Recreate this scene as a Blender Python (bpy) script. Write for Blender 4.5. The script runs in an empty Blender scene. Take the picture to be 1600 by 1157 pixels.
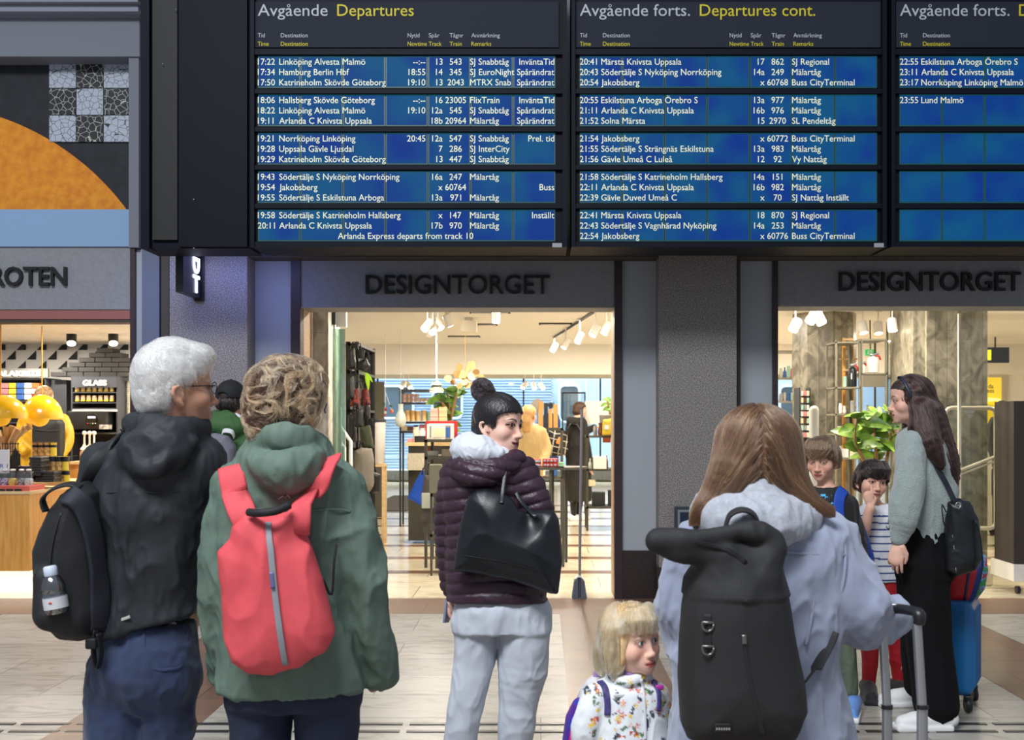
import bpy, math, random
import numpy as np
from mathutils import Vector, Matrix
random.seed(7)
SC = bpy.context.scene
COL = SC.collection
PI = math.pi
F = 1700.0                     # focal length in pixels of the 1600 px wide frame
EYE = 1.5
# ---------------------------------------------------------------- camera
cam_d = bpy.data.cameras.new('camera'); cam = bpy.data.objects.new('camera', cam_d); COL.objects.link(cam)
cam.location = (0, 0, EYE); cam.rotation_euler = (PI/2, 0, 0)
cam_d.sensor_width = 36.0; cam_d.lens = 36.0*F/1600.0
cam_d.shift_x = -45/1600.0; cam_d.shift_y = 81.5/1600.0
cam_d.clip_start = 0.05; cam_d.clip_end = 200
cam_d.dof.use_dof = True; cam_d.dof.focus_distance = 5.2; cam_d.dof.aperture_fstop = 6.0
SC.camera = cam
SC.view_settings.view_transform = 'Standard'; SC.view_settings.look = 'None'
SC.view_settings.exposure = 0.0; SC.view_settings.gamma = 1.0
SC.view_settings.use_curve_mapping = False
# ---------------------------------------------------------------- world: soft skylight of the big hall
W = bpy.data.worlds.new('hall_light'); SC.world = W; W.use_nodes = True
bg = W.node_tree.nodes['Background']; bg.inputs[0].default_value = (0.80, 0.88, 1.0, 1); bg.inputs[1].default_value = 0.38

def area_light(name, loc, size, power, color=(1, 1, 1), rot=(0, 0, 0), shape='DISK', spread=None):
    d = bpy.data.lights.new(name, 'AREA'); d.energy = power; d.color = color; d.shape = shape
    if isinstance(size, tuple): d.shape = 'RECTANGLE'; d.size, d.size_y = size
    else: d.size = size
    if spread: d.spread = spread
    o = bpy.data.objects.new(name, d); COL.objects.link(o); o.location = loc; o.rotation_euler = rot
    return o
def spot_light(name, loc, target, power, color, angle=70, radius=.04, blend=.6):
    d = bpy.data.lights.new(name, 'SPOT'); d.energy = power; d.color = color; d.spot_size = math.radians(angle)
    d.spot_blend = blend; d.shadow_soft_size = radius
    o = bpy.data.objects.new(name, d); COL.objects.link(o); o.location = loc
    o.rotation_euler = (Vector(target)-Vector(loc)).to_track_quat('-Z', 'Y').to_euler()
    return o
WARM = (1.0, 0.915, 0.79); NEUT = (1.0, 0.93, 0.82)
# hall: unseen key light added high above and behind the camera to shape figures
area_light('hall_key_light', (-2.5, -1.5, 8.5), (4.5, 2.5), 1150, (0.94, 0.97, 1.0), (math.radians(22), 0, math.radians(-12)))
# shop downlights (ceiling height 2.72)
for x in (-1.3, 0.3, 1.9, 3.1, 5.2):
    for y in (10.3, 12.6, 15.2):
        area_light('shop_downlight', (x, y, 2.70), 0.16, 46, WARM)
for x, y in ((-2.6, 16.2), (-1, 18.6), (1, 18.6), (3.5, 18.6), (-2.5, 22), (0.6, 22), (3.6, 22), (6, 22)):
    area_light('back_downlight', (x, y, 2.77), 0.16, 42, NEUT)
for x, y in ((-5.6, 10.3), (-4.3, 10.3), (-5.4, 11.6), (-4.1, 11.6)):
    area_light('candy_downlight', (x, y, 2.36), 0.14, 27, NEUT)
# daylight on the platform behind the shop
area_light('platform_daylight', (0, 29.4, 5.5), (16, 3), 5500, (0.80, 0.9, 1.0), (math.radians(18), 0, 0))
# blue glow of the lit sign at the pillar
area_light('sign_glow', (-2.66, 8.62, 2.86), (1.2, .10), 9, (0.30, 0.36, 1.0), (math.radians(14), 0, 0))

# ================================================================ helpers
def lin(c):
    c = c/255.0
    return c/12.92 if c <= 0.04045 else ((c+0.055)/1.055)**2.4
def rgb(c): return (lin(c[0]), lin(c[1]), lin(c[2]), 1.0)
def P(px, py, Y): return np.array(((px-845.0)/F*Y, Y, EYE-(py-660.0)/F*Y))
def PX(px, Y): return (px-845.0)/F*Y
def PZ(py, Y): return EYE-(py-660.0)/F*Y

MATS = {}
def mat(name, c, rough=0.6, metal=0.0, bump=0.0, bscale=200.0, var=0.0, vscale=8.0, emit=None, estr=0.0, spec=0.5, alpha=None, trans=0.0, stretch=(1, 1, 1), c2=None, detail=3.0, coat=0.0, sheen=0.0):
    if name in MATS: return MATS[name]
    m = bpy.data.materials.new(name); m.use_nodes = True
    nt = m.node_tree; b = nt.nodes['Principled BSDF']
    b.inputs['Base Color'].default_value = rgb(c); b.inputs['Roughness'].default_value = rough; b.inputs['Metallic'].default_value = metal
    b.inputs['Specular IOR Level'].default_value = spec
    if coat: b.inputs['Coat Weight'].default_value = coat
    if sheen: b.inputs['Sheen Weight'].default_value = sheen
    if trans: b.inputs['Transmission Weight'].default_value = trans
    if alpha is not None: b.inputs['Alpha'].default_value = alpha
    if emit: b.inputs['Emission Color'].default_value = rgb(emit); b.inputs['Emission Strength'].default_value = estr
    if var or bump or c2:
        tc = nt.nodes.new('ShaderNodeTexCoord'); mp = nt.nodes.new('ShaderNodeMapping'); mp.inputs['Scale'].default_value = stretch
        nt.links.new(tc.outputs['Object'], mp.inputs['Vector'])
    if var or c2:
        n = nt.nodes.new('ShaderNodeTexNoise'); n.inputs['Scale'].default_value = vscale; n.inputs['Detail'].default_value = detail
        nt.links.new(mp.outputs[0], n.inputs['Vector'])
        r = nt.nodes.new('ShaderNodeValToRGB')
        a = rgb(c); d = rgb(c2) if c2 else tuple(min(1, x*(1+var)) for x in a[:3])+(1,)
        e = a if c2 else tuple(max(0, x*(1-var)) for x in a[:3])+(1,)
        r.color_ramp.elements[0].position = 0.35; r.color_ramp.elements[1].position = 0.65
        r.color_ramp.elements[0].color = e; r.color_ramp.elements[1].color = d
        nt.links.new(n.outputs['Fac'], r.inputs[0]); nt.links.new(r.outputs[0], b.inputs['Base Color'])
    if bump:
        n2 = nt.nodes.new('ShaderNodeTexNoise'); n2.inputs['Scale'].default_value = bscale; n2.inputs['Detail'].default_value = 4
        nt.links.new(mp.outputs[0], n2.inputs['Vector'])
        bp = nt.nodes.new('ShaderNodeBump'); bp.inputs['Strength'].default_value = bump; bp.inputs['Distance'].default_value = 0.01
        nt.links.new(n2.outputs['Fac'], bp.inputs['Height']); nt.links.new(bp.outputs[0], b.inputs['Normal'])
    MATS[name] = m
    return m
def glass(name, c=(235, 245, 242), rough=0.02, mix=0.86):
    if name in MATS: return MATS[name]
    m = bpy.data.materials.new(name); m.use_nodes = True; nt = m.node_tree; nt.nodes.clear()
    o = nt.nodes.new('ShaderNodeOutputMaterial'); t = nt.nodes.new('ShaderNodeBsdfTransparent'); g = nt.nodes.new('ShaderNodeBsdfGlossy'); x = nt.nodes.new('ShaderNodeMixShader')
    t.inputs[0].default_value = rgb(c); g.inputs['Roughness'].default_value = rough; x.inputs[0].default_value = 1-mix
    nt.links.new(t.outputs[0], x.inputs[1]); nt.links.new(g.outputs[0], x.inputs[2]); nt.links.new(x.outputs[0], o.inputs[0])
    MATS[name] = m
    return m

BASE = {}
def tag(o, label=None, cat=None, group=None, kind=None):
    if label: o['label'] = label
    if cat: o['category'] = cat
    if group: o['group'] = group
    if kind: o['kind'] = kind
    return o
def thing(name, label, cat, loc, group=None):
    o = bpy.data.objects.new(name, None); COL.objects.link(o); o.empty_display_size = 0.1
    o.location = [float(v) for v in loc]; BASE[o.name] = np.array(loc, dtype=float)
    return tag(o, label, cat, group)

class MB:
    """collects shapes as lists of vertices and faces in world coordinates"""
    def __init__(s): s.v = []; s.f = []; s.n = 0
    def add(s, v, f):
        v = np.asarray(v, dtype=float); s.v.append(v)
        s.f.extend([tuple(int(i)+s.n for i in q) for q in f]); s.n += len(v); return s
    def box(s, x0, x1, y0, y1, z0, z1):
        v = [(x, y, z) for x in (x0, x1) for y in (y0, y1) for z in (z0, z1)]
        return s.add(v, [(0, 1, 3, 2), (4, 6, 7, 5), (0, 4, 5, 1), (2, 3, 7, 6), (0, 2, 6, 4), (1, 5, 7, 3)])
    def rbox(s, c, size, rot=None, bev=0.0):
        """bevelled box about c with optional 3x3 rotation"""
        hx, hy, hz = [a/2.0 for a in size]; b = min(bev, hx*.9, hy*.9, hz*.9)
        if b <= 0:
            v = np.array([(x, y, z) for x in (-hx, hx) for y in (-hy, hy) for z in (-hz, hz)]); f = [(0, 1, 3, 2), (4, 6, 7, 5), (0, 4, 5, 1), (2, 3, 7, 6), (0, 2, 6, 4), (1, 5, 7, 3)]
        else:
            n = 5; t = np.linspace(-1, 1, 3)
            v, f = [], []
            # rings of a rounded rectangle along z
            def ring(ax, ay, r, z):
                out = []
                for k, (sx, sy) in enumerate(((1, 1), (-1, 1), (-1, -1), (1, -1))):
                    for j in range(4):
                        a = (k+j/3.0)*PI/2
                        out.append((sx*(ax-b)+r*math.cos(a), sy*(ay-b)+r*math.sin(a), z))
                return out
            rings = [ring(hx-0.0, hy-0.0, b*math.sin(a), -hz+b-b*math.cos(a)) for a in (0.02, PI/6, PI/3, PI/2)]+[ring(hx, hy, b*math.sin(a), hz-b-b*math.cos(a)) for a in (PI/2, PI*2/3, PI*5/6, PI-0.02)]
            for r in rings: v += r
            m = 16
            for i in range(len(rings)-1):
                for j in range(m): f.append((i*m+j, i*m+(j+1) % m, (i+1)*m+(j+1) % m, (i+1)*m+j))
            f.append(tuple(range(m))[::-1]); f.append(tuple(range((len(rings)-1)*m, len(rings)*m)))
            v = np.array(v)
        if rot is not None: v = v @ np.asarray(rot).T
        return s.add(v+np.asarray(c, dtype=float), f)
    def tube(s, pts, r, n=10, cap=True, flat=None):
        """swept round tube through pts; r number or list; flat=(vector,scale) squashes the section along a vector"""
        pts = [np.asarray(p, dtype=float) for p in pts]; k = len(pts)
        rr = [r]*k if not hasattr(r, '__len__') else list(r)
        v = []; up = None
        for i in range(k):
            t = pts[min(i+1, k-1)]-pts[max(i-1, 0)]; t /= (np.linalg.norm(t)+1e-9)
            if up is None:
                up = np.array((0, 0, 1.0)) if abs(t[2]) < .9 else np.array((0, 1.0, 0))
            a = up-t*np.dot(up, t); a /= (np.linalg.norm(a)+1e-9); b = np.cross(t, a); up = a
            for j in range(n):
                q = 2*PI*j/n; o = (a*math.cos(q)+b*math.sin(q))*rr[i]
                if flat is not None:
                    d = np.asarray(flat[0]); d = d/np.linalg.norm(d); o = o-d*np.dot(o, d)*(1-flat[1])
                v.append(pts[i]+o)
        f = [(i*n+j, i*n+(j+1) % n, (i+1)*n+(j+1) % n, (i+1)*n+j) for i in range(k-1) for j in range(n)]
        if cap: f += [tuple(range(n))[::-1], tuple(range((k-1)*n, k*n))]
        return s.add(v, f)
    def cyl(s, p0, p1, r0, r1=None, n=16): return s.tube([p0, p1], [r0, r0 if r1 is None else r1], n)
    def lathe(s, prof, c, n=20, axis='z', cap=True):
        """prof: list of (radius, height) about the axis through c"""
        v = []; k = len(prof)
        for r, h in prof:
            for j in range(n):
                a = 2*PI*j/n; x, y = r*math.cos(a), r*math.sin(a)
                v.append({'z': (x, y, h), 'y': (x, h, y), 'x': (h, x, y)}[axis])
        f = [(i*n+j, i*n+(j+1) % n, (i+1)*n+(j+1) % n, (i+1)*n+j) for i in range(k-1) for j in range(n)]
        if cap: f += [tuple(range(n))[::-1], tuple(range((k-1)*n, k*n))]
        return s.add(np.array(v)+np.asarray(c, dtype=float), f)
    def ball(s, c, r, n=12, rot=None):
        r = (r, r, r) if not hasattr(r, '__len__') else r
        v = []; m = n*2
        for i in range(n+1):
            t = PI*i/n
            for j in range(m): v.append((math.sin(t)*math.cos(2*PI*j/m)*r[0], math.sin(t)*math.sin(2*PI*j/m)*r[1], math.cos(t)*r[2]))
        v = np.array(v)
        if rot is not None: v = v @ np.asarray(rot).T
        f = [(i*m+j, (i+1)*m+j, (i+1)*m+(j+1) % m, i*m+(j+1) % m) for i in range(n) for j in range(m)]
        return s.add(v+np.asarray(c, dtype=float), f)
    def prism(s, poly, y0, y1):
        """polygon in the x-z plane extruded from y0 (front) to y1"""
        k = len(poly); v = [(x, y0, z) for x, z in poly]+[(x, y1, z) for x, z in poly]
        f = [tuple(range(k)), tuple(range(k, 2*k))[::-1]]+[(i, i+k, (i+1) % k+k, (i+1) % k) for i in range(k)]
        return s.add(v, f)
    def strap(s, pts, width, thick, side):
        """flat band along pts; side = vector across the band (one or one per point)"""
        pts = [np.asarray(p, dtype=float) for p in pts]; k = len(pts); v = []
        sd = [np.asarray(side, dtype=float)]*k if np.ndim(side) == 1 else [np.asarray(q, dtype=float) for q in side]
        w = [width]*k if not hasattr(width, '__len__') else width
        for i in range(k):
            t = pts[min(i+1, k-1)]-pts[max(i-1, 0)]; t /= np.linalg.norm(t)+1e-9
            a = sd[i]-t*np.dot(sd[i], t); a /= np.linalg.norm(a)+1e-9; b = np.cross(t, a)
            for j in range(12):
                q = 2*PI*j/12; ca, sa = math.cos(q), math.sin(q)
                ca = math.copysign(abs(ca)**.45, ca); sa = math.copysign(abs(sa)**.45, sa)
                v.append(pts[i]+a*w[i]/2*ca+b*thick/2*sa)
        f = [(i*12+j, i*12+(j+1) % 12, (i+1)*12+(j+1) % 12, (i+1)*12+j) for i in range(k-1) for j in range(12)]
        f += [tuple(range(12))[::-1], tuple(range((k-1)*12, k*12))]
        return s.add(v, f)
    def data(s): return np.concatenate(s.v) if s.v else np.zeros((0, 3))
    def build(s, name, m, parent=None, smooth=None, label=None, cat=None, group=None, kind=None):
        v = s.data()
        if parent is None:
            b = np.array(((v[:, 0].min()+v[:, 0].max())/2, (v[:, 1].min()+v[:, 1].max())/2, v[:, 2].min()))
        else: b = BASE[parent.name]
        me = bpy.data.meshes.new(name); me.from_pydata((v-b).tolist(), [], s.f); me.update()
        if m is not None: me.materials.append(m)
        o = bpy.data.objects.new(name, me); COL.objects.link(o)
        if parent is None: o.location = b.tolist()
        else: o.parent = parent
        BASE[o.name] = b
        if smooth is not None:
            me.shade_smooth()
            if smooth < 179: me.set_sharp_from_angle(angle=math.radians(smooth))
        return tag(o, label, cat, group, kind)
def struct(name, mb, m, smooth=None): return mb.build(name, m, None, smooth, kind='structure')
def dup(root, delta, label=None, group=None):
    def cp(o, par):
        c = o.copy(); COL.objects.link(c); BASE[c.name] = BASE[o.name]+np.asarray(delta)
        if par is not None: c.parent = par
        for ch in list(o.children): cp(ch, c)
        return c
    r = cp(root, None); r.location = (Vector(root.location)+Vector([float(d) for d in delta]))
    if label: r['label'] = label
    if group: r['group'] = group
    return r
# ---------------------------------------------------------------- lettering
_TX = {}
def glyphs(s, ext=0.0, off=0.0):
    k = (s, ext, off)
    if k not in _TX:
        cu = bpy.data.curves.new('txt', 'FONT'); cu.body = s; cu.size = 1.0; cu.extrude = ext; cu.offset = off; cu.resolution_u = 3
        ob = bpy.data.objects.new('txt', cu); COL.objects.link(ob)
        dg = bpy.context.evaluated_depsgraph_get(); me = ob.evaluated_get(dg).to_mesh()
        v = np.array([q.co[:] for q in me.vertices]); f = [tuple(p.vertices) for p in me.polygons]
        ob.evaluated_get(dg).to_mesh_clear(); bpy.data.objects.remove(ob); bpy.data.curves.remove(cu)
        _TX[k] = (v, f)
    return _TX[k]
CAPH = None
def caph():
    global CAPH
    if CAPH is None: v, _ = glyphs('H'); CAPH = v[:, 1].max()
    return CAPH
def text(mb, s, Y, base, cap, x0=None, x1=None, cx=None, sx=None, depth=0.004, off=0.0, mirror=False):
    """lettering on a plane facing the camera at depth Y; pixel rows base/cap give the letter height; width from x0..x1 or the width factor sx (pixels per font unit)"""
    v, f = glyphs(s, 1.0 if depth else 0.0, off)
    a0, a1 = v[:, 0].min(), v[:, 0].max()
    k = Y/F
    if sx is None: sx = (x1-x0)/(a1-a0)
    if x0 is None:
        x0 = x1-(a1-a0)*sx if x1 is not None else cx-(a1-a0)*sx/2
    w = np.empty_like(v)
    t = (a1-v[:, 0]) if mirror else (v[:, 0]-a0)
    w[:, 0] = ((x0-845)+t*sx)*k
    w[:, 2] = EYE-(base-660)*k+v[:, 1]/caph()*(base-cap)*k
    w[:, 1] = Y-v[:, 2]*depth/2-depth/2
    mb.add(w, [q[::-1] for q in f] if mirror else f)
    return x0+(a1-a0)*sx
# ================================================================ implicit modelling: smooth unions of lofts, ellipsoids and tapered limbs
_RT = np.random.RandomState(3).rand(65536)
def vnoise(p):
    p = np.asarray(p); i = np.floor(p).astype(np.int64); f = p-i; f = f*f*(3-2*f); out = 0
    for a in (0, 1):
        for b in (0, 1):
            for c in (0, 1):
                h = ((i[:, 0]+a)*73856093 ^ (i[:, 1]+b)*19349663 ^ (i[:, 2]+c)*83492791) & 65535
                w = (f[:, 0] if a else 1-f[:, 0])*(f[:, 1] if b else 1-f[:, 1])*(f[:, 2] if c else 1-f[:, 2])
                out = out+_RT[h]*w
    return out
def fbm(p, o=3):
    s, a, t = 0, 1.0, 0
    for k in range(o): s = s+a*vnoise(p*2**k+17.3*k); t += a; a *= .5
    return s/t
def frame(phi, pitch=0.0, roll=0.0):
    """columns right, forward, up; phi in degrees clockwise from +Y (away from the camera), pitch > 0 nods down, roll > 0 leans to the figure's right"""
    a, b, c = math.radians(phi), math.radians(pitch), math.radians(roll)
    r = np.array((math.cos(a), -math.sin(a), 0)); f = np.array((math.sin(a), math.cos(a), 0)); u = np.array((0, 0, 1.0))
    f2 = f*math.cos(b)-u*math.sin(b); u2 = u*math.cos(b)+f*math.sin(b)
    r3 = r*math.cos(c)-u2*math.sin(c); u3 = u2*math.cos(c)+r*math.sin(c)
    return np.stack([r3, f2, u3], axis=1)
def catmull(x, n=8):
    x = np.asarray(x, dtype=float); k = len(x); out = []
    for i in range(k-1):
        p0, p1, p2, p3 = x[max(i-1, 0)], x[i], x[i+1], x[min(i+2, k-1)]
        for j in range(n):
            t = j/n
            out.append(.5*((2*p1)+(-p0+p2)*t+(2*p0-5*p1+4*p2-p3)*t*t+(-p0+3*p1-3*p2+p3)*t**3))
    out.append(x[-1]); return np.array(out)
class SDF:
    def __init__(s, c=(0, 0, 0), R=None, k=1.0):
        s.pr = []; s.at(c, R, k)
    def at(s, c=(0, 0, 0), R=None, k=1.0):
        s.c = np.asarray(c, dtype=float); s.R = np.eye(3) if R is None else np.asarray(R); s.k = k; return s
    def w(s, p): return s.c+(np.asarray(p, dtype=float)*s.k) @ s.R.T
    def _add(s, lo, hi, fn, k, sub):
        s.pr.append((np.asarray(lo), np.asarray(hi), fn, max(k*s.k, 1e-5), sub)); return s
    def ell(s, c, r, k=.02, rot=None, sub=False):
        c = s.w(c); r = np.asarray(r, dtype=float)*s.k; M = s.R if rot is None else s.R @ rot
        m = r.max()
        def fn(p):
            q = (p-c) @ M; a = q/r; k0 = np.sqrt((a*a).sum(1))+1e-9; b = a/r; k1 = np.sqrt((b*b).sum(1))+1e-9
            return k0*(k0-1)/k1
        return s._add(c-m, c+m, fn, k, sub)
    def chain(s, pts, r, k=.02, sub=False, flat=None, ik=0.0, smooth=False):
        pts = s.w(pts); r = np.asarray([r]*len(pts) if not hasattr(r, '__len__') else r, dtype=float)*s.k
        if smooth and len(pts) > 2:
            q = catmull(np.concatenate([pts, r[:, None]], 1), 4); pts, r = q[:, :3], q[:, 3]
        fd = None
        if flat is not None: fd = np.asarray(flat[0], dtype=float) @ s.R.T; fd = fd/np.linalg.norm(fd); ff = flat[1]
        def fn(p):
            out = None
            for i in range(len(pts)-1):
                a, b = pts[i], pts[i+1]; d = b-a; L = max((d*d).sum(), 1e-12); q = p-a
                t = np.clip((q @ d)/L, 0, 1); e = q-t[:, None]*d
                rr = r[i]+(r[i+1]-r[i])*t
                if fd is not None:
                    w_ = e @ fd; e = e+np.outer(w_*(1/ff-1), fd); dd = (np.sqrt((e*e).sum(1))-rr)*ff
                else: dd = np.sqrt((e*e).sum(1))-rr
                out = dd if out is None else np.minimum(out, dd)
            return out
        m = r.max()
        return s._add(pts.min(0)-m, pts.max(0)+m, fn, k, sub)
    def loft(s, rings, k=.02, p=2.3, sub=False, mod=None):
        """rings along local z: (z, cx, cy, rx, ry[, yaw])"""
        A = np.array([tuple(q)+(0,)*(6-len(q)) for q in rings], dtype=float)
        A = A[np.argsort(A[:, 0])]; D = catmull(A, 6); z = D[:, 0]
        c0, R, kk = s.c, s.R, s.k
        def fn(pw):
            q = ((pw-c0) @ R)/kk
            t = np.clip(q[:, 2], z[0], z[-1])
            cx, cy, rx, ry, yw = (np.interp(t, z, D[:, j]) for j in range(1, 6))
            x, y = q[:, 0]-cx, q[:, 1]-cy
            if np.any(yw): ca, sa = np.cos(yw), np.sin(yw); x, y = x*ca-y*sa, x*sa+y*ca
            g = ((np.abs(x/rx)**p+np.abs(y/ry)**p)**(1/p)-1)*np.minimum(rx, ry)
            dz = np.maximum(z[0]-q[:, 2], q[:, 2]-z[-1])
            d = np.sqrt(np.maximum(g, 0)**2+np.maximum(dz, 0)**2)+np.minimum(np.maximum(g, dz), 0)
            return d*kk
        m = np.maximum(A[:, 3], A[:, 4]).max()
        cs = np.array([(A[i, 1]+a*m, A[i, 2]+b*m, A[i, 0]) for i in range(len(A)) for a in (-1, 1) for b in (-1, 1)])
        cw = s.w(cs)
        return s._add(cw.min(0), cw.max(0), fn, k, sub)
    def box(s, c, half, r=.02, k=.02, rot=None, sub=False):
        c = s.w(c); M = s.R if rot is None else s.R @ rot; h = np.asarray(half, dtype=float)*s.k-r*s.k; rr = r*s.k
        def fn(p):
            q = np.abs((p-c) @ M)-h
            return np.sqrt((np.maximum(q, 0)**2).sum(1))+np.minimum(q.max(1), 0)-rr
        m = np.linalg.norm(np.asarray(half))*s.k
        return s._add(c-m, c+m, fn, k, sub)
    def ev(s, p, pr=None):
        d = np.full(len(p), 9.0)
        for lo, hi, fn, k, sub in (s.pr if pr is None else pr):
            b = fn(p)
            if sub: h = np.maximum(k-np.abs(d+b), 0)/k; d = np.maximum(d, -b)+h*h*k*.25
            else: h = np.maximum(k-np.abs(d-b), 0)/k; d = np.minimum(d, b)-h*h*k*.25
        return d
    def grad(s, p, e=.002):
        d0 = s.ev(p); g = np.stack([s.ev(p+np.eye(3)[i]*e)-d0 for i in range(3)], 1)
        return d0, g/(np.linalg.norm(g, axis=1)[:, None]+1e-9)
    def mesh(s, h, clip=None, B=12):
        add = [q for q in s.pr if not q[4]]
        lo = np.min([q[0] for q in add], 0)-3*h; hi = np.max([q[1] for q in add], 0)+3*h
        if clip is not None: lo = np.maximum(lo, clip[0]); hi = np.minimum(hi, clip[1])
        N = np.ceil((hi-lo)/h).astype(int)+1; NB = (N+B-1)//B
        bi = np.stack(np.meshgrid(*[np.arange(n) for n in NB], indexing='ij'), -1).reshape(-1, 3)
        cen = lo+(bi+.5)*B*h; hd = B*h*.5*1.7321
        near = np.abs(s.ev(cen)) < hd*1.35+.006
        bi = bi[near]
        g = np.stack(np.meshgrid(*[np.arange(B+1)]*3, indexing='ij'), -1).reshape(-1, 3)
        D = (NB*B+2).astype(np.int64)
        vid, vco, quads = [], [], []
        co8 = [(a, b, c) for a in (0, 1) for b in (0, 1) for c in (0, 1)]
        ed = [(a, b) for a in range(8) for b in range(a+1, 8) if bin(a ^ b).count('1') == 1]
        for q in bi:
            o = q*B; p = lo+(g+o)*h; plo, phi = p[0], p[-1]
            pr = [t for t in s.pr if np.all(t[0]-t[3]-h < phi) and np.all(t[1]+t[3]+h > plo)]
            if not pr: continue
            d = s.ev(p, pr).reshape(B+1, B+1, B+1)
            if d.min() > 0 or d.max() < 0: continue
            c = [d[a:B+a, b:B+b, e:B+e] for a, b, e in co8]
            sg = sum((x < 0).astype(int) for x in c); act = (sg > 0) & (sg < 8)
            idx = np.argwhere(act)
            if len(idx) == 0: continue
            vals = np.stack([x[act] for x in c], 1); acc = np.zeros((len(idx), 3)); cnt = np.zeros(len(idx))
            for a, b in ed:
                va, vb = vals[:, a], vals[:, b]; cr = (va < 0) != (vb < 0)
                t = np.where(cr, va/(va-vb+1e-12*(va == vb)), 0)
                pa = np.array(co8[a]); pb = np.array(co8[b])
                acc += np.where(cr[:, None], pa+t[:, None]*(pb-pa), 0); cnt += cr
            gi = idx+o
            vid.append((gi[:, 0]*D[1]+gi[:, 1])*D[2]+gi[:, 2]); vco.append(lo+(gi+acc/cnt[:, None])*h)
            neg = d < 0
            for ax in range(3):
                n0 = neg[:B, :B, :B]; n1 = neg[tuple(slice(1, B+1) if i == ax else slice(0, B) for i in range(3))]
                e = np.argwhere(n0 != n1)
                if len(e) == 0: continue
                fl = n0[tuple(e.T)]; e = e+o; u, v = (ax+1) % 3, (ax+2) % 3
                du = np.eye(3, dtype=int)[u]; dv = np.eye(3, dtype=int)[v]
                ids = [((x[:, 0]*D[1]+x[:, 1])*D[2]+x[:, 2]) for x in (e-du-dv, e-dv, e, e-du)]
                Q = np.stack(ids, 1); Q[~fl] = Q[~fl][:, ::-1]
                quads.append(Q[(e > 0).all(1)])
        vid = np.concatenate(vid); vco = np.concatenate(vco); Q = np.concatenate(quads)
        od = np.argsort(vid); vid = vid[od]; vco = vco[od]
        J = np.searchsorted(vid, Q); J = np.clip(J, 0, len(vid)-1); ok = (vid[J] == Q).all(1)
        return vco, J[ok]
def relax(v, f, it=2, lam=.5):
    e = np.concatenate([f[:, [0, 1]], f[:, [1, 2]], f[:, [2, 3]], f[:, [3, 0]]]); n = len(v)
    a = np.concatenate([e[:, 0], e[:, 1]]); b = np.concatenate([e[:, 1], e[:, 0]]); c = np.bincount(a, minlength=n)+1e-9
    for _ in range(it):
        m = np.stack([np.bincount(a, weights=v[b, j], minlength=n)/c for j in range(3)], 1); v = v+(m-v)*lam
    return v
def normals(v, f):
    n = np.cross(v[f[:, 2]]-v[f[:, 0]], v[f[:, 3]]-v[f[:, 1]]); out = np.zeros_like(v)
    for j in range(4):
        for k in range(3): out[:, k] += np.bincount(f[:, j], weights=n[:, k], minlength=len(v))
    return out/(np.linalg.norm(out, axis=1)[:, None]+1e-12)
def folds(v, f, amp, scale=9.0, aniso=(1, 1, .55), seed=0.0, sharp=2.0, rot=None, mask=None):
    """cloth folds pushed along the normals: ridged, stretched noise"""
    n = normals(v, f); q = v if rot is None else v @ rot
    q = q*np.asarray(aniso)*scale+seed
    q = q+1.1*np.stack([vnoise(q*.6+5), vnoise(q*.6+9), vnoise(q*.6+31)], 1)
    r = 1-np.abs(2*fbm(q, 2)-1); r = r**sharp-.45
    fine = fbm(q*3.1+7, 2)-.5
    a = amp*(r*1.5+fine*.5)
    if mask is not None: a = a*mask(v)
    return v+n*a[:, None]
def qobj(name, v, f, m, parent, col=None, kind=None, label=None):
    b = BASE[parent.name]
    me = bpy.data.meshes.new(name); v = np.asarray(v)-b
    me.vertices.add(len(v)); me.vertices.foreach_set('co', v.astype(np.float32).ravel())
    f = np.asarray(f, dtype=np.int32); k = f.shape[1]
    me.loops.add(len(f)*k); me.loops.foreach_set('vertex_index', f.ravel())
    me.polygons.add(len(f)); me.polygons.foreach_set('loop_start', np.arange(len(f), dtype=np.int32)*k)
    me.update(calc_edges=True); me.validate(); me.shade_smooth()
    if col is not None and len(me.vertices) == len(v):
        a = me.color_attributes.new('Col', 'FLOAT_COLOR', 'POINT')
        a.data.foreach_set('color', np.concatenate([col, np.ones((len(col), 1))], 1).astype(np.float32).ravel())
    me.materials.append(m)
    o = bpy.data.objects.new(name, me); COL.objects.link(o); o.parent = parent; BASE[o.name] = b
    return tag(o, label, None, None, kind)
def colmat(name, rough=.5, sss=0.0, bump=0.0, bscale=600, spec=.4, sheen=0.0):
    """material that takes its colour from the mesh's own colour layer (skin, printed cloth)"""
    if name in MATS: return MATS[name]
    m = mat(name, (200, 160, 140), rough, spec=spec, bump=bump, bscale=bscale, sheen=sheen); nt = m.node_tree; b = nt.nodes['Principled BSDF']
    a = nt.nodes.new('ShaderNodeAttribute'); a.attribute_name = 'Col'; nt.links.new(a.outputs['Color'], b.inputs['Base Color'])
    if sss: b.inputs['Subsurface Weight'].default_value = sss; b.inputs['Subsurface Radius'].default_value = (.012, .004, .002); b.inputs['Subsurface Scale'].default_value = 1.0
    return m
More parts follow.
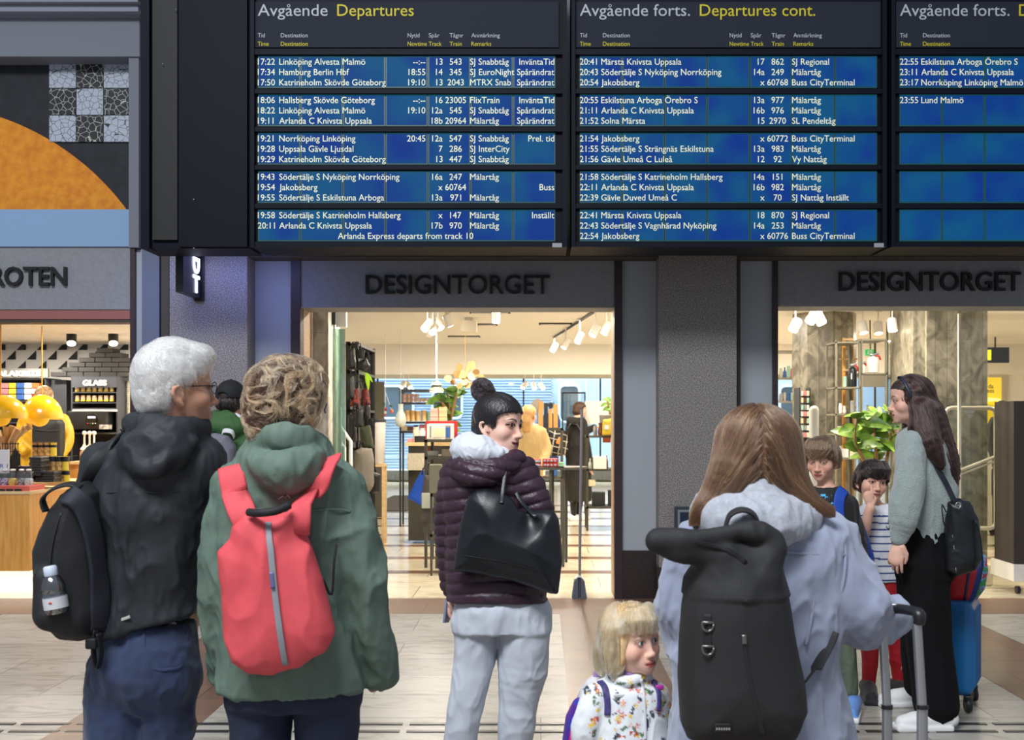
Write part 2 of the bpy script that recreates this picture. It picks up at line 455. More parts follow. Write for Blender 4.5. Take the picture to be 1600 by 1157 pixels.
def hairmat(name, c, rough=.32, rand=.25, coat=0.0):
    if name in MATS: return MATS[name]
    m = bpy.data.materials.new(name); m.use_nodes = True; nt = m.node_tree; nt.nodes.clear()
    o = nt.nodes.new('ShaderNodeOutputMaterial'); h = nt.nodes.new('ShaderNodeBsdfHairPrincipled')
    h.parametrization = 'COLOR'; h.inputs['Roughness'].default_value = rough; h.inputs['Radial Roughness'].default_value = .5
    i = nt.nodes.new('ShaderNodeHairInfo'); r = nt.nodes.new('ShaderNodeValToRGB'); a = rgb(c)
    r.color_ramp.elements[0].color = tuple(x*(1-rand*1.6) for x in a[:3])+(1,); r.color_ramp.elements[1].color = tuple(min(1, x*(1+rand*1.6)) for x in a[:3])+(1,)
    nt.links.new(i.outputs['Random'], r.inputs[0]); nt.links.new(r.outputs[0], h.inputs['Color']); nt.links.new(h.outputs[0], o.inputs[0])
    MATS[name] = m
    return m
def strands(name, parent, m, paths, radius, taper=.35):
    """paths: array (strands, points, 3) in world space -> one curves object"""
    n, k, _ = paths.shape; b = BASE[parent.name]
    c = bpy.data.hair_curves.new(name); c.add_curves([k]*n)
    c.points.foreach_set('position', (paths-b).astype(np.float32).ravel())
    t = np.linspace(0, 1, k); r = radius*(1-(1-taper)*t**1.5)
    a = c.attributes.get('radius') or c.attributes.new('radius', 'FLOAT', 'POINT')
    a.data.foreach_set('value', np.tile(r, n).astype(np.float32))
    c.materials.append(m)
    o = bpy.data.objects.new(name, c); COL.objects.link(o); o.parent = parent; BASE[o.name] = b; o['kind'] = 'stuff'
    return o
def comb(S, v, nrm, n, dirfn, length, steps=12, off=.002, lift=.003, jit=.15, seed=1, mask=None, wave=0.0, wfreq=60.0, grav=0.0, clump=6, cr=.003, stop=None):
    """strands that start on a hair volume's surface and run along it in the direction dirfn gives"""
    rs = np.random.RandomState(seed); idx = np.arange(len(v))
    if mask is not None: idx = idx[mask(v)]
    idx = idx if stop is None else idx[~stop(v[idx])]; m_ = n//clump; n = m_*clump; R_ = lambda a: np.repeat(a, clump, axis=0); i = R_(rs.choice(idx, m_, replace=True)); p = v[i]+rs.normal(0, cr, (n, 3)); L = length*R_(.55+.9*rs.rand(m_))*(.9+.2*rs.rand(n))
    st = L/steps; o = off+lift*R_(rs.rand(m_))*1.2+lift*.4*rs.rand(n); out = [p]; tw = R_(rs.normal(0, jit, (m_, 3)))+rs.normal(0, jit*.25, (n, 3)); ph = R_(rs.rand(m_))*6.28
    for s_ in range(steps):
        d, g = S.grad(p)
        u = dirfn(p)+tw
        if grav: u = u+np.array((0, 0, -grav))*s_/steps
        if wave:
            q = vnoise(p*wfreq)*12.56+ph*.35; sd = np.cross(g, u); u = u+wave*(np.sin(q)[:, None]*sd+.35*np.cos(q)[:, None]*g)
        u = u-g*(u*g).sum(1)[:, None]*.92; u /= np.linalg.norm(u, axis=1)[:, None]+1e-9
        p0 = p; p = p+u*st[:, None]; d, g = S.grad(p)
        p = p+g*np.clip(o-d, -st*.7, .02)[:, None]
        if stop is not None: h_ = stop(p); p = np.where(h_[:, None], p0+(p-p0)*.04, p)
        out.append(p)
    q = np.stack(out, 1); return q[np.linalg.norm(q[:, 2]-q[:, 0], axis=1) > .002]
# ================================================================ setting: floors, facade, shop shells
FY = 9.24
def posmap(nt, scale=(1, 1, 1), rot=0.0):
    g = nt.nodes.new('ShaderNodeNewGeometry'); mp = nt.nodes.new('ShaderNodeMapping'); mp.inputs['Scale'].default_value = scale; mp.inputs['Rotation'].default_value = (0, 0, rot)
    nt.links.new(g.outputs['Position'], mp.inputs['Vector']); return mp.outputs[0]
def stone_floor(name, ca, cb, cm, bw, rh, rough, vein, mort=.004, scale=1.0):
    m = mat(name, ca, rough); nt = m.node_tree; b = nt.nodes['Principled BSDF']; v = posmap(nt)
    br = nt.nodes.new('ShaderNodeTexBrick'); br.inputs['Color1'].default_value = rgb(ca); br.inputs['Color2'].default_value = rgb(cb); br.inputs['Mortar'].default_value = rgb(cm)
    br.inputs['Scale'].default_value = scale; br.inputs['Brick Width'].default_value = bw; br.inputs['Row Height'].default_value = rh; br.inputs['Mortar Size'].default_value = mort; br.inputs['Mortar Smooth'].default_value = 0.2
    nt.links.new(v, br.inputs['Vector'])
    n = nt.nodes.new('ShaderNodeTexNoise'); n.inputs['Scale'].default_value = 3.2; n.inputs['Detail'].default_value = 8; n.inputs['Distortion'].default_value = 1.6
    nt.links.new(posmap(nt, (1, 2.6, 1), .5), n.inputs['Vector'])
    r = nt.nodes.new('ShaderNodeValToRGB'); e = r.color_ramp.elements; e[0].position = .30; e[0].color = (.50, .47, .43, 1); e[1].position = .62; e[1].color = (1.06, 1.05, 1.03, 1)
    k = e.new(.47); k.color = (.96, .94, .91, 1); k2 = e.new(.43); k2.color = (.80, .77, .73, 1)
    nt.links.new(n.outputs['Fac'], r.inputs[0])
    mx = nt.nodes.new('ShaderNodeMix'); mx.data_type = 'RGBA'; mx.blend_type = 'MULTIPLY'; mx.inputs[0].default_value = vein
    nt.links.new(br.outputs['Color'], mx.inputs[6]); nt.links.new(r.outputs[0], mx.inputs[7]); nt.links.new(mx.outputs[2], b.inputs['Base Color'])
    return m
M_marble = stone_floor('white_marble_floor', (172, 169, 161), (152, 149, 142), (104, 99, 92), 0.92, 0.46, 0.36, .75)
M_brown = stone_floor('brown_stone_floor', (122, 92, 74), (108, 80, 64), (70, 52, 42), 0.62, 0.31, 0.34, .35)
M_beige = stone_floor('beige_shop_floor', (226, 214, 186), (208, 194, 164), (150, 130, 104), 1.1, 0.62, 0.16, .45)
M_stripe = mat('brown_floor_stripe', (124, 88, 66), .2, var=.2, vscale=3)
mb = MB(); mb.box(-9, 9, -3, 8.50, -.10, 0); struct('floor', mb, M_marble)
mb = MB(); mb.box(-9, 9, 8.50, 9.25, -.10, .001)
for x0, x1 in ((-4.85, -4.20), (-2.36, -1.69), (.148, .752), (2.605, 3.255)): mb.box(x0, x1, -3, 8.50, -.05, .002)
struct('floor', mb, M_brown)
mb = MB(); mb.box(-9, 12, 9.25, 30, -.10, 0); struct('floor', mb, M_beige)
mb = MB()
for y in (10.77, 11.9, 13.1, 14.35, 15.6, 16.8, 18.0, 19.4): mb.box(-3.3, 9, y, y+.21, -.05, .002)
struct('floor', mb, M_stripe)
# dark guidance bars let into the hall floor
M_bar = mat('black_floor_bar', (30, 30, 33), .35); mb = MB()
for y in (5.40, 5.27):
    x = -3.4
    while x < 4.2:
        L = .24 if x < -.2 else .30
        mb.box(x, x+L, y-.016, y+.016, -.02, .004); x += L+.035
struct('trim_1', mb, M_bar)
# ---- facade materials
M_stucco = mat('grey_stucco', (138, 140, 146), .85, bump=.35, bscale=90, var=.06, vscale=40)
M_panel = mat('pale_grey_panel', (166, 172, 180), .8, bump=.2, bscale=120)
M_plast = mat('grey_plaster', (120, 124, 136), .85, bump=.25, bscale=60)
def speckle(name, c1, c2, c3, rough):
    m = mat(name, c1, rough); nt = m.node_tree; b = nt.nodes['Principled BSDF']
    n = nt.nodes.new('ShaderNodeTexNoise'); n.inputs['Scale'].default_value = 130; n.inputs['Detail'].default_value = 2; nt.links.new(posmap(nt), n.inputs['Vector'])
    r = nt.nodes.new('ShaderNodeValToRGB'); e = r.color_ramp.elements; e[0].position = .36; e[0].color = rgb(c2); e[1].position = .64; e[1].color = rgb(c3); k = e.new(.5); k.color = rgb(c1)
    nt.links.new(n.outputs['Fac'], r.inputs[0]); nt.links.new(r.outputs[0], b.inputs['Base Color']); return m
M_granite = speckle('speckled_grey_granite', (124, 120, 118), (84, 80, 78), (168, 162, 158), .55)
M_dgran = speckle('dark_brown_granite', (44, 34, 34), (30, 24, 25), (66, 52, 52), .3)
M_maroon = mat('maroon_stone_trim', (52, 36, 40), .45, var=.15, vscale=20)
M_reveal = speckle('granite_reveal_painted_lit', (170, 140, 110), (130, 104, 80), (200, 172, 140), .5)  # granite tinted warm to paint in the shop light on the reveals
M_dark = mat('dark_bronze_beam', (62, 54, 50), .6)
def fb(mb, px0, px1, py0, py1, y0, y1, ref=None):
    r = y0 if ref is None else ref
    return mb.box(PX(px0, r), PX(px1, r), y0, y1, PZ(py1, r), PZ(py0, r))
# fascias over the openings
def fascia(name, px0, px1, py0, py1, y0=FY): struct(name, fb(MB(), px0, px1, py0, py1, y0, 9.62), M_stucco)
fascia('wall_front', 470, 960, 398, 481); fascia('wall_front', 1215, 1900, 398, 479); fascia('wall_front', -320, 204.5, 386, 484)
# wall above the fascias, behind the departure boards
struct('wall_front', fb(MB(), 219, 1900, -420, 400, FY+.06, 9.62), M_stucco)
struct('trim_2', fb(MB(), 388, 1900, 386, 404, 9.02, FY+.3, 9.1), M_dark)
# piers
mb = MB(); fb(mb, 212, 455, 390, 938, FY+.02, 9.62); struct('wall_front', mb, M_panel)
mb = MB(); fb(mb, 972, 1207, 388, 862, FY+.02, 9.62); struct('wall_front', mb, M_panel)
mb = MB(); fb(mb, 225, 252, 388, 938, FY-.05, FY+.05, FY); struct('trim_3', mb, mat('panel_painted_blue_lit', (96, 104, 128), .55))  # panel coloured blue-grey for the blue light falling on it
mb = MB(); mb.box(PX(265, 9.0), PX(386, 9.0), 9.0, FY+.03, 0, PZ(388, 9.0)); mb.box(PX(1030, 9.0), PX(1151, 9.0), 9.0, FY+.03, .30, PZ(392, 9.0)); struct('pillar', mb, M_granite)
mb = MB(); fb(mb, 972, 1207, 861, 937, FY-.01, FY+.3); mb.box(PX(1027, 8.98), PX(1154, 8.98), 8.98, FY+.03, 0, .30); struct('baseboard_front', mb, M_dgran)
mb = MB(); mb.box(PX(253, FY), PX(265, FY), FY-.02, FY+.03, 0, PZ(388, FY)); mb.box(PX(387, FY), PX(396, FY), FY-.03, FY+.03, 0, PZ(388, FY)); mb.box(PX(1151, FY), PX(1156, FY), FY-.03, FY+.03, 0, PZ(388, FY))
struct('trim_4', mb, mat('dark_gap_painted_shadow', (74, 66, 60), .7))  # dark gap, and shade beside the pilasters painted as flat strips
mb = MB()
for a, b_, t in ((204.5, 212, 384), (455, 470, 403), (960, 972, 403), (1207, 1215, 403)): fb(mb, a, b_, t, 938, FY-.02, FY+.12, FY)
struct('trim_5', mb, M_maroon)
mb = MB(); mb.box(-2.09, -2.04, FY+.10, 9.72, 0, 2.48); mb.box(.625, .67, FY+.10, 9.66, 0, 2.48); mb.box(1.97, 2.011, FY+.10, 9.66, 0, 2.48); struct('wall_reveal', mb, M_reveal)
# left bay: mouldings, recessed mosaic panel, blue band
struct('wall_left', fb(MB(), -320, 222, 24, 92, 9.18, 9.7, FY), M_plast); struct('wall_left', fb(MB(), 204, 219.5, 92, 388, 9.20, 9.7, FY), M_plast)
struct('wall_left', fb(MB(), -320, 204, 328, 386, 9.22, 9.7, FY), mat('light_blue_band', (136, 168, 205), .8, bump=.2, bscale=60))
mb = MB(); fb(mb, -320, 222, 14, 24, 9.06, 9.3, 9.15); fb(mb, -320, 222, 3, 10, 9.0, 9.3, 9.1); fb(mb, -320, 222, -420, -1, 8.95, 9.6, 9.05); fb(mb, -320, 222, 24, 30, 9.14, 9.3, 9.2); struct('trim_6', mb, mat('grey_moulding', (138, 142, 158), .7))
# ---- mosaic mural (flush art panel in the recess)
mur = thing('mosaic_mural', 'black and orange wall mural with chequered crazed tiles, above the blue band', 'mural', P(40, 330, 9.40))
YM = 9.40; mb = MB(); fb(mb, -320, 203.5, 93, 327.5, YM, YM+.1, YM); mb.build('backing', mat('black_mural_ground', (30, 32, 40), .7, var=.25, vscale=10), mur)
pl = [(PX(-300, YM), PZ(329.5, YM))]; pts = []
for i in range(61):
    a = math.radians(-38+i*98/60.0); x, y = -130+408*math.sin(a), 570-408*math.cos(a)
    if y < 329.5 and x > -300: pts.append((PX(x, YM), PZ(y, YM)))
mb = MB(); mb.prism([(PX(-300, YM), PZ(329.5, YM))]+pts+[(pts[-1][0], PZ(329.5, YM))], YM-.012, YM); mb.build('orange_disc', mat('orange_mural_paint', (214, 126, 30), .75, c2=(232, 152, 40), vscale=14, bump=.3, bscale=120, detail=6), mur)
def crazed(name, tile, line):
    m = mat(name, tile, .5); nt = m.node_tree; b = nt.nodes['Principled BSDF']
    v = nt.nodes.new('ShaderNodeTexVoronoi'); v.feature = 'DISTANCE_TO_EDGE'; v.inputs['Scale'].default_value = 19; nt.links.new(posmap(nt), v.inputs['Vector'])
    r = nt.nodes.new('ShaderNodeValToRGB'); r.color_ramp.interpolation = 'CONSTANT'; r.color_ramp.elements[0].color = rgb(line); r.color_ramp.elements[1].position = .024; r.color_ramp.elements[1].color = rgb(tile)
    nt.links.new(v.outputs['Distance'], r.inputs[0]); nt.links.new(r.outputs[0], b.inputs['Base Color']); return m
xs = (78, 120.5, 163, 203); ys = (96.5, 139, 181, 223)
tw, tb = MB(), MB()
for i in range(3):
    for j in range(3): fb(tb if (i+j) % 2 else tw, xs[i]+.6, xs[i+1]-.6, ys[j]+.6, ys[j+1]-.6, YM-.02, YM, YM)
tw.build('white_tiles', crazed('white_crazed_tile', (176, 184, 200), (40, 42, 50)), mur); tb.build('black_tiles', crazed('black_crazed_tile', (26, 28, 36), (190, 190, 180)), mur)
# ---- shop shells
M_ceil = mat('cream_shop_ceiling', (246, 243, 236), .8); nt = M_ceil.node_tree
w = nt.nodes.new('ShaderNodeTexWave'); w.wave_type = 'BANDS'; w.bands_direction = 'Y'; w.inputs['Scale'].default_value = 1.6; nt.links.new(posmap(nt), w.inputs['Vector'])
bp = nt.nodes.new('ShaderNodeBump'); bp.inputs['Strength'].default_value = .25; bp.inputs['Distance'].default_value = .02; nt.links.new(w.outputs['Fac'], bp.inputs['Height']); nt.links.new(bp.outputs[0], nt.nodes['Principled BSDF'].inputs['Normal'])
M_cream = mat('cream_wall', (242, 234, 218), .8); M_white = mat('white_wall', (236, 234, 230), .8)
CZ = 2.72
mb = MB(); mb.box(-3.4, 9, 9.62, 17.0, CZ, CZ+.1); struct('ceiling', mb, M_ceil)
mb = MB(); mb.box(-4.4, 9, 17.0, 17.15, 2.25, CZ+.1); struct('wall_bulkhead', mb, mat('cream_bulkhead', (246, 242, 234), .8))
mb = MB(); mb.box(-4.4, 12, 17.15, 27.5, 2.80, 2.90); struct('ceiling', mb, M_cream)
mb = MB(); mb.box(-3.42, -3.34, 9.62, 13.3, 0, CZ); mb.box(-4.4, -3.34, 13.3, 13.4, 0, CZ); struct('wall_left', mb, M_white)
mb = MB(); mb.box(-4.5, -4.4, 13.3, 28, 0, CZ+.1); struct('wall_left', mb, M_white)
mb = MB(); mb.box(9, 9.1, 9.2, 28, 0, CZ+.1); struct('wall_right', mb, M_cream)
# low wall and window wall to the platform
mb = MB(); mb.box(-4.4, 9, 27.4, 27.6, 0, .30); struct('wall_back', mb, M_cream)
mb = MB(); mb.box(-4.4, 9, 27.3, 27.6, 2.60, 2.85); struct('trim_7', mb, mat('taupe_window_head', (206, 192, 172), .7))
mb = MB()
for px in (590, 818, 938, 1010, 1100): mb.box(PX(px-1.2, 27.4), PX(px+1.2, 27.4), 27.38, 27.46, .30, 2.60)
struct('window_1', mb, mat('black_window_mullion', (34, 36, 40), .5))
mb = MB(); mb.box(-4.4, 9, 27.42, 27.43, .30, 2.60); struct('window_1', mb, glass('platform_window_glass', (240, 247, 250), .03, .93))
# left shop shell
mb = MB(); mb.box(-8, -3.42, 9.62, 13.2, 2.40, 2.5); struct('ceiling', mb, mat('white_candy_ceiling', (232, 226, 214), .8, var=.05))
mb = MB(); mb.box(-8, -3.42, 12.6, 12.7, 0, 2.5); struct('wall_back', mb, M_white)
mb = MB(); mb.box(-8.1, -8, 9.2, 13, 0, 2.5); struct('wall_left', mb, M_white)
struct('trim_8', fb(MB(), -320, 203, 485, 499, FY, FY+.1), mat('dusty_red_shutter_box', (150, 92, 88), .6))
struct('trim_9', fb(MB(), -320, 203, 499, 504, FY+.01, FY+.2, FY), mat('dark_shutter_slot', (70, 60, 52), .5))
# platform outside the windows
mb = MB(); mb.box(-14, 16, 30.6, 36, -.4, -.3); struct('ground', mb, mat('platform_asphalt', (120, 124, 130), .8))
# ================================================================ departure boards hanging over the hall
BY = 8.0
M_house = mat('dark_navy_housing', (9, 14, 28), .55, spec=.15)
M_head = mat('slate_header', (36, 41, 54), .7, spec=.2)
M_tw = mat('grey_white_lettering', (178, 182, 190), .6); M_ty = mat('yellow_lettering', (204, 190, 30), .6)
def screen_mat():
    m = mat('blue_display', (6, 14, 34), .6, spec=.12); nt = m.node_tree; b = nt.nodes['Principled BSDF']
    g = nt.nodes.new('ShaderNodeNewGeometry'); s = nt.nodes.new('ShaderNodeSeparateXYZ'); nt.links.new(g.outputs['Position'], s.inputs[0])
    n = nt.nodes.new('ShaderNodeTexNoise'); n.inputs['Scale'].default_value = 3.3; n.inputs['Detail'].default_value = 1; nt.links.new(g.outputs['Position'], n.inputs['Vector'])
    r = nt.nodes.new('ShaderNodeValToRGB'); e = r.color_ramp.elements; e[0].position = .35; e[0].color = rgb((4, 52, 138)); e[1].position = .68; e[1].color = rgb((6, 84, 132))
    nt.links.new(n.outputs['Fac'], r.inputs[0]); nt.links.new(r.outputs[0], b.inputs['Emission Color']); b.inputs['Emission Strength'].default_value = .92
    return m
M_scr = screen_mat(); M_edge = mat('green_display_rim', (8, 20, 18), .4, emit=(14, 70, 78), estr=.9)
M_dt = mat('pale_display_text', (190, 195, 170), .5, emit=(206, 208, 176), estr=.62)
R1 = [[('17:22', 'Linköping Alvesta Malmö', '--:--', '13', '543', 'SJ Snabbtåg', 'InväntaTid'), ('17:34', 'Hamburg Berlin Hbf', '18:55', '14', '345', 'SJ EuroNight', 'Spårändrat'), ('17:50', 'Katrineholm Skövde Göteborg', '19:10', '13', '2043', 'MTRX Snab', 'Spårändrat')],
      [('18:06', 'Hallsberg Skövde Göteborg', '--:--', '16', '23005', 'FlixTrain', 'InväntaTid'), ('18:22', 'Linköping Alvesta Malmö', '19:10', '12a', '545', 'SJ Snabbtåg', 'Spårändrat'), ('19:11', 'Arlanda C Knivsta Uppsala', '', '18b', '20964', 'Mälartåg', 'Spårändrat')],
      [('19:21', 'Norrköping Linköping', '20:45', '12a', '547', 'SJ Snabbtåg', 'Prel. tid'), ('19:28', 'Uppsala Gävle Ljusdal', '', '7', '286', 'SJ InterCity', ''), ('19:29', 'Katrineholm Skövde Göteborg', '', '13', '447', 'SJ Snabbtåg', '')],
      [('19:43', 'Södertälje S Nyköping Norrköping', '', '16a', '247', 'Mälartåg', ''), ('19:54', 'Jakobsberg', '', 'x', '60764', '', 'Buss'), ('19:55', 'Södertälje S Eskilstuna Arboga', '', '13a', '971', 'Mälartåg', '')],
      [('19:58', 'Södertälje S Katrineholm Hallsberg', '', 'x', '147', 'Mälartåg', 'Inställt'), ('20:11', 'Arlanda C Knivsta Uppsala', '', '17b', '970', 'Mälartåg', ''), None]]
R2 = [[('20:41', 'Märsta Knivsta Uppsala', '', '17', '862', 'SJ Regional', ''), ('20:43', 'Södertälje S Nyköping Norrköping', '', '14a', '249', 'Mälartåg', ''), ('20:54', 'Jakobsberg', '', 'x', '60768', 'Buss CityTerminal', '')],
      [('20:55', 'Eskilstuna Arboga Örebro S', '', '13a', '977', 'Mälartåg', ''), ('21:11', 'Arlanda C Knivsta Uppsala', '', '16b', '976', 'Mälartåg', ''), ('21:52', 'Solna Märsta', '', '15', '2970', 'SL Pendeltåg', '')],
      [('21:54', 'Jakobsberg', '', 'x', '60772', 'Buss CityTerminal', ''), ('21:55', 'Södertälje S Strängnäs Eskilstuna', '', '13a', '983', 'Mälartåg', ''), ('21:56', 'Gävle Umeå C Luleå', '', '12', '92', 'Vy Nattåg', '')],
      [('21:58', 'Södertälje S Katrineholm Hallsberg', '', '14a', '151', 'Mälartåg', ''), ('22:11', 'Arlanda C Knivsta Uppsala', '', '16b', '982', 'Mälartåg', ''), ('22:39', 'Gävle Duved Umeå C', '', 'x', '70', 'SJ Nattåg Inställt', '')],
      [('22:41', 'Märsta Knivsta Uppsala', '', '18', '870', 'SJ Regional', ''), ('22:43', 'Södertälje S Vagnhärad Nyköping', '', '14a', '253', 'Mälartåg', ''), ('22:54', 'Jakobsberg', '', 'x', '60776', 'Buss CityTerminal', '')]]
R3 = [[('22:55', 'Eskilstuna Arboga Örebro S', '', '', '', '', ''), ('23:11', 'Arlanda C Knivsta Uppsala', '', '', '', '', ''), ('23:17', 'Norrköping Linköping Malmö', '', '', '', '', '')], [('23:55', 'Lund Malmö', '', '', '', '', ''), None, None], [None]*3, [None]*3, [None]*3]
v_, _ = glyphs('Katrineholm Skövde Göteborg', 1.0, .012); SXT = 166.7/(v_[:, 0].max()-v_[:, 0].min())
def board(o, label, head, rows, note, b0, b1):
    t = thing('departure_board', label, 'departure board', P((b0+b1)/2, 385, BY+.2), 'departure boards in a row')
    mb = MB()
    mb.box(PX(b0, BY), PX(b1, BY), BY, BY+.45, PZ(385, BY), PZ(-150, BY))
    for x0, x1 in ((b0, b0+6), (b1-7, b1)): fb(mb, x0, x1, -150, 386, BY-.05, BY+.01, BY-.05)
    for y0, y1 in ((76, 85), (138.5, 146), (198.5, 205.5), (258, 265), (318, 325.5), (378, 386)): fb(mb, b0+3, b1-3, y0, y1, BY-.035, BY+.01, BY-.035)
    mb.build('housing', M_house, t)
    mb = MB(); fb(mb, 397+o, 873+o, 3, 74, BY-.02, BY, BY-.02); hp = mb.build('header_panel', M_head, t)
    mw, my = MB(), MB()
    H = BY-.02
    text(mw, head[0], H, 25, 7, x0=403+o, x1=head[1], off=0.0); text(my, head[2], H, 25, 7, x0=head[3], x1=head[4], off=0.0)
    for s, a, b in (('Tid', 403, 414), ('Destination', 439, 481), ('Nytid', 637, 655.6), ('Spår', 670, 686.7), ('Tågnr', 702.6, 724), ('Anmärkning', 736.5, 781)): text(mw, s, H, 58.7, 52.2, x0=a+o, x1=b+o, off=0.0)
    for s, a, b in (('Time', 403, 420), ('Destination', 439, 481), ('Newtime', 637, 667), ('Track', 670, 690), ('Train', 702.6, 721.5), ('Remarks', 736.5, 767.5)): text(my, s, H, 72, 65.4, x0=a+o, x1=b+o, off=0.0)
    mw.build('white_lettering', M_tw, hp); my.build('yellow_lettering', M_ty, hp)
    S = BY-.012
    for r in range(5):
        y0 = 87.5+60*r; mb = MB(); me_ = MB()
        xs = [402.5+o+66.5*i for i in range(8)]; xs[7] = 868+o
        for i in range(7):
            fb(me_, xs[i]+.4, xs[i+1]-.4, y0, y0+49.5, S+.004, BY, S); fb(mb, xs[i]+2.2, xs[i+1]-2.2, y0+2.0, y0+47.5, S, S+.005, S)
        d = mb.build('display', M_scr, t); me_.build('display_rim', M_edge, d)
        tx = MB()
        for k in range(3):
            q = rows[r][k]; yb = y0+13.8+16.15*k
            if q is None:
                if r == 4 and k == 2 and note: text(tx, note, S-.002, yb, yb-9.6, x0=528, x1=739.5, depth=.002, off=0.0); tx.build('text_line', M_dt, d); tx = MB()
                continue
            for s, kw in ((q[0], dict(x0=403+o)), (q[1], dict(x0=436.4+o)), (q[2], dict(x1=664.6+o)), (q[3], dict(x1=691.5+o)), (q[4], dict(cx=712+o)), (q[5], dict(x0=734.6+o)), (q[6], dict(x1=866+o))):
                if s: text(tx, s, S-.002, yb, yb-9.6, sx=SXT, depth=.002, off=0.0, **kw)
            if len(tx.v): tx.build('text_line', M_dt, d); tx = MB()
    mb = MB(); fb(mb, 863+o, 878+o, 380, 386.5, BY-.06, BY-.055, BY-.06); mb.build('sticker', mat('grey_sticker', (150, 152, 160), .6), t)
board(0, 'departure board headed Avgående Departures, left of the row', ('Avgående', 512, 'Departures', 527, 646.6), R1, 'Arlanda Express departs from track 10', 391, 886)
board(503, 'departure board headed Avgående forts. and Departures cont., fully visible in the middle', ('Avgående forts.', 1078, 'Departures cont.', 1093.4, 1273.6), R2, None, 893, 1386)
board(1003, 'departure board cut by the right picture edge with mostly empty blue displays', ('Avgående forts.', 1577, 'Departures cont.', 1592, 1772), R3, None, 1393, 1890)
# dark blind cabinet left of the boards
t = thing('blind_cabinet', 'dark navy blank metal cabinet left of the departure boards', 'cabinet', P(305, 388, 8.3))
mb = MB(); mb.box(PX(220, 8.1), PX(390.5, 8.1), 8.1, 8.48, PZ(388.5, 8.1), PZ(-160, 8.1)); fb(mb, 220, 233, -160, 388, 8.04, 8.2, 8.04); fb(mb, 279, 386, -160, 385, 8.05, 8.2, 8.05); mb.build('casing', M_house, t)
mb = MB(); fb(mb, 238, 277, -160, 375, 8.07, 8.12, 8.07); mb.build('slot_cover', mat('black_slot', (10, 10, 11), .6), t)
mb = MB()
for x, y in ((275, 15), (303, 388), (303, 312), (254, 100)): mb.ball(P(x, y, 8.045), .006, 6)
mb.build('screws', mat('steel_screw', (150, 150, 150), .4, metal=.8), t)
# ---------------------------------------------------------------- shop names
M_letter = mat('black_sign_letter', (14, 14, 17), .4)
v_, _ = glyphs('ROTEN', 1.0, .015); a_ = v_[:, 0].max()-v_[:, 0].min(); v_, _ = glyphs('LAKRITSROTEN', 1.0, .015); SROT = 106-118*(v_[:, 0].max()-v_[:, 0].min())/a_
def sign(label, s, Y, base, cap, x0, x1, off=.006, name='shop_sign'):
    mb = MB(); text(mb, s, Y, base, cap, x0=x0, x1=x1, depth=.035, off=off); mb.build(name, M_letter, None, None, label, 'sign', 'raised shop names on the fascias')
sign('black raised letters DESIGNTORGET over the open central doorway', 'DESIGNTORGET', FY, 459.5, 431, 572, 859)
sign('black raised letters DESIGNTORGET over the right shop window, by the plant', 'DESIGNTORGET', FY, 455, 426, 1310, 1593)
sign('black raised letters ROTEN on the fascia over the sweet shop counter', 'LAKRITSROTEN', FY, 446.5, 418.5, SROT, 106, .015)
# projecting lit sign
t = thing('projecting_sign', 'small black projecting sign with white glowing letters D and T on the granite pillar', 'sign', (-2.80, 9.0, PZ(470, 9.0)))
mb = MB(); mb.box(-2.86, -2.80, 8.52, 8.98, 2.52, 2.905); mb.build('case', mat('black_sign_case', (12, 13, 20), .35), t)
mb = MB(); mb.box(-2.865, -2.78, 8.98, 9.0, 2.50, 2.92); mb.build('wall_plate', M_letter, t)
M_glow = mat('white_neon', (255, 255, 255), .5, emit=(226, 226, 255), estr=4.0)
for ch, z0, z1 in (('D', 2.705, 2.835), ('T', 2.555, 2.688)):
    v, f = glyphs(ch, 1.0, .02); a0, a1 = v[:, 0].min(), v[:, 0].max(); w = np.empty_like(v)
    if ch == 'D': v = np.stack([v[:, 1], a1-v[:, 0], v[:, 2]], 1); v[:, 1] *= caph()/v[:, 1].max(); a0, a1 = v[:, 0].min(), v[:, 0].max()
    w[:, 1] = 8.76+(v[:, 0]-a0)/(a1-a0)*.15; w[:, 2] = z0+v[:, 1]/caph()*(z1-z0); w[:, 0] = -2.80+.004*(v[:, 2]+1)
    MB().add(w, f).build('glowing_letter', M_glow, t)
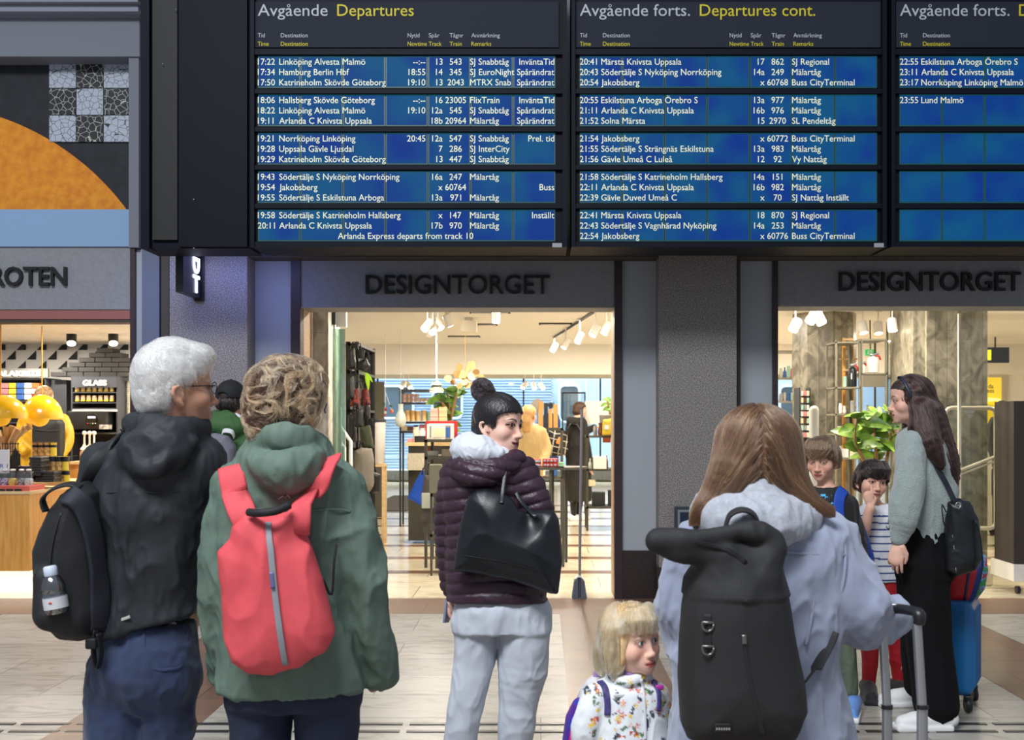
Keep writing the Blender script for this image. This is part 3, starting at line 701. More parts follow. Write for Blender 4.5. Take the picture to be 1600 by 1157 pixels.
# ================================================================ figures: heads, hands, bodies, clothes
def head_sdf(S, c, R, k, ch=0.0, eo=1.0, smile=0.0, nose=1.0, open_=0.0, ears=True, wide=1.0, jaw=1.0):
    """head in its own frame (x right, y forward, z up; eyes at z=0, crown .113, chin -.112); ch=1 for a small child"""
    S.at(c, R, k); e = S.ell; wx = wide
    e((0, 0, .027), (.074*wx, .095, .086), .0); e((0, .020, .045), (.066*wx, .072, .062), .02)
    e((0, .030, -.035), (.060*wx*jaw, .060, .070), .03); e((0, .037, -.079+.006*ch), (.046*wx*jaw, .050, .034-.004*ch), .025)
    e((0, .080, -.1005+.007*ch), (.021, .0155, .0145), .02)
    for s in (-1, 1):
        e((s*.043*wx, .056, -.034), (.025, .027+.003*ch, .024+.004*ch), .02)
        e((s*.026, .081-.003*ch, .015), (.026, .014, .009), .012)
        e((s*.0315, .104, -.001), (.020, .0175, .0135), .012, sub=True)
        e((s*.0315, .0805, -.001), (.0150, .0138, .0135), .004)
        if eo > 0: e((s*.0315, .0965, -.0012), (.0135+.001*ch, .012, (.0056+.0012*ch)*eo), .002, sub=True)
    n = nose*(1-.28*ch)
    S.chain([(0, .087, .004), (0, .091+.007*n, -.018), (0, .094+.013*n, -.038)], [.0072, .0082, .0108*(.6+.4*n)], .011)
    e((0, .096+.015*n, -.0405), (.0118, .0105, .0094), .007)
    for s in (-1, 1):
        e((s*.0128*(.6+.4*n), .096+.005*n, -.0436), (.0078, .0105, .0070), .006)
    e((0, .078, -.068), (.033, .021, .026), .015)
    up = .0035*smile
    S.chain([(-.024-.003*smile, .083, -.0700+up), (-.010, .0965, -.0660), (0, .0985, -.0672), (.010, .0965, -.0660), (.024+.003*smile, .083, -.0700+up)], [.0022, .0056, .0054, .0056, .0022], .004, flat=((0, 0, 1), .85))
    S.chain([(-.022-.003*smile, .083, -.0722+up), (-.009, .0955, -.0768-.5*open_), (.009, .0955, -.0768-.5*open_), (.022+.003*smile, .083, -.0722+up)], [.0022, .0063, .0063, .0022], .004)
    S.chain([(-.024-.003*smile, .090, -.0706+up), (-.010, .1035, -.0712), (.010, .1035, -.0712), (.024+.003*smile, .090, -.0706+up)], [.0012, .0018+open_, .0018+open_, .0012], .002, sub=True)
    if ears:
        for s in (-1, 1):
            rt = np.array(((math.cos(.42*s), math.sin(.42*s)*-1, 0), (math.sin(.42*s), math.cos(.42*s), 0), (0, 0, 1.0)))
            S.chain([(s*.071*wx, .006, -.030), (s*.078*wx, -.004, -.010), (s*.083*wx, -.012, .004), (s*.085*wx, -.024, -.002), (s*.083*wx, -.026, -.016), (s*.078*wx, -.014, -.036), (s*.073*wx, -.002, -.046)], [.0055, .0055, .0052, .0055, .0058, .0062, .0075], .008)
            e((s*.075*wx, -.011, -.016), (.006, .016, .024), .006); e((s*.085*wx, -.009, -.017), (.007, .008, .014), .005, sub=True)
    S.at()
def neck_sdf(S, c, R, k, base, r=.056, r2=.062):
    top = np.asarray(c)+(np.array((0, -.012, -.055))*k) @ R.T
    S.chain([top, (top+np.asarray(base))/2, base], [r*k, (r-.002)*k, r2*k], .025)
def hairline(q, low=0.0):
    zl = np.interp(q[:, 1], [-.12, -.06, -.03, -.006, .022, .05, .08, .12], [-.088, -.085, -.062, .004, .012, .046, .058, .062])
    return (q[:, 2] > zl-low) & (q[:, 2] > -.1) & (np.abs(q[:, 0]) < .088) & (np.abs(q[:, 1]) < .118) & ~((np.abs(q[:, 0]) > .0735) & (q[:, 2] < .006) & (q[:, 1] > -.032))
def skin_colours(v, heads, skin):
    """colours of skin: lips, brows, lashes, eye rings, scalp under hair, nostrils painted dark"""
    base = np.array(rgb(skin)[:3]); col = np.tile(base, (len(v), 1))*(1+.10*(fbm(v*38, 2)-.5))[:, None]
    for hd in heads:
        q = ((v-hd['c']) @ hd['R'])/hd['k']; x, y, z = q.T; ax = np.abs(x); ins = (np.abs(z) < .125) & (y > -.13) & (y < .14) & (ax < .1)
        def mix(w, c):
            w = np.clip(w, 0, 1)*ins
            col[:] = col*(1-w[:, None])+np.array(c)[None, :3]*w[:, None]
        fr = y > .045
        ck = np.exp(-(((ax-.043)/.020)**2+((z+.034)/.019)**2))*fr; mix(.55*ck*hd.get('blush', .6), base*np.array((1.02, .66, .62)))
        mix(.6*np.exp(-((x/.014)**2+((z+.043)/.012)**2))*(y > .09)*hd.get('blush', .6), base*np.array((1.02, .72, .68)))
        ring = ((ax-.0315)/.0215)**2+((z+.001)/.0150)**2; mix(np.clip(1.25-ring, 0, .6)*fr*hd.get('shadow', .5), base*np.array((.66, .52, .50)))  # skin tinted darker around the eyes
        sm = hd.get('smile', 0); zc = -.0712+np.where(ax > .01, .0035*sm*((ax-.01)/.014)**2, 0)
        lip = 1.4-((x/(.0245+.003*sm))**2+((z-zc)/.0112)**2)*1.4; mix(np.clip(lip*2.2, 0, .9)*(y > .078), rgb(hd.get('lips', (176, 98, 92))))
        mix(np.clip(1.7-np.abs(z-zc)/(.0018+hd.get('open_', 0)), 0, 1)*np.clip((.026-ax)/.004, 0, 1)*(y > .07)*.9, rgb((66, 26, 26)))
        if hd.get('eo', 1) > 0:
            ee = ((ax-.0315)/.0158)**2+((z+.0012)/(.0078*hd.get('eo', 1)))**2
            lid = (ee > .55) & (ee < 1.55) & fr; w = hd.get('lash', .75)
            mix((lid & (z > -.0012+.0002))*w, rgb((34, 22, 20))); mix((lid & (z <= -.001))*w*.45, rgb((80, 48, 42)))
        bt = hd.get('brow_t', .0036); zb = .0168+.006*(1-((ax-.034)/.020)**2)-hd.get('frown', 0)*np.clip((.034-ax)/.02, 0, 1)
        br = np.clip(1.6-np.abs(z-zb)/(bt*np.clip((.060-ax)/.03, .3, 1)), 0, 1)*np.clip((ax-.010)/.004, 0, 1)*np.clip((.057-ax)/.004, 0, 1)*(y > .03); mix(br*hd.get('brow_w', .85), rgb(hd.get('brow', (48, 34, 28))))
        mix((((ax-.0064)/.0040)**2+((z+.0505)/.0034)**2 < 1)*(y > .085)*.7, rgb((70, 34, 30)))
        if hd.get('scalp'): mix(hairline(q)*.97, rgb(hd['scalp']))
        if hd.get('stubble'): mix((fr & (z < -.055))*.18, rgb((120, 116, 116)))
    return np.clip(col, 0, 1)
M_skin = colmat('skin', .5, sss=.10, bump=.06, bscale=900, spec=.35)
M_eye = colmat('eyeball', .08, spec=.6)
def eyes(parent, hd, gaze=(0, 0), iris=(70, 46, 30)):
    c, R, k = hd['c'], hd['R'], hd['k']; es = hd.get('es', 1.0)
    for s in (-1, 1):
        mb = MB(); mb.ball((0, 0, 0), 1.0, 20); u = mb.data()
        g = np.array((math.sin(math.radians(gaze[0])), math.cos(math.radians(gaze[0])), math.sin(math.radians(gaze[1])))); g /= np.linalg.norm(g)
        a = np.degrees(np.arccos(np.clip(u @ g, -1, 1)))
        col = np.tile(np.array(rgb((214, 206, 200))[:3]), (len(u), 1)); col[a < 36] = rgb(iris)[:3]; col[(a > 30) & (a < 36)] *= .55; col[a < 15] = (.004, .004, .004)
        loc = np.array((s*.0315, .0800, -.0012)); q = c+((loc+u*.0122*es)*k) @ R.T
        b = BASE[parent.name]; me = bpy.data.meshes.new('eye'); me.from_pydata((q-b).tolist(), [], mb.f); me.update(); me.shade_smooth()
        at = me.color_attributes.new('Col', 'FLOAT_COLOR', 'POINT'); at.data.foreach_set('color', np.concatenate([col, np.ones((len(col), 1))], 1).astype(np.float32).ravel())
        me.materials.append(M_eye); o = bpy.data.objects.new('eye', me); COL.objects.link(o); o.parent = parent; BASE[o.name] = b
def hand(S, w, d, n, k=1.0, side=1, curl=(.35, .4, .45, .5), thumb=.5, spread=.05):
    """palm from the wrist w along d, facing n; four unequal fingers and a thumb on the side"""
    w = np.asarray(w, dtype=float); d = np.asarray(d, dtype=float); d /= np.linalg.norm(d); n = np.asarray(n, dtype=float); n = n-d*(n @ d); n /= np.linalg.norm(n); a = np.cross(d, n)*side
    S.at()
    S.chain([w-d*.02*k, w+d*.018*k, w+d*.05*k, w+d*.082*k], [.027*k, .027*k, .036*k, .038*k], .012*k, flat=(n, .48))
    for i in range(4):
        b = w+(d*(.084, .090, .086, .078)[i]+a*(1.5-i)*.0198)*k; L = (.070, .078, .072, .056)[i]*k; t = 0.0; p = [b-d*.012*k, b]; dr = d+a*(1.5-i)*spread
        for q, m in ((.46, .75), (.30, 1.0), (.24, .7)):
            t += curl[i]*m; e = dr*math.cos(t)+n*math.sin(t); p.append(p[-1]+e*L*q)
        S.chain(p, [.0095*k, .0092*k, .0084*k, .0078*k, .0066*k], .004*k)
    b = w+(d*.022+a*.026)*k; t1 = b+(d*.030+a*.022+n*.012*(.5+thumb))*k; t2 = t1+(d*.026+a*.006*(1-2*thumb)+n*.014*thumb)*k; t3 = t2+(d*.020-a*.010*thumb+n*.012*thumb)*k
    S.chain([b, t1, t2, t3], [.0150*k, .0112*k, .0098*k, .0078*k], .010*k)
class Fig:
    """one person traced at depth Y: rows and limbs are given in photo pixels and turned into real volumes at that distance"""
    def __init__(s, name, label, Y, px, feet=None):
        s.Y = Y; s.s = F/Y; s.t = thing('person', label, 'person', (PX(px, Y), Y, 0)); s.heads = []; s.B = SDF()
    def p(s, px, py, dy=0.0): return P(px, py, s.Y+dy)
    def head(s, px, py, phi, k=1.0, pitch=0, roll=0, dy=0.0, **kw):
        hd = dict(c=s.p(px, py, dy), R=frame(phi, pitch, roll), k=k); hd.update(kw); s.heads.append(hd)
        head_sdf(s.B, hd['c'], hd['R'], k, **{q: kw[q] for q in ('ch', 'eo', 'smile', 'nose', 'open_', 'ears', 'wide', 'jaw') if q in kw}); s.hd = hd; return hd
    def rows(s, S, rows, k=.02, shrink=0.0, pw=2.3):
        r = []
        for q in rows:
            py, a, b, ry = q[:4]; dy = q[4] if len(q) > 4 else 0.0; Y = s.Y+dy
            r.append((PZ(py, Y), PX((a+b)/2, Y), Y, max((b-a)/2*Y/F-shrink, .01), max(ry-shrink, .01)))
        S.at(); return S.loft(r, k, pw)
    def limb(s, S, pts, k=.03, f=1.0, smooth=True, **kw):
        """pts: (px, py, dy, radius px)"""
        S.at(); return S.chain([s.p(*q[:3]) for q in pts], [q[3]*f/s.s for q in pts], k, smooth=smooth, **kw)
    def ell(s, S, px, py, dy, r, k=.02, rot=None, sub=False): S.at(); return S.ell(s.p(px, py, dy), r, k, rot, sub)
    def finish(s, skin, h=.004, gaze=(0, 0), iris=(70, 46, 30), clip=None, noeyes=False):
        v, f = s.B.mesh(h, clip); v = relax(v, f, 1, .3)
        s.body = qobj('body', v, f, M_skin, s.t, skin_colours(v, s.heads, skin))
        if not noeyes:
            for hd in s.heads:
                if hd.get('eo', 1) > 0: eyes(s.t, hd, gaze, iris)
    def cloth(s, name, S, m, h=.006, amp=.004, scale=9.0, aniso=(1, 1, .55), seed=1.0, sharp=2.0, it=1, post=None, colfn=None, parent=None, mask=None, label=None, rot=None):
        v, f = S.mesh(h); v = relax(v, f, it, .5)
        if amp: v = folds(v, f, amp, scale, aniso, seed, sharp, rot, mask); v = folds(v, f, amp*.38, scale*2.3, (aniso[0]*1.1, aniso[1], aniso[2]*.8), seed+3.7, 3.0, rot, mask)
        if post is not None: v = post(v, normals(v, f))
        o = qobj(name, v, f, m, parent or s.t, None if colfn is None else colfn(v, normals(v, f)), None, label)
        return o, v, f
    def cast(s, S, pts, lift=0.0):
        """where the camera's view of photo points meets a surface (used to lay seams and straps on it)"""
        return cast(S, pts, s.Y, lift)
def cast(S, pts, Y, lift=0.0):
    pts = np.asarray(pts, dtype=float); o = np.array((0, 0, EYE)); d = np.stack([(pts[:, 0]-845)/F, np.ones(len(pts)), -(pts[:, 1]-660)/F], 1); L = np.linalg.norm(d, axis=1)[:, None]; d = d/L
    t = (np.full(len(pts), Y-.75)*L[:, 0])
    for _ in range(90):
        q = S.ev(o+d*t[:, None]); t = t+np.where(t < (Y+.6)*L[:, 0], np.clip(q*.8, -.05, .05), 0)
    p = o+d*t[:, None]
    if lift: _, g = S.grad(p); p = p+g*lift
    return p
def poly_sdf(S, pts, Y, t0, t1, w=.05, rnd=.01, k=.02, bulge=None, sub=False):
    """pillow-shaped solid: outline of photo points at depth Y, half thickness t0 at the rim growing to t1 inside"""
    A = np.array([(PX(x, Y), PZ(y, Y)) for x, y in pts])
    def fn(p):
        q = p[:, [0, 2]]; n = len(A); d = ((q-A[0])**2).sum(1); sg = np.ones(len(q)); j = n-1
        for i in range(n):
            e = A[j]-A[i]; w_ = q-A[i]; b = w_-np.outer(np.clip((w_ @ e)/(e @ e), 0, 1), e); d = np.minimum(d, (b*b).sum(1))
            c1 = q[:, 1] >= A[i, 1]; c2 = q[:, 1] < A[j, 1]; c3 = e[0]*w_[:, 1] > e[1]*w_[:, 0]
            al = c1 & c2 & c3; no = (~c1) & (~c2) & (~c3); sg = np.where(al | no, -sg, sg); j = i
        d2 = np.sqrt(d)*sg
        ht = t0+(t1-t0)*(1-np.exp(-np.maximum(-d2, 0)/w))
        dz = (np.abs(p[:, 1]-Y)-ht)*.8; a = d2+rnd; b_ = dz+rnd
        return np.sqrt(np.maximum(a, 0)**2+np.maximum(b_, 0)**2)+np.minimum(np.maximum(a, b_), 0)-rnd
    S.at(); lo = np.array((A[:, 0].min(), Y-t1, A[:, 1].min())); hi = np.array((A[:, 0].max(), Y+t1, A[:, 1].max()))
    return S._add(lo, hi, fn, k, sub)
def band(mb, S, pts, Y, width_px, thick, lift=.003, side=None):
    """strap laid over a surface along photo points"""
    q = catmull(np.asarray(pts, dtype=float), 5); p = cast(S, q, Y, lift); _, g = S.grad(p)
    t = np.gradient(p, axis=0); sd = np.cross(t, g) if side is None else np.tile(np.asarray(side, dtype=float), (len(p), 1))
    return mb.strap(list(p), width_px*Y/F, thick, list(sd))
def sphere_dir(c):
    return lambda p: (p-c)/(np.linalg.norm(p-c, axis=1)[:, None]+1e-9)
# ================================================================ the people in front of the boards
M_jean = mat('dark_blue_denim', (38, 52, 84), .85, bump=.25, bscale=500, var=.22, vscale=7, sheen=.2)
M_blackcloth = mat('black_cloth', (24, 24, 27), .75, bump=.15, bscale=400, sheen=.15)
def legs_garment(g, name, m, hips, left, right, amp=.006, scale=9, seed=2.0, h=.007, **kw):
    S = SDF(); g.rows(S, hips, pw=2.4); g.limb(S, left, .02); g.limb(S, right, .02)
    return g.cloth(name, S, m, h, amp, scale, (1, 1, .7), seed, **kw)
def under(g, rows, limbs, shrink=.022, f=.72, hips=None):
    g.rows(g.B, rows, .03, shrink)
    if hips: g.rows(g.B, hips, .03, shrink)
    for l in limbs: g.limb(g.B, l, .03, f)
def shoe_pair(g, m, feet, L=.27, w=.048, name='shoe', sole=None):
    """feet: (px, Z offset depth dy, heading deg) at ground level"""
    for px, dy, ph in feet:
        Y = g.Y+dy; R = frame(ph); S = SDF(); c = np.array((PX(px, Y), Y, 0)); S.at(c, R)
        S.chain([(0, -.07, .05), (0, .02, .052), (0, L*.38, .042), (0, L*.60, .034)], [.043, .044, w*.92, .036], .02); S.box((0, .065, .012), (w, L*.5, .018), .014, .01); S.at()
        lo = np.array((-9, -9, .0)); v, f = S.mesh(.006, (lo, -lo+9)); v[:, 2] = np.maximum(v[:, 2], 0.0)
        o = qobj(name, v, f, m, g.t)
        if sole is not None:
            S = SDF(); S.at(c, R); S.box((0, .065, .012), (w+.004, L*.5+.005, .016), .012, .01); v, f = S.mesh(.006); v[:, 2] = np.maximum(v[:, 2], 0.0); qobj('sole', v, f, sole, o)
# ---------------------------------------------------------------- 1. white-haired man
g = Fig('person', 'white-haired man with glasses in a black windbreaker and jeans, backpack at his side', 3.1, 232)
hd = g.head(271, 607, 55, 1.045, pitch=-2, scalp=(200, 198, 196), brow=(170, 165, 160), nose=1.1, stubble=1, smile=.2, eo=.8, blush=.7, jaw=1.05)
neck_sdf(g.B, hd['c'], hd['R'], 1.0, g.p(258, 690, -.01), .062, .070)
rows = [(672, 214, 300, .065), (688, 190, 312, .085), (705, 164, 326, .11), (735, 150, 333, .125), (790, 146, 332, .135), (860, 150, 322, .13), (930, 155, 313, .125), (965, 154, 314, .13), (1004, 150, 312, .134)]
armR = [(310, 725, 0, 40), (326, 800, .02, 36), (330, 878, .05, 32), (318, 940, .17, 27), (306, 965, .24, 22)]; armL = [(168, 728, .02, 38), (152, 850, .04, 33), (170, 950, .2, 26)]
hips = [(975, 172, 300, .104), (1005, 162, 304, .115), (1040, 150, 306, .122), (1075, 148, 303, .11), (1110, 168, 285, .06)]
legL = [(188, 1050, 0, 46), (180, 1157, -.01, 43), (176, 1280, -.02, 33), (172, 1440, .02, 28)]; legR = [(264, 1050, .02, 45), (258, 1157, .02, 42), (256, 1280, .01, 33), (252, 1440, .05, 28)]
under(g, rows[:6], [armR, armL, legL, legR], hips=[(q[0]+18, q[1]+8, q[2]-8, q[3]-.02) for q in hips]); hand(g.B, g.p(304, 968, .26), (-.3, .5, -.8), (-1, 0, 0), 1.0, 1)
g.finish((196, 148, 124), .0045)
M_wind = mat('black_windbreaker_nylon', (27, 31, 38), .66, bump=.12, bscale=300, spec=.5)
S = SDF(); g.rows(S, rows); g.limb(S, armR, .035); g.limb(S, armL, .035)
g.limb(S, [(214, 664, .02, 19), (240, 672, -.085, 20), (285, 676, -.07, 19), (312, 668, .03, 16)], .02)
g.ell(S, 243, 706, -.115, (.098, .045, .070), .02); g.ell(S, 226, 722, -.13, (.045, .035, .045), .02); g.limb(S, [(205, 690, -.10, 10), (232, 735, -.155, 14), (268, 715, -.14, 12), (300, 690, -.08, 10)], .012)
S.at(); S.at(); S.box(g.p(330, 1000, -.05), (.30, .40, .084), .01, .01, frame(0, 0, -15), sub=True); jk, jv, jf = g.cloth('windbreaker', S, M_wind, .0058, .0105, 9, (1, 1, .6), 3.0, 2.0)
JS1 = S
mb = MB(); band(mb, S, [(152, 772), (200, 768), (250, 770), (300, 764), (322, 758)], g.Y, 3, .003, .001); mb.build('yoke_seam', M_wind, g.t, 180)
mb = MB(); band(mb, S, [(177, 972), (190, 969), (204, 964)], g.Y, 4.5, .002, .004); mb.build('reflective_stripe', mat('silver_reflective', (168, 166, 160), .35), g.t, 180)
o, v, f = legs_garment(g, 'jeans', M_jean, hips, legL, legR, .010, 9, 4.0)
S = SDF(); g.rows(S, hips, pw=2.4); g.limb(S, legL, .02); g.limb(S, legR, .02)
mb = MB(); band(mb, S, [(225, 985), (228, 1020), (240, 1044), (265, 1046), (284, 1036), (291, 985)], g.Y, 4, .003, .006); mb.build('pocket_seam', M_jean, o, 180)
mb = MB(); q = cast(S, [(268, 980)], g.Y, .010)[0]
mb.tube([q+(-.013, 0, .001), q+(-.004, -.002, .003), q+(.006, -.002, .002), q+(.014, 0, -.002)], [.002, .0045, .0045, .0015], 8); mb.tube([q+(-.004, -.002, 0), q+(-.007, -.002, -.007)], .0018, 6); mb.tube([q+(.006, -.002, 0), q+(.004, -.002, -.007)], .0018, 6); mb.build('logo', mat('pale_green_patch', (188, 198, 186), .7), o, 180)
shoe_pair(g, M_blackcloth, [(174, -.02, 20), (252, .03, 45)])
# short white hair
def short_hair(g, hd, name, m, mm, n=9000, L=.035, vol=.010, low=0.0, dirf=None, seed=2, rad=.0006, h=.004, strands_on=True, amp=.003, wave=.0, lift=.006, top=0.0, wfreq=60.0, off=.001, quiff=False):
    """mesh of the hair mass that follows the skull and hairline, with combed strands on it"""
    c, R, k = hd['c'], hd['R'], hd['k']; S = SDF(); S.at(c, R, k); wx = hd.get('wide', 1.0)
    S.ell((0, -.002, .028+top*.5), (.074*wx+vol, .095+vol, .088+vol+top), .0); S.ell((0, -.034, -.030), (.058*wx+vol*.4, .056+vol*.5, .048), .03)
    if quiff: S.ell((0, .072, .086), (.052, .034, .026), .02)
    cut = SDF(); S.at()
    v, f = S.mesh(h); v = relax(v, f, 1); q = ((v-c) @ R)/k
    keep = hairline(q*np.array((.90, .92, 1.0)), low) ; fk = f[keep[f].all(1)]; use = np.unique(fk); mp = np.full(len(v), -1); mp[use] = np.arange(len(use))
    vv = v[use]; ff = mp[fk]
    vv = vv+normals(vv, ff)*(amp*(fbm(vv*70, 2)-.4))[:, None]
    # drop the rim onto the scalp so the mass has a closed edge
    o = qobj(name, vv, ff, m, g.t)
    sd = o.modifiers.new('thickness', 'SOLIDIFY'); sd.thickness = -vol*k*.9; sd.offset = -1
    if strands_on:
        if dirf is None:
            w = c+(np.array((0, -.035, .118))*k) @ R.T; sf = sphere_dir(w)
            dirf = lambda p: sf(p)+np.array((0, 0, -.35))
        pth = comb(S, vv, normals(vv, ff), n, dirf, L, 9, off, lift, .28, seed, wave=wave, wfreq=wfreq)
        strands('strands', o, mm, pth, rad)
    return o, S, vv, ff
M_whair = mat('white_hair', (196, 194, 192), .8, bump=.5, bscale=160); H_white = hairmat('white_hair_strand', (232, 230, 228), .4, .10)
W0 = hd['c']+(np.array((.01, -.05, .115))) @ hd['R'].T; FW = hd['R'][:, 1]
o, S, vv, ff = short_hair(g, hd, 'hair', M_whair, H_white, 20000, .026, .006, -.012, lambda p: sphere_dir(W0)(p)*.8+FW*.25+.9*np.stack([vnoise(p*38)-.5, vnoise(p*38+9)-.5, vnoise(p*38+21)-.5], 1)+np.array((0, 0, -.25)), 2, .00055, amp=.009, lift=.007, top=.006, quiff=True)
# glasses
M_frame = mat('dark_glasses_frame', (30, 30, 34), .3, metal=.4)
R, c = hd['R'], hd['c']; W_ = lambda q: c+np.asarray(q) @ R.T
mb = MB()
for s in (-1, 1):
    mb.tube([W_((s*.079, -.004, .002)), W_((s*.076, .05, .004)), W_((s*.066, .098, .004))], .0018, 8)
    mb.tube([W_((s*(.032+.024*math.cos(a)), .109-abs(.024*math.cos(a))*.12, -.002+.017*math.sin(a))) for a in np.linspace(0, 2*PI, 25)], .0013, 6)
mb.tube([W_((-.010, .110, .002)), W_((0, .114, .004)), W_((.010, .110, .002))], .0014, 6)
gl = mb.build('glasses', M_frame, g.t, 180)
mb = MB()
for s in (-1, 1): mb.add([W_((s*.032+.023*math.cos(a), .108, -.002+.016*math.sin(a))) for a in np.linspace(0, 2*PI, 24, endpoint=False)], [tuple(range(24))])
mb.build('lens', glass('clear_lens', (240, 244, 250), .03, .9), gl)
mb = MB(); band(mb, JS1, [(214, 662), (240, 661), (262, 664)], g.Y, 9, .004, -.006); mb.build('shirt_collar', mat('white_shirt', (220, 222, 228), .8), g.t, 180)
# ---- his backpack
t = thing('backpack', "black backpack on the white-haired man's left shoulder, water bottle in its side pocket", 'backpack', g.p(105, 1000, -.14))
S = SDF(); YB = g.Y-.10
poly_sdf(S, [(112, 762), (135, 752), (158, 768), (164, 830), (166, 950), (160, 990), (128, 1000), (98, 996), (80, 975), (70, 940), (60, 895), (57, 860), (66, 828), (82, 795)], YB, .035, .115, .05, .02)
S.at(); S.chain([P(70, 905, YB-.08), P(82, 960, YB-.085), P(112, 975, YB-.07)], [.03, .045, .035], .03)
M_pack = mat('black_pack_nylon', (17, 18, 22), .6, bump=.2, bscale=350)
v, f = S.mesh(.006); v = folds(v, f, .005, 9, (1, 1, .6), 6); qobj('pack_body', v, f, M_pack, t); PS = S
mb = MB(); q = catmull(np.array([P(72, 800, YB-.05), P(67, 780, YB-.05), P(84, 764, YB-.05), P(108, 757, YB-.05), P(126, 762, YB-.05)]), 5); mb.strap(list(q), .030, .008, (0, 1, .3)); mb.build('handle', M_pack, t, 180)
mb = MB(); band(mb, PS, [(108, 775), (128, 790), (142, 830), (150, 880), (154, 935), (152, 985)], YB, 34, .014, .006); mb.build('shoulder_strap', mat('dark_navy_strap', (24, 28, 40), .7, bump=.2, bscale=300), t, 180)
mb = MB(); q = cast(JS1, catmull(np.array([(196, 680), (182, 690), (165, 708), (150, 738), (138, 770)]), 4), g.Y, .008); q = list(q)+[P(130, 790, YB-.06), P(126, 800, YB-.06)]; mb.strap(q, .050, .012, (.75, .1, .6)); mb.build('shoulder_strap', M_pack, t, 180)
mb = MB(); mb.strap(list(catmull(np.array([P(150, 985, YB-.05), P(146, 1020, YB-.06), P(152, 1046, YB-.06), P(158, 1020, YB-.05), P(154, 990, YB-.05)]), 4)), .020, .004, (.3, 1, 0)); mb.rbox(P(143, 1006, YB-.06), (.03, .02, .03), None, .006); mb.build('dangling_strap', M_pack, t, 180)
mb = MB(); band(mb, PS, [(96, 800), (82, 850), (78, 905), (86, 960)], YB, 3, .003, .001); mb.build('zip_seam', mat('black_zip', (30, 31, 35), .4), t, 180)
# water bottle
q = cast(PS, [(92, 925)], YB)[0]; bx = P(0, 0, 1)*0
b0 = np.array(q)+np.array((.010, -.032, -.052)); ax = np.array((-.16, 0, 1.0)); ax /= np.linalg.norm(ax)
t = thing('water_bottle', 'clear plastic water bottle with a white cap in the side pocket of the black backpack', 'bottle', b0)
def along(prof, mb, n=18):
    a = np.cross(ax, (0, 1, 0)); a /= np.linalg.norm(a); b = np.cross(ax, a); vs = []
    for r, h in prof: vs += [b0+ax*h+(a*math.cos(2*PI*j/n)+b*math.sin(2*PI*j/n))*r for j in range(n)]
    k = len(prof); mb.add(vs, [(i*n+j, i*n+(j+1) % n, (i+1)*n+(j+1) % n, (i+1)*n+j) for i in range(k-1) for j in range(n)]+[tuple(range(n))[::-1], tuple(range((k-1)*n, k*n))])
mb = MB(); along([(.026, 0), (.030, .006), (.030, .05), (.028, .055), (.030, .06), (.030, .075), (.022, .095), (.013, .102), (.013, .108)], mb); mb.build('bottle_body', glass('clear_plastic', (176, 184, 192), .12, .72), t, 40)
mb = MB(); along([(.016, .100), (.017, .102), (.017, .122), (.014, .126)], mb); mb.build('cap', mat('white_blue_cap', (196, 206, 226), .5), t, 40)
mb = MB(); along([(.0308, .014), (.0308, .044)], mb); lb = mb.build('label', mat('white_bottle_label', (196, 198, 204), .5), t, 40)
mb = MB(); mb.tube([b0+ax*.030+np.array((-.020+.010*i, -.0312+.010*abs(i-2)**1.5*.6, .003*((-1)**i))) for i in range(5)], .0025, 6); mb.build('red_mark', mat('red_print', (190, 50, 50), .6), lb, 180)

# ---------------------------------------------------------------- 2. curly-haired woman with the red pack
g = Fig('person', 'woman with short curly grey-blond hair in a sage green jacket and dark jeans', 3.0, 456)
hd = g.head(447, 634, 22, 1.0, scalp=(70, 60, 52), nose=.95, blush=.7)
neck_sdf(g.B, hd['c'], hd['R'], 1.0, g.p(448, 730, -.01))
rows = [(684, 402, 496, .075), (708, 388, 514, .10), (728, 364, 536, .115), (752, 346, 552, .125), (800, 340, 552, .13), (870, 342, 548, .13), (950, 344, 552, .135), (1030, 342, 562, .14), (1075, 344, 567, .14)]
armR = [(528, 764, 0, 38), (552, 830, -.01, 36), (570, 910, -.01, 34), (584, 985, .01, 30), (596, 1056, .07, 25)]; armL = [(376, 766, 0, 38), (354, 850, 0, 36), (347, 920, .0, 33), (347, 990, .03, 28), (350, 1050, .10, 23)]
hips = [(1035, 358, 552, .12), (1075, 356, 561, .125), (1100, 358, 560, .12)]
legL = [(406, 1085, 0, 50), (408, 1157, 0, 46), (412, 1290, 0, 34), (414, 1480, .02, 26)]; legR = [(510, 1085, 0, 52), (512, 1157, 0, 47), (506, 1290, 0, 34), (504, 1480, .02, 26)]
under(g, rows, [armR, armL, legL, legR], hips=hips); hand(g.B, g.p(594, 1050, .10), (-.15, .9, -.35), (-1, .2, 0), .9, -1); hand(g.B, g.p(348, 1060, .12), (.2, .4, -.9), (1, .2, 0), .9, 1)
g.finish((206, 158, 136), .005)
M_sage = mat('sage_green_jacket', (92, 112, 101), .75, bump=.12, bscale=350, var=.05, vscale=30)
S = SDF(); g.rows(S, rows); g.limb(S, armR, .03); g.limb(S, armL, .03)
g.limb(S, [(404, 700, .06, 15), (414, 690, -.06, 19), (448, 684, -.11, 20), (482, 692, -.05, 17), (492, 704, .07, 15)], .02)
g.limb(S, [(396, 716, .05, 22), (402, 724, -.07, 24), (440, 735, -.15, 24), (488, 716, -.08, 21), (500, 706, .05, 18)], .018)
g.limb(S, [(400, 738, -.06, 15), (440, 756, -.14, 17), (486, 738, -.10, 15)], .02); g.ell(S, 388, 716, -.02, (.020, .03, .02), .015)
S.at(); S.chain([g.p(578, 1046, .05), g.p(598, 1056, .05)], [.030, .030], .006); g.cloth('jacket', S, M_sage, .0058, .0115, 8.5, (1, 1, .6), 8.0, 2.2)
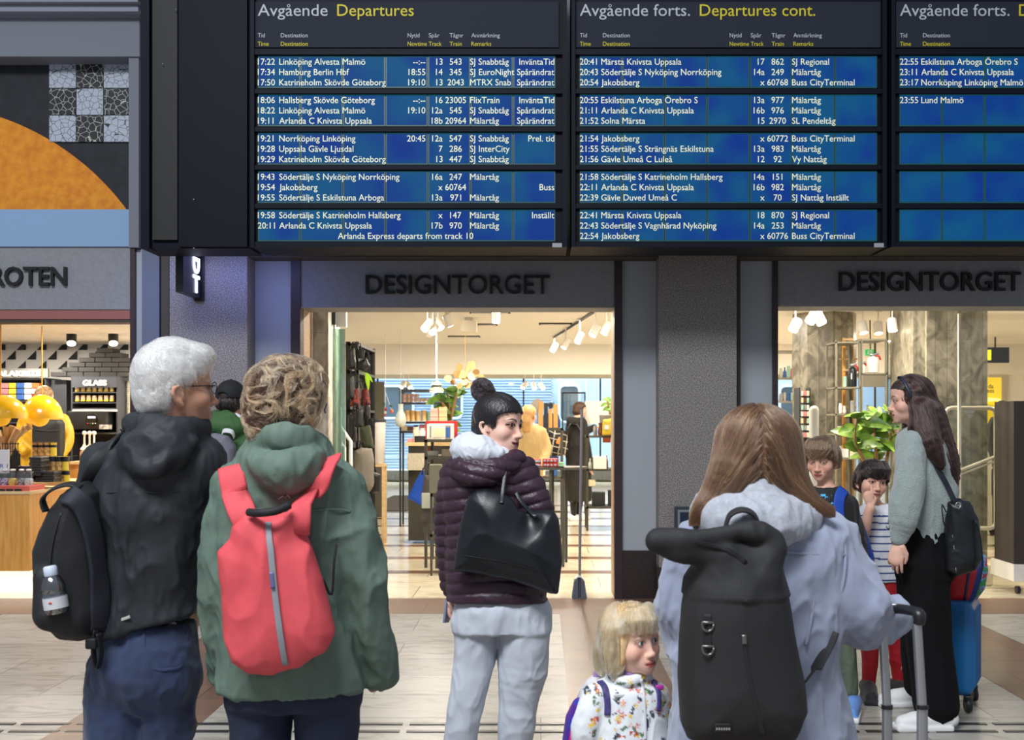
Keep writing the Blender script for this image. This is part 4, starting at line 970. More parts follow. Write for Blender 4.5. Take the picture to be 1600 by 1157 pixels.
JS2 = S
o, v, f = legs_garment(g, 'jeans', mat('navy_denim', (30, 38, 62), .85, bump=.25, bscale=500, var=.15, vscale=7), hips, legL, legR, .005, 8, 5.0)
shoe_pair(g, M_blackcloth, [(414, 0, 0), (504, 0, 10)])
mb = MB(); band(mb, JS2, [(352, 802), (400, 796), (455, 800), (520, 796), (548, 800)], g.Y, 3, .003, .001); mb.build('yoke_seam', M_sage, g.t, 180)
mb = MB(); q = cast(JS2, [(436, 779), (442, 772), (445, 776), (449, 771), (455, 779)], g.Y, .006); mb.tube(list(q), .0018, 6); mb.build('logo', mat('pale_logo', (170, 184, 176), .6), g.t, 180)
# curly hair
c, R = hd['c'], hd['R']; S = SDF(); S.at(c, R)
S.ell((0, -.008, .034), (.086, .104, .092), .0); S.ell((0, -.045, -.030), (.074, .066, .062), .03); S.ell((0, -.058, -.085), (.050, .036, .030), .02); S.ell((.0, .045, .062), (.070, .062, .052), .03)
S.ell((.066, -.026, -.020), (.020, .030, .05), .02); S.ell((-.066, -.026, -.026), (.022, .034, .056), .02); S.at()
v, f = S.mesh(.0045); n_ = normals(v, f); q = (v-c) @ R
v = v+n_*(.020*(1-np.abs(2*fbm(v*34+4, 2)-1))**1.5-.009)[:, None]
o = qobj('hair', v, f, mat('curly_hair_mass', (52, 40, 32), .8, c2=(86, 68, 52), vscale=45, bump=.6, bscale=150), g.t)
w = c+np.array((0, -.02, .13)) @ R.T; sf = sphere_dir(w)
vs, fs = S.mesh(.006); pth = comb(S, vs, None, 7000, lambda p: sf(p)+np.array((0, 0, -.4)), .085, 18, .004, .012, .7, 5, wave=2.6, wfreq=26, clump=28, cr=.0045)
strands('strands', o, hairmat('grey_blond_strand', (190, 144, 106), .35, .35), pth, .0009)
pth = comb(S, vs, None, 9000, lambda p: sf(p)+np.array((0, 0, -.4)), .085, 18, .001, .010, .7, 6, wave=2.6, wfreq=26, clump=28, cr=.0045)
strands('strands', o, hairmat('grey_dark_strand', (74, 54, 42), .35, .3), pth, .0009)
mb = MB(); W_ = lambda q: c+np.asarray(q) @ R.T; mb.tube([W_((.080, .0, .004)), W_((.078, .05, .006)), W_((.068, .098, .006)), W_((.056, .104, -.012)), W_((.062, .1, -.02))], .0022, 8); mb.build('glasses', mat('purple_glasses_frame', (60, 40, 96), .3), g.t, 180)
# ---- red pack
t = thing('backpack', "coral red backpack with a grey vertical stripe on the curly-haired woman's back", 'backpack', g.p(430, 1050, -.2))
YB = g.Y-.185; S = SDF()
poly_sdf(S, [(388, 800), (402, 803), (430, 806), (453, 797), (470, 806), (476, 838), (488, 858), (504, 905), (516, 965), (519, 990), (508, 1016), (470, 1042), (420, 1052), (388, 1050), (364, 1034), (356, 1000), (350, 950), (344, 900), (346, 862), (362, 842), (368, 822)], YB, .03, .085, .07, .02)
M_coral = mat('coral_red_fabric', (212, 78, 86), .75, bump=.12, bscale=420, var=.05, vscale=20)
v, f = S.mesh(.0055); v = folds(v, f, .009, 8, (1.3, 1, .5), 12, 2.2); qobj('pack_body', v, f, M_coral, t); PS = S
def over(JS, jpts, ppts, Y, yb, wd, m, th=.012, nm='shoulder_strap', side=(1, 0, .25)):
    mb = MB(); q = list(cast(JS, catmull(np.array(jpts, dtype=float), 4), Y, .008))+[P(x, y, yb-.03) for x, y in ppts]
    mb.strap(q, wd, th, side); return mb.build(nm, m, t, 180)
over(JS2, [(364, 733), (366, 750), (370, 772)], [(376, 795), (384, 815), (388, 835)], g.Y, YB, .070, M_coral, side=(1, 0, .12))
over(JS2, [(512, 717), (506, 728), (492, 752), (480, 772)], [(468, 795), (464, 812), (462, 835)], g.Y, YB, .072, M_coral, side=(.85, 0, .5))
mb = MB(); mb.tube(list(catmull(np.array([P(389, 801, YB-.05), P(405, 802, YB-.075), P(430, 799, YB-.075), P(452, 790, YB-.05)]), 4)), .0105, 10); mb.build('handle', mat('black_webbing', (20, 20, 23), .7), t, 180)
mb = MB(); band(mb, PS, [(419, 818), (424, 870), (430, 930), (438, 990), (446, 1038)], YB, 9.5, .004, .004); st = mb.build('centre_stripe', mat('grey_reflective_stripe', (138, 140, 148), .45), t, 180)
mb = MB(); band(mb, PS, [(424, 894), (427, 920)], YB, 6, .003, .009); mb.build('label', mat('blue_grey_label', (92, 96, 140), .5), st, 180)
mb = MB(); q = catmull(np.array([P(505, 905, YB+.03), P(518, 930, YB+.06), P(522, 880, g.Y-.13), P(526, 850, g.Y-.10)]), 4); mb.tube(list(q), .004, 6); mb.build('side_strap', M_blackcloth, t, 180)
# ---------------------------------------------------------------- 3. woman with the hair bun
g = Fig('person', 'woman with dark hair bun looking back, plum quilted jacket and white trousers', 4.29, 775)
hd = g.head(777, 663, 121, 1.0, pitch=4, roll=-3, scalp=(34, 28, 32), lips=(150, 66, 70), brow=(36, 28, 28), brow_w=.95, lash=1.0, shadow=.8, smile=.9, open_=.0018, eo=1.0, blush=.35, nose=1.02, wide=.97)
neck_sdf(g.B, hd['c'], hd['R'], 1.0, g.p(764, 728, 0), .052, .06)
rows = [(700, 732, 800, .07), (714, 708, 818, .095), (734, 696, 832, .115), (770, 691, 838, .125), (830, 695, 842, .125), (890, 696, 848, .13), (938, 699, 856, .135)]
armR = [(814, 738, -.01, 27), (838, 790, -.03, 25), (848, 840, .0, 22), (836, 890, .10, 18)]; armL = [(712, 742, .01, 25), (700, 800, .03, 22), (700, 860, .05, 19), (703, 918, .07, 15)]
hips = [(918, 718, 838, .095), (936, 712, 850, .11), (954, 709, 861, .125), (985, 709, 860, .12)]
legL = [(744, 975, 0, 36), (741, 1030, 0, 31), (730, 1095, -.01, 27), (718, 1157, .0, 25.5), (708, 1235, .02, 26)]; legR = [(819, 975, 0, 41), (818, 1030, 0, 39), (812, 1085, 0, 31), (806, 1157, .02, 27), (802, 1235, .04, 26)]
under(g, rows, [armR, armL, legL, legR], hips=hips)
hand(g.B, g.p(703, 926, .08), (.02, .1, -1), (1, 0, 0), .92, 1, curl=(.5, .55, .6, .65))
g.finish((238, 192, 172), .0034, gaze=(14, 0), iris=(52, 32, 24))
M_plum = mat('plum_quilted_nylon', (58, 36, 52), .42, bump=.18, bscale=120, spec=.5)
S = SDF(); g.rows(S, rows); g.limb(S, armL, .012); g.limb(S, armR, .02); JS3 = S
def quilt(v, n):
    """horizontal down quilting; on the right sleeve the seams run across the arm"""
    z = v[:, 2]; a = P(812, 735, g.Y)[[0, 2]]; b = P(848, 840, g.Y)[[0, 2]]; d = (b-a)/np.linalg.norm(b-a); t = (v[:, [0, 2]]-a) @ d; sd = (v[:, [0, 2]]-a) @ np.array((d[1], -d[0]))
    on = np.clip((np.abs(sd) < .075)*1.0*(t > -.06)*(v[:, 0] > PX(806, g.Y)), 0, 1)
    wob = .010*(vnoise(v*9)-.5)
    ph = np.where(on > .5, t+wob, z+wob+.02*np.sin(v[:, 0]*9))/.046
    s_ = np.abs(np.sin(ph*PI)); dent = (s_**.45-.75)*.011
    seam = np.minimum(np.abs(v[:, 0]-PX(706, g.Y)), 9)
    return v+n*(dent+.006*(fbm(v*np.array((30, 30, 60)), 2)-.5))[:, None]
g.cloth('quilted_jacket', S, M_plum, .0048, 0, post=quilt, it=2)
S = SDF(); g.limb(S, [(712, 728, -.04, 14), (735, 742, -.125, 19), (770, 738, -.13, 19), (806, 716, -.06, 14)], .03); g.ell(S, 748, 728, -.10, (.105, .05, .05), .03)
g.cloth('jacket_hood', S, M_plum, .0048, .004, 16, post=lambda v, n: v+n*((np.abs(np.sin((v[:, 2]*1.0+.25*v[:, 0]+.012*vnoise(v*12))/.046*PI))**.5-.7)*.008)[:, None], it=2)
M_whood = mat('white_hoodie', (214, 218, 228), .85, bump=.15, bscale=400)
S = SDF(); g.limb(S, [(720, 696, .03, 12), (717, 704, -.06, 14), (744, 707, -.125, 15), (778, 711, -.10, 10), (797, 714, -.02, 6)], .03); g.limb(S, [(738, 684, .05, 9), (730, 692, -.05, 14), (752, 697, -.085, 14), (782, 709, -.05, 7)], .03); g.ell(S, 742, 700, -.07, (.070, .055, .036), .03)
g.cloth('white_hood', S, M_whood, .0045, .008, 13, (1, 1, .8), 4.0, 2.0)
M_wpant = mat('white_trousers', (196, 202, 214), .85, bump=.12, bscale=450)
o, v, f = legs_garment(g, 'white_trousers', M_wpant, hips, legL, legR, .008, 8, 2.0, h=.006)
S = SDF(); g.rows(S, hips, pw=2.4); g.limb(S, legL, .02); g.limb(S, legR, .02)
shoe_pair(g, mat('white_shoe', (214, 214, 214), .6), [(707, .02, -15), (801, .04, 15)])
# hair with bun
M_dkh = mat('dark_hair', (30, 26, 30), .38, bump=.35, bscale=140, stretch=(1, 1, .2)); H_dk = hairmat('dark_strand', (44, 36, 38), .28, .3)
c, R, k = hd['c'], hd['R'], hd['k']; S = SDF(); S.at(c, R, k); S.ell((0, -.002, .030), (.079, .100, .090), .0); S.ell((0, -.034, -.030), (.062, .062, .052), .03); S.at()
v, f = S.mesh(.0038); v = relax(v, f, 1); q = ((v-c) @ R)/k; q = q+.007*np.stack([vnoise(v*70)-.5]*3, 1); keep = hairline(q*np.array((.91, .93, 1)), .010) | ((np.abs(q[:, 0]) > .066) & (q[:, 1] > .018) & (q[:, 1] < .042) & (q[:, 2] > -.038) & (q[:, 2] < .05)); fk = f[keep[f].all(1)]; use = np.unique(fk); mp = np.full(len(v), -1); mp[use] = np.arange(len(use)); vv, ff = v[use], mp[fk]
o = qobj('hair', vv, ff, M_dkh, g.t); sd = o.modifiers.new('thickness', 'SOLIDIFY'); sd.thickness = -.008; sd.offset = -1
knot = c+(np.array((0, -.055, .115))) @ R.T; kd = lambda p: -(p-knot)/(np.linalg.norm(p-knot, axis=1)[:, None]+1e-9)
strands('strands', o, H_dk, comb(S, vv, normals(vv, ff), 14000, kd, .085, 12, .001, .0035, .10, 3, clump=10), .0007); strands('strands', o, hairmat('lighter_dark_strand', (84, 70, 70), .3, .3), comb(S, vv, normals(vv, ff), 2500, kd, .085, 12, .001, .0045, .14, 13, clump=8), .0006)  # second set: a few lighter strands for colour variety
bc = P(755, 611, 4.29+.02); S = SDF()
for i in range(3):
    a = np.linspace(0, 2*PI, 15); tl = frame(0, 0, 0); rr = (.028, .033, .022)[i]
    S.chain([bc+np.array((rr*math.cos(x+i*1.9)+.002*i-.004, (.016-.012*i)+.014*math.sin(x*1+i), rr*math.sin(x+i*1.9)*1.0+.004-.002*i)) for x in a], [.0125+.003*math.sin(x*2+i) for x in a], .002)
S.chain([bc+(.012, 0, -.02), P(771, 622, 4.30), P(779, 632, 4.30)], [.022, .024, .030], .012); S.ell(bc, (.024, .018, .024), .004)
v, f = S.mesh(.0038); bn = qobj('hair_bun', v, f, M_dkh, g.t)
strands('strands', bn, H_dk, comb(S, v, None, 3500, lambda p: np.cross(p-bc, np.array((.2, -1, .3)))*18, .06, 10, .001, .0025, .25, 4), .00055)
rs = np.random.RandomState(4)
mb = MB(); e_ = c+(np.array((.079, -.006, -.050))) @ R.T; mb.ball(e_+R[:, 0]*.004, .0042, 8); mb.build('pearl_earring', mat('pearl', (240, 238, 236), .15), g.t, 180)
mb = MB(); q = P(699, 954, g.Y+.08); mb.rbox(q, (.010, .07, .10), frame(12, 8, 4), .004); t = mb.build('phone', mat('blue_grey_phone', (120, 130, 160), .3), None, 60, "phone held low in the bun-haired woman's left hand", 'phone')
# ---- black tote
t = thing('tote_bag', "large black leather tote bag on the bun-haired woman's shoulder", 'tote bag', P(790, 930, g.Y-.16))
YB = g.Y-.165; S = SDF()
TP = [(732, 775), (744, 765), (760, 763), (784, 770), (800, 780), (812, 797), (822, 800), (850, 797), (866, 799), (873, 812), (877, 840), (877, 880), (875, 903), (871, 927), (858, 926), (800, 908), (750, 897), (707, 892), (712, 868), (720, 820), (727, 790)]
poly_sdf(S, TP, YB, .022, .085, .06, .012)
M_leather = mat('black_leather', (20, 24, 30), .38, bump=.10, bscale=300, spec=.5)
S.at(); v, f = S.mesh(.005)
def tote(v, n):
    # dents between the handle roots
    d1 = np.exp(-(((v[:, 0]-PX(828, YB))/.045)**2+((v[:, 2]-PZ(818, YB))/.05)**2)); d2 = np.exp(-(((v[:, 0]-PX(790, YB))/.16)**2+((v[:, 2]-PZ(895, YB))/.02)**2))
    return v+np.array((0, 1.0, 0))*(.035*d1*(v[:, 1] < YB))[:, None]
v = folds(v, f, .0055, 6, (1, 1, .8), 21, 2.2); v = tote(v, None); qobj('bag_body', v, f, M_leather, t); TS = S
mb = MB(); band(mb, TS, [(714, 868), (760, 874), (810, 884), (850, 896), (874, 905)], YB, 2.2, .003, .001); mb.build('seam', mat('black_seam', (10, 11, 14), .5), t, 180)
def handle(pts, nm='handle'): mb = MB(); mb.strap(list(catmull(np.array(pts), 5)), .016, .008, (1, 0, .15)); mb.build(nm, M_leather, t, 180)
q0 = cast(TS, [(783, 788)], YB, .004)[0]; q1 = cast(TS, [(784, 772)], YB, .006)[0]; top = cast(JS3, [(791, 722)], g.Y, .012)[0]
handle([q0, q1, (q1+top)/2+np.array((0, -.01, 0)), top, P(794, 708, g.Y+.02), P(806, 712, g.Y+.09)])
q0 = cast(TS, [(834, 806)], YB, .004)[0]; handle([q0+np.array((.012, 0, -.012)), q0, P(818, 789, YB+.02), P(806, 770, YB+.06), P(800, 745, g.Y-.08)])

# ---------------------------------------------------------------- 4. girl with the black roll-top pack
g = Fig('person', 'girl with long brown hair in a pale blue cord jacket over a grey hood', 2.8, 1188)
hd = g.head(1184, 706, 14, .98, scalp=(74, 52, 38), blush=.5)
neck_sdf(g.B, hd['c'], hd['R'], .96, g.p(1186, 800, 0))
rows = [(792, 1120, 1262, .085), (812, 1092, 1294, .11), (840, 1070, 1320, .125), (880, 1062, 1326, .13), (950, 1056, 1318, .135), (1030, 1052, 1306, .14), (1100, 1048, 1316, .145), (1180, 1042, 1334, .15), (1215, 1042, 1336, .15)]
armR = [(1296, 852, 0, 44), (1320, 905, -.02, 46), (1344, 955, -.01, 46), (1366, 970, .09, 38), (1390, 964, .08, 28), (1399, 961, .06, 23)]; armL = [(1088, 858, 0, 42), (1070, 920, .0, 38), (1064, 980, .03, 34), (1090, 1010, .18, 26)]
hips = [(1150, 1085, 1290, .12), (1220, 1080, 1295, .13), (1260, 1080, 1295, .12)]
legL = [(1135, 1250, 0, 48), (1135, 1390, 0, 34), (1135, 1560, .02, 26)]; legR = [(1240, 1250, 0, 48), (1240, 1390, 0, 34), (1240, 1560, .02, 26)]
under(g, rows, [armR, armL, legL, legR], hips=hips); hand(g.B, g.p(1366, 964, .12), (.75, -.35, .1), (0, .2, -1), .80, -1, curl=(1.2, 1.25, 1.3, 1.3))
hand(g.B, g.p(1100, 1010, .22), (.5, .8, .1), (0, 0, -1), .88, 1)
g.finish((214, 168, 148), .005)
M_cord = mat('pale_blue_cord', (148, 156, 180), .85, bump=.0, sheen=.3); nt = M_cord.node_tree
w_ = nt.nodes.new('ShaderNodeTexWave'); w_.bands_direction = 'X'; w_.inputs['Scale'].default_value = 130; w_.inputs['Distortion'].default_value = .6
g_ = nt.nodes.new('ShaderNodeTexCoord'); nt.links.new(g_.outputs['Object'], w_.inputs['Vector']); b_ = nt.nodes.new('ShaderNodeBump'); b_.inputs['Strength'].default_value = .35; b_.inputs['Distance'].default_value = .004
nt.links.new(w_.outputs['Fac'], b_.inputs['Height']); nt.links.new(b_.outputs[0], nt.nodes['Principled BSDF'].inputs['Normal'])
S = SDF(); g.rows(S, rows); g.limb(S, armR, .03); g.limb(S, armL, .03); JS4 = S
g.cloth('cord_jacket', S, M_cord, .0058, .015, 8, (1, 1, .6), 31.0, 2.0)
for nm, pts in (('yoke_seam', [(1215, 862), (1260, 866), (1320, 868)]), ('back_seam', [(1273, 868), (1272, 920), (1268, 962), (1258, 1010)]), ('armhole_seam', [(1312, 822), (1320, 862), (1318, 905), (1308, 950)])):
    mb = MB(); band(mb, S, pts, g.Y, 4, .004, .003); mb.build(nm, M_cord, g.t, 180)
M_ghood = mat('grey_marl_hood', (166, 170, 180), .9, bump=.2, bscale=350, var=.08, vscale=120)
S = SDF(); g.limb(S, [(1118, 788, .05, 22), (1112, 806, -.06, 30), (1180, 822, -.145, 34), (1250, 806, -.07, 30), (1252, 784, .04, 22)], .03); g.ell(S, 1182, 792, -.075, (.115, .075, .055), .03); g.limb(S, [(1140, 776, -.02, 20), (1182, 768, -.085, 22), (1228, 776, -.02, 20)], .02)
g.cloth('hoodie_hood', S, M_ghood, .0055, .011, 11, (1, 1, .9), 7, 2.0); HS4 = S
legs_garment(g, 'trousers', M_jean, hips, legL, legR, .005, 8, 5.0, h=.01); shoe_pair(g, M_blackcloth, [(1135, 0, 0), (1240, 0, 5)])
# long hair
S = SDF(); c, R, k = hd['c'], hd['R'], hd['k']; S.at(c, R, k); S.ell((0, -.006, .030), (.086, .106, .090), 0.0); S.at()
g.limb(S, [(1160, 690, -.04, 36), (1146, 735, -.07, 33), (1124, 775, -.08, 25), (1102, 800, -.09, 17), (1088, 822, -.085, 7)], .035, flat=((0, 1, 0), .8)); g.limb(S, [(1185, 690, -.055, 42), (1190, 722, -.07, 40), (1188, 750, -.08, 26)], .04, flat=((0, 1, 0), .7)); g.limb(S, [(1212, 690, -.03, 34), (1226, 732, -.055, 27), (1244, 764, -.075, 20), (1270, 788, -.09, 11), (1296, 799, -.095, 5)], .035, flat=((0, 1, 0), .8))
M_brh = mat('brown_hair', (70, 48, 36), .45, c2=(112, 80, 56), vscale=30, stretch=(3, 3, .3), bump=.3, bscale=140)
v, f = S.mesh(.0048); v = relax(v, f, 2); o = qobj('hair', v, f, M_brh, g.t)
part = c+np.array((0, .02, .122)) @ R.T
def dir4(p):
    d = p-part; sx = np.where(p[:, 0] < PX(1178, g.Y), -1.0, 1.0); lo = np.clip((PZ(735, g.Y)-p[:, 2])/.14, 0, 1)
    u = np.stack([sx*(.55-.25*lo+.75*lo*np.where(sx > 0, 1.1, .75)), -.35+.3*lo, -.85+.25*lo*(sx > 0)], 1); return u/np.linalg.norm(u, axis=1)[:, None]
def tone4(nm, cc, n, seed, rr=.0008, L=.19): strands('strands', o, hairmat(nm, cc, .26, .3), comb(S, v, None, n, dir4, L, 16, .001, .004, .07, seed, stop=lambda p: (p[:, 0] > PX(1289, g.Y)) | (p[:, 2] < PZ(815, g.Y))), rr)
tone4('brown_strand', (96, 68, 48), 7500, 5); tone4('light_brown_strand', (150, 108, 74), 2600, 6)
# ---- black roll-top pack
t = thing('backpack', "black roll-top backpack on the brown-haired girl's back", 'backpack', P(1160, 1150, g.Y-.25))
YB = g.Y-.235; S = SDF()
poly_sdf(S, [(1092, 872), (1140, 856), (1190, 842), (1213, 850), (1222, 892), (1232, 950), (1244, 1020), (1254, 1070), (1257, 1108), (1240, 1150), (1225, 1160), (1095, 1158), (1073, 1150), (1063, 1128), (1060, 1060), (1062, 1000), (1066, 950), (1074, 905)], YB, .05, .115, .045, .03)
S.at(); S.chain([P(1030, 846, YB-.05), P(1078, 860, YB-.055), P(1130, 872, YB-.06), P(1170, 872, YB-.05)], [.020, .034, .040, .030], .03, flat=((0, 1, .2), .75))
S.chain([P(1026, 846, YB-.06), P(1090, 842, YB-.07), P(1150, 830, YB-.065), P(1212, 838, YB-.05)], [.010, .015, .017, .014], .02); S.chain([P(1190, 832, YB-.03), P(1212, 860, YB-.05), P(1204, 900, YB-.07)], [.016, .03, .02], .03)
M_roll = mat('black_rolltop_canvas', (30, 30, 32), .7, bump=.25, bscale=450)
v, f = S.mesh(.0058); v = folds(v, f, .010, 6.5, (1, 1, .7), 41, 2.0, mask=lambda q: .35+1.1*(q[:, 2] > PZ(930, YB))); qobj('pack_body', v, f, M_roll, t); PS = S
mb = MB(); q = catmull(np.array([P(1132, 832, YB+.02), P(1140, 806, YB+.02), P(1160, 797, YB+.02), P(1180, 806, YB+.02), P(1190, 834, YB+.02)]), 5); mb.strap(list(q), .032, .008, (.1, 1, .25)); mb.build('handle', M_roll, t, 180)
mb = MB(); band(mb, PS, [(1040, 842), (1080, 846), (1130, 858), (1165, 880)], YB, 7, .004, .004); mb.build('roll_seam', mat('black_piping', (14, 14, 16), .5), t, 180)
M_gun = mat('gunmetal', (120, 118, 116), .3, metal=.8)
for y in (975, 1012):
    q = cast(PS, [(1107, y)], YB, .006)[0]; mb = MB(); a = np.linspace(0, PI, 12); mb.tube([q+np.array((.013*math.cos(x), -.003, -.016*math.sin(x))) for x in a]+[q+np.array((-.013, -.003, .004)), q+np.array((.013, -.003, .004)), q+np.array((.013, -.003, 0))], .0028, 8); mb.build('metal_ring', M_gun, t, 180)
mb = MB(); band(mb, PS, [(1106, 960), (1106, 990), (1107, 1012)], YB, 12, .004, .003); mb.build('ring_tab', mat('black_webbing', (20, 20, 23), .7), t, 180)
mb = MB(); band(mb, PS, [(1163, 996), (1168, 1040), (1180, 1100), (1192, 1150)], YB, 7, .004, .002); zp = mb.build('zip_pocket', mat('black_zip', (30, 31, 35), .4), t, 180)
mb = MB(); band(mb, PS, [(1162, 992), (1163, 1006)], YB, 7, .005, .007); mb.build('zip_pull', M_gun, zp, 180)
mb = MB(); band(mb, PS, [(1116, 1137), (1142, 1137)], YB, 16, .003, .003); lb = mb.build('label_patch', mat('dark_label', (36, 35, 36), .5), t, 180)
q = cast(PS, [(1129, 1137)], YB, .006)[0]; mb = MB()
for i in range(6): mb.rbox(q+np.array((-.014+.0056*i, -.001, 0)), (.0035, .001, .005), None, 0)
mb.build('lettering', mat('grey_print', (150, 148, 146), .6), lb)
mb = MB(); mb.strap([P(1240, 1090, YB+.05)]+list(cast(JS4, catmull(np.array([(1268, 1050), (1284, 1016), (1296, 985)], dtype=float), 4), g.Y, .005)), .045, .006, (.6, 0, .8)); mb.build('side_strap', M_roll, t, 180)
# ---- trolley suitcase
t = thing('trolley_suitcase', 'suitcase with a raised silver pull handle, held by the girl in the pale blue jacket', 'suitcase', (PX(1410, 2.78), 2.74, 0))
M_alu = mat('brushed_aluminium', (176, 178, 184), .32, metal=.85); M_blk = mat('black_plastic', (26, 27, 30), .4)
YA, YC = 2.80, 2.64
for px, Y, p2 in ((1378, YA, 1386), (1432, YC, 1441)):
    mb = MB(); x = PX(px, Y); x2 = PX(p2, Y); mb.tube([(x2, Y, .55), (x2, Y, PZ(1105, Y))], .0135, 10, flat=((0, 1, 0), .7)); mb.tube([(x2, Y, PZ(1110, Y)), (x, Y, PZ(966, Y))], .0118, 10, flat=((0, 1, 0), .7)); po = mb.build('pole', M_alu, t, 60)
    mb = MB(); mb.tube([(x2, Y, PZ(1108, Y)), (x2, Y, PZ(1102, Y))], .0148, 10); mb.build('collar', M_blk, po, 60)
mb = MB(); mb.tube(list(catmull(np.array([P(1376, 972, YA), P(1380, 956, YA), P(1400, 952, YA-.05), P(1425, 955, YC+.03), P(1436, 960, YC), P(1435, 976, YC)]), 5)), [.012]+[.0155]*24+[.012], 12, flat=((0, 0, 1), .8)); gr = mb.build('grip', M_blk, t, 180)
mb = MB(); mb.rbox(P(1400, 945.5, YA-.05), (.026, .02, .006), frame(20), .002); mb.build('release_button', mat('silver_button', (200, 202, 206), .35, metal=.6), gr, 40)
mb = MB(); mb.rbox((PX(1414, 2.74), 2.76, .31), (.36, .24, .52), frame(72), .04); mb.build('case_shell', mat('grey_case', (60, 62, 68), .5), t, 60)
for dx, dy in ((-.14, 0), (.12, .12), (.14, -.02), (-.10, -.12)):
    mb = MB(); mb.lathe([(.0, -.012), (.026, -.012), (.028, 0), (.026, .012), (0, .012)], (PX(1414, 2.74)+dx, 2.76+dy, .028), 16, 'x'); mb.rbox((PX(1414, 2.74)+dx, 2.76+dy, .048), (.03, .03, .03), None, .005); mb.build('wheel', M_blk, t, 60)
# ---------------------------------------------------------------- 5. little girl with blond fringe
g = Fig('person', 'little blond girl with a fringe in a white flowered jacket', 3.0, 978)
K5 = .83
hd = g.head(983, 999, 141, K5, pitch=-3, roll=2, ch=1.0, scalp=(196, 164, 112), lips=(196, 92, 92), brow=(170, 136, 100), brow_w=.5, lash=.55, shadow=.35, blush=1.0, eo=1.0, es=1.04, wide=1.06, nose=.85, ears=True)
neck_sdf(g.B, hd['c'], hd['R'], K5*.8, g.p(980, 1072, 0), .055, .062)
rows = [(1050, 956, 1010, .045), (1064, 940, 1024, .062), (1078, 926, 1036, .08), (1110, 922, 1042, .09), (1157, 918, 1046, .10), (1230, 912, 1052, .11), (1275, 910, 1054, .11)]
armL = [(930, 1092, -.03, 22), (918, 1130, -.05, 22), (916, 1180, -.04, 20), (936, 1235, -.06, 17)]; armR = [(1028, 1085, .02, 18), (1038, 1130, .02, 18), (1044, 1190, .0, 16), (1036, 1240, -.06, 15)]
hips = [(1250, 926, 1038, .09), (1290, 926, 1038, .09), (1320, 928, 1036, .08)]; legL = [(952, 1300, 0, 28), (952, 1400, 0, 21), (952, 1490, 0, 17)]; legR = [(1010, 1300, 0, 28), (1010, 1400, 0, 21), (1010, 1490, 0, 17)]
under(g, rows, [armR, armL, legL, legR], hips=hips, shrink=.015); hand(g.B, g.p(942, 1246, -.06), (.3, .2, -1), (.8, .5, 0), .6, 1); hand(g.B, g.p(1034, 1250, -.07), (-.1, -.3, -1), (-.9, 0, 0), .6, -1)
g.finish((232, 186, 166), .0032, gaze=(-12, 6), iris=(70, 84, 100))
M_floral = colmat('flowered_cotton', .7, bump=.1, bscale=350)
rs = np.random.RandomState(11)
FL = [(rs.uniform(908, 1056), rs.uniform(1050, 1270), rs.choice(6, p=[.2, .2, .2, .16, .12, .12]), rs.uniform(2.2, 6)) for _ in range(230)]
FC = [(206, 92, 104), (226, 186, 60), (86, 116, 88), (60, 72, 90), (222, 142, 150), (176, 70, 50)]
def floral(v, n):
    col = np.tile(np.array(rgb((222, 226, 230))[:3]), (len(v), 1)); px = 845+v[:, 0]/g.Y*F+(v[:, 1]-g.Y)*90; py = 660-(v[:, 2]-EYE)/g.Y*F
    for x, y, c_, r in FL:
        dx, dy = px-x, py-y; rr = np.sqrt(dx*dx+dy*dy); th = np.arctan2(dy, dx)
        if c_ in (0, 1, 4): m = rr < r*(.62+.38*np.cos(5*th+x)); core = rr < r*.26; col[m] = rgb(FC[c_])[:3]; col[core] = rgb((232, 200, 80))[:3]
        elif c_ in (2, 3):
            a = x*7 % 3.1; u = dx*math.cos(a)+dy*math.sin(a); w = -dx*math.sin(a)+dy*math.cos(a); col[(np.abs(w) < .6) & (np.abs(u) < r*1.5)] = rgb(FC[c_])[:3]
            for q in (-.7, 0, .7): col[((u-r*q)**2/(r*.34)**2+(np.abs(w)-r*.30)**2/(r*.22)**2) < 1] = rgb(FC[c_])[:3]
        else: col[(np.abs(dy-.25*np.abs(dx)) < r*.55*np.clip(np.abs(dx)/r, .15, 1)) & (np.abs(dx) < r)] = rgb(FC[5])[:3]
    return col
S = SDF(); g.rows(S, rows); g.limb(S, armL, .018); g.limb(S, armR, .018); g.limb(S, [(956, 1056, -.02, 9), (980, 1066, -.06, 9), (1004, 1058, -.04, 9), (1010, 1050, .02, 9)], .012)
g.cloth('flowered_jacket', S, M_floral, .0036, .005, 12, (1, 1, .7), 3, 2.0, colfn=floral); JS5 = S
S = SDF(); g.limb(S, [(962, 1068, .02, 9), (936, 1070, .05, 13), (918, 1084, .07, 15), (912, 1102, .07, 11)], .015); g.limb(S, [(950, 1056, .05, 12), (940, 1064, .08, 14)], .02)
g.cloth('jacket_hood', S, M_floral, .004, .004, 14, colfn=lambda v, n: np.tile(np.array(rgb((206, 204, 206))[:3]), (len(v), 1)))
S = SDF(); g.limb(S, [(958, 1042, .05, 13), (944, 1052, .055, 14), (934, 1066, .06, 9)], .02); g.limb(S, [(972, 1050, -.03, 8), (990, 1058, -.045, 7), (1004, 1052, -.03, 6)], .01)
g.cloth('lilac_hood', S, mat('lilac_cotton', (160, 128, 186), .85), .004, .003, 14)
mb = MB(); band(mb, JS5, [(1002, 1062), (1006, 1090), (1008, 1130), (1008, 1157)], g.Y, 4, .003, .001); mb.build('zip', mat('white_zip', (214, 216, 220), .5), g.t, 180)
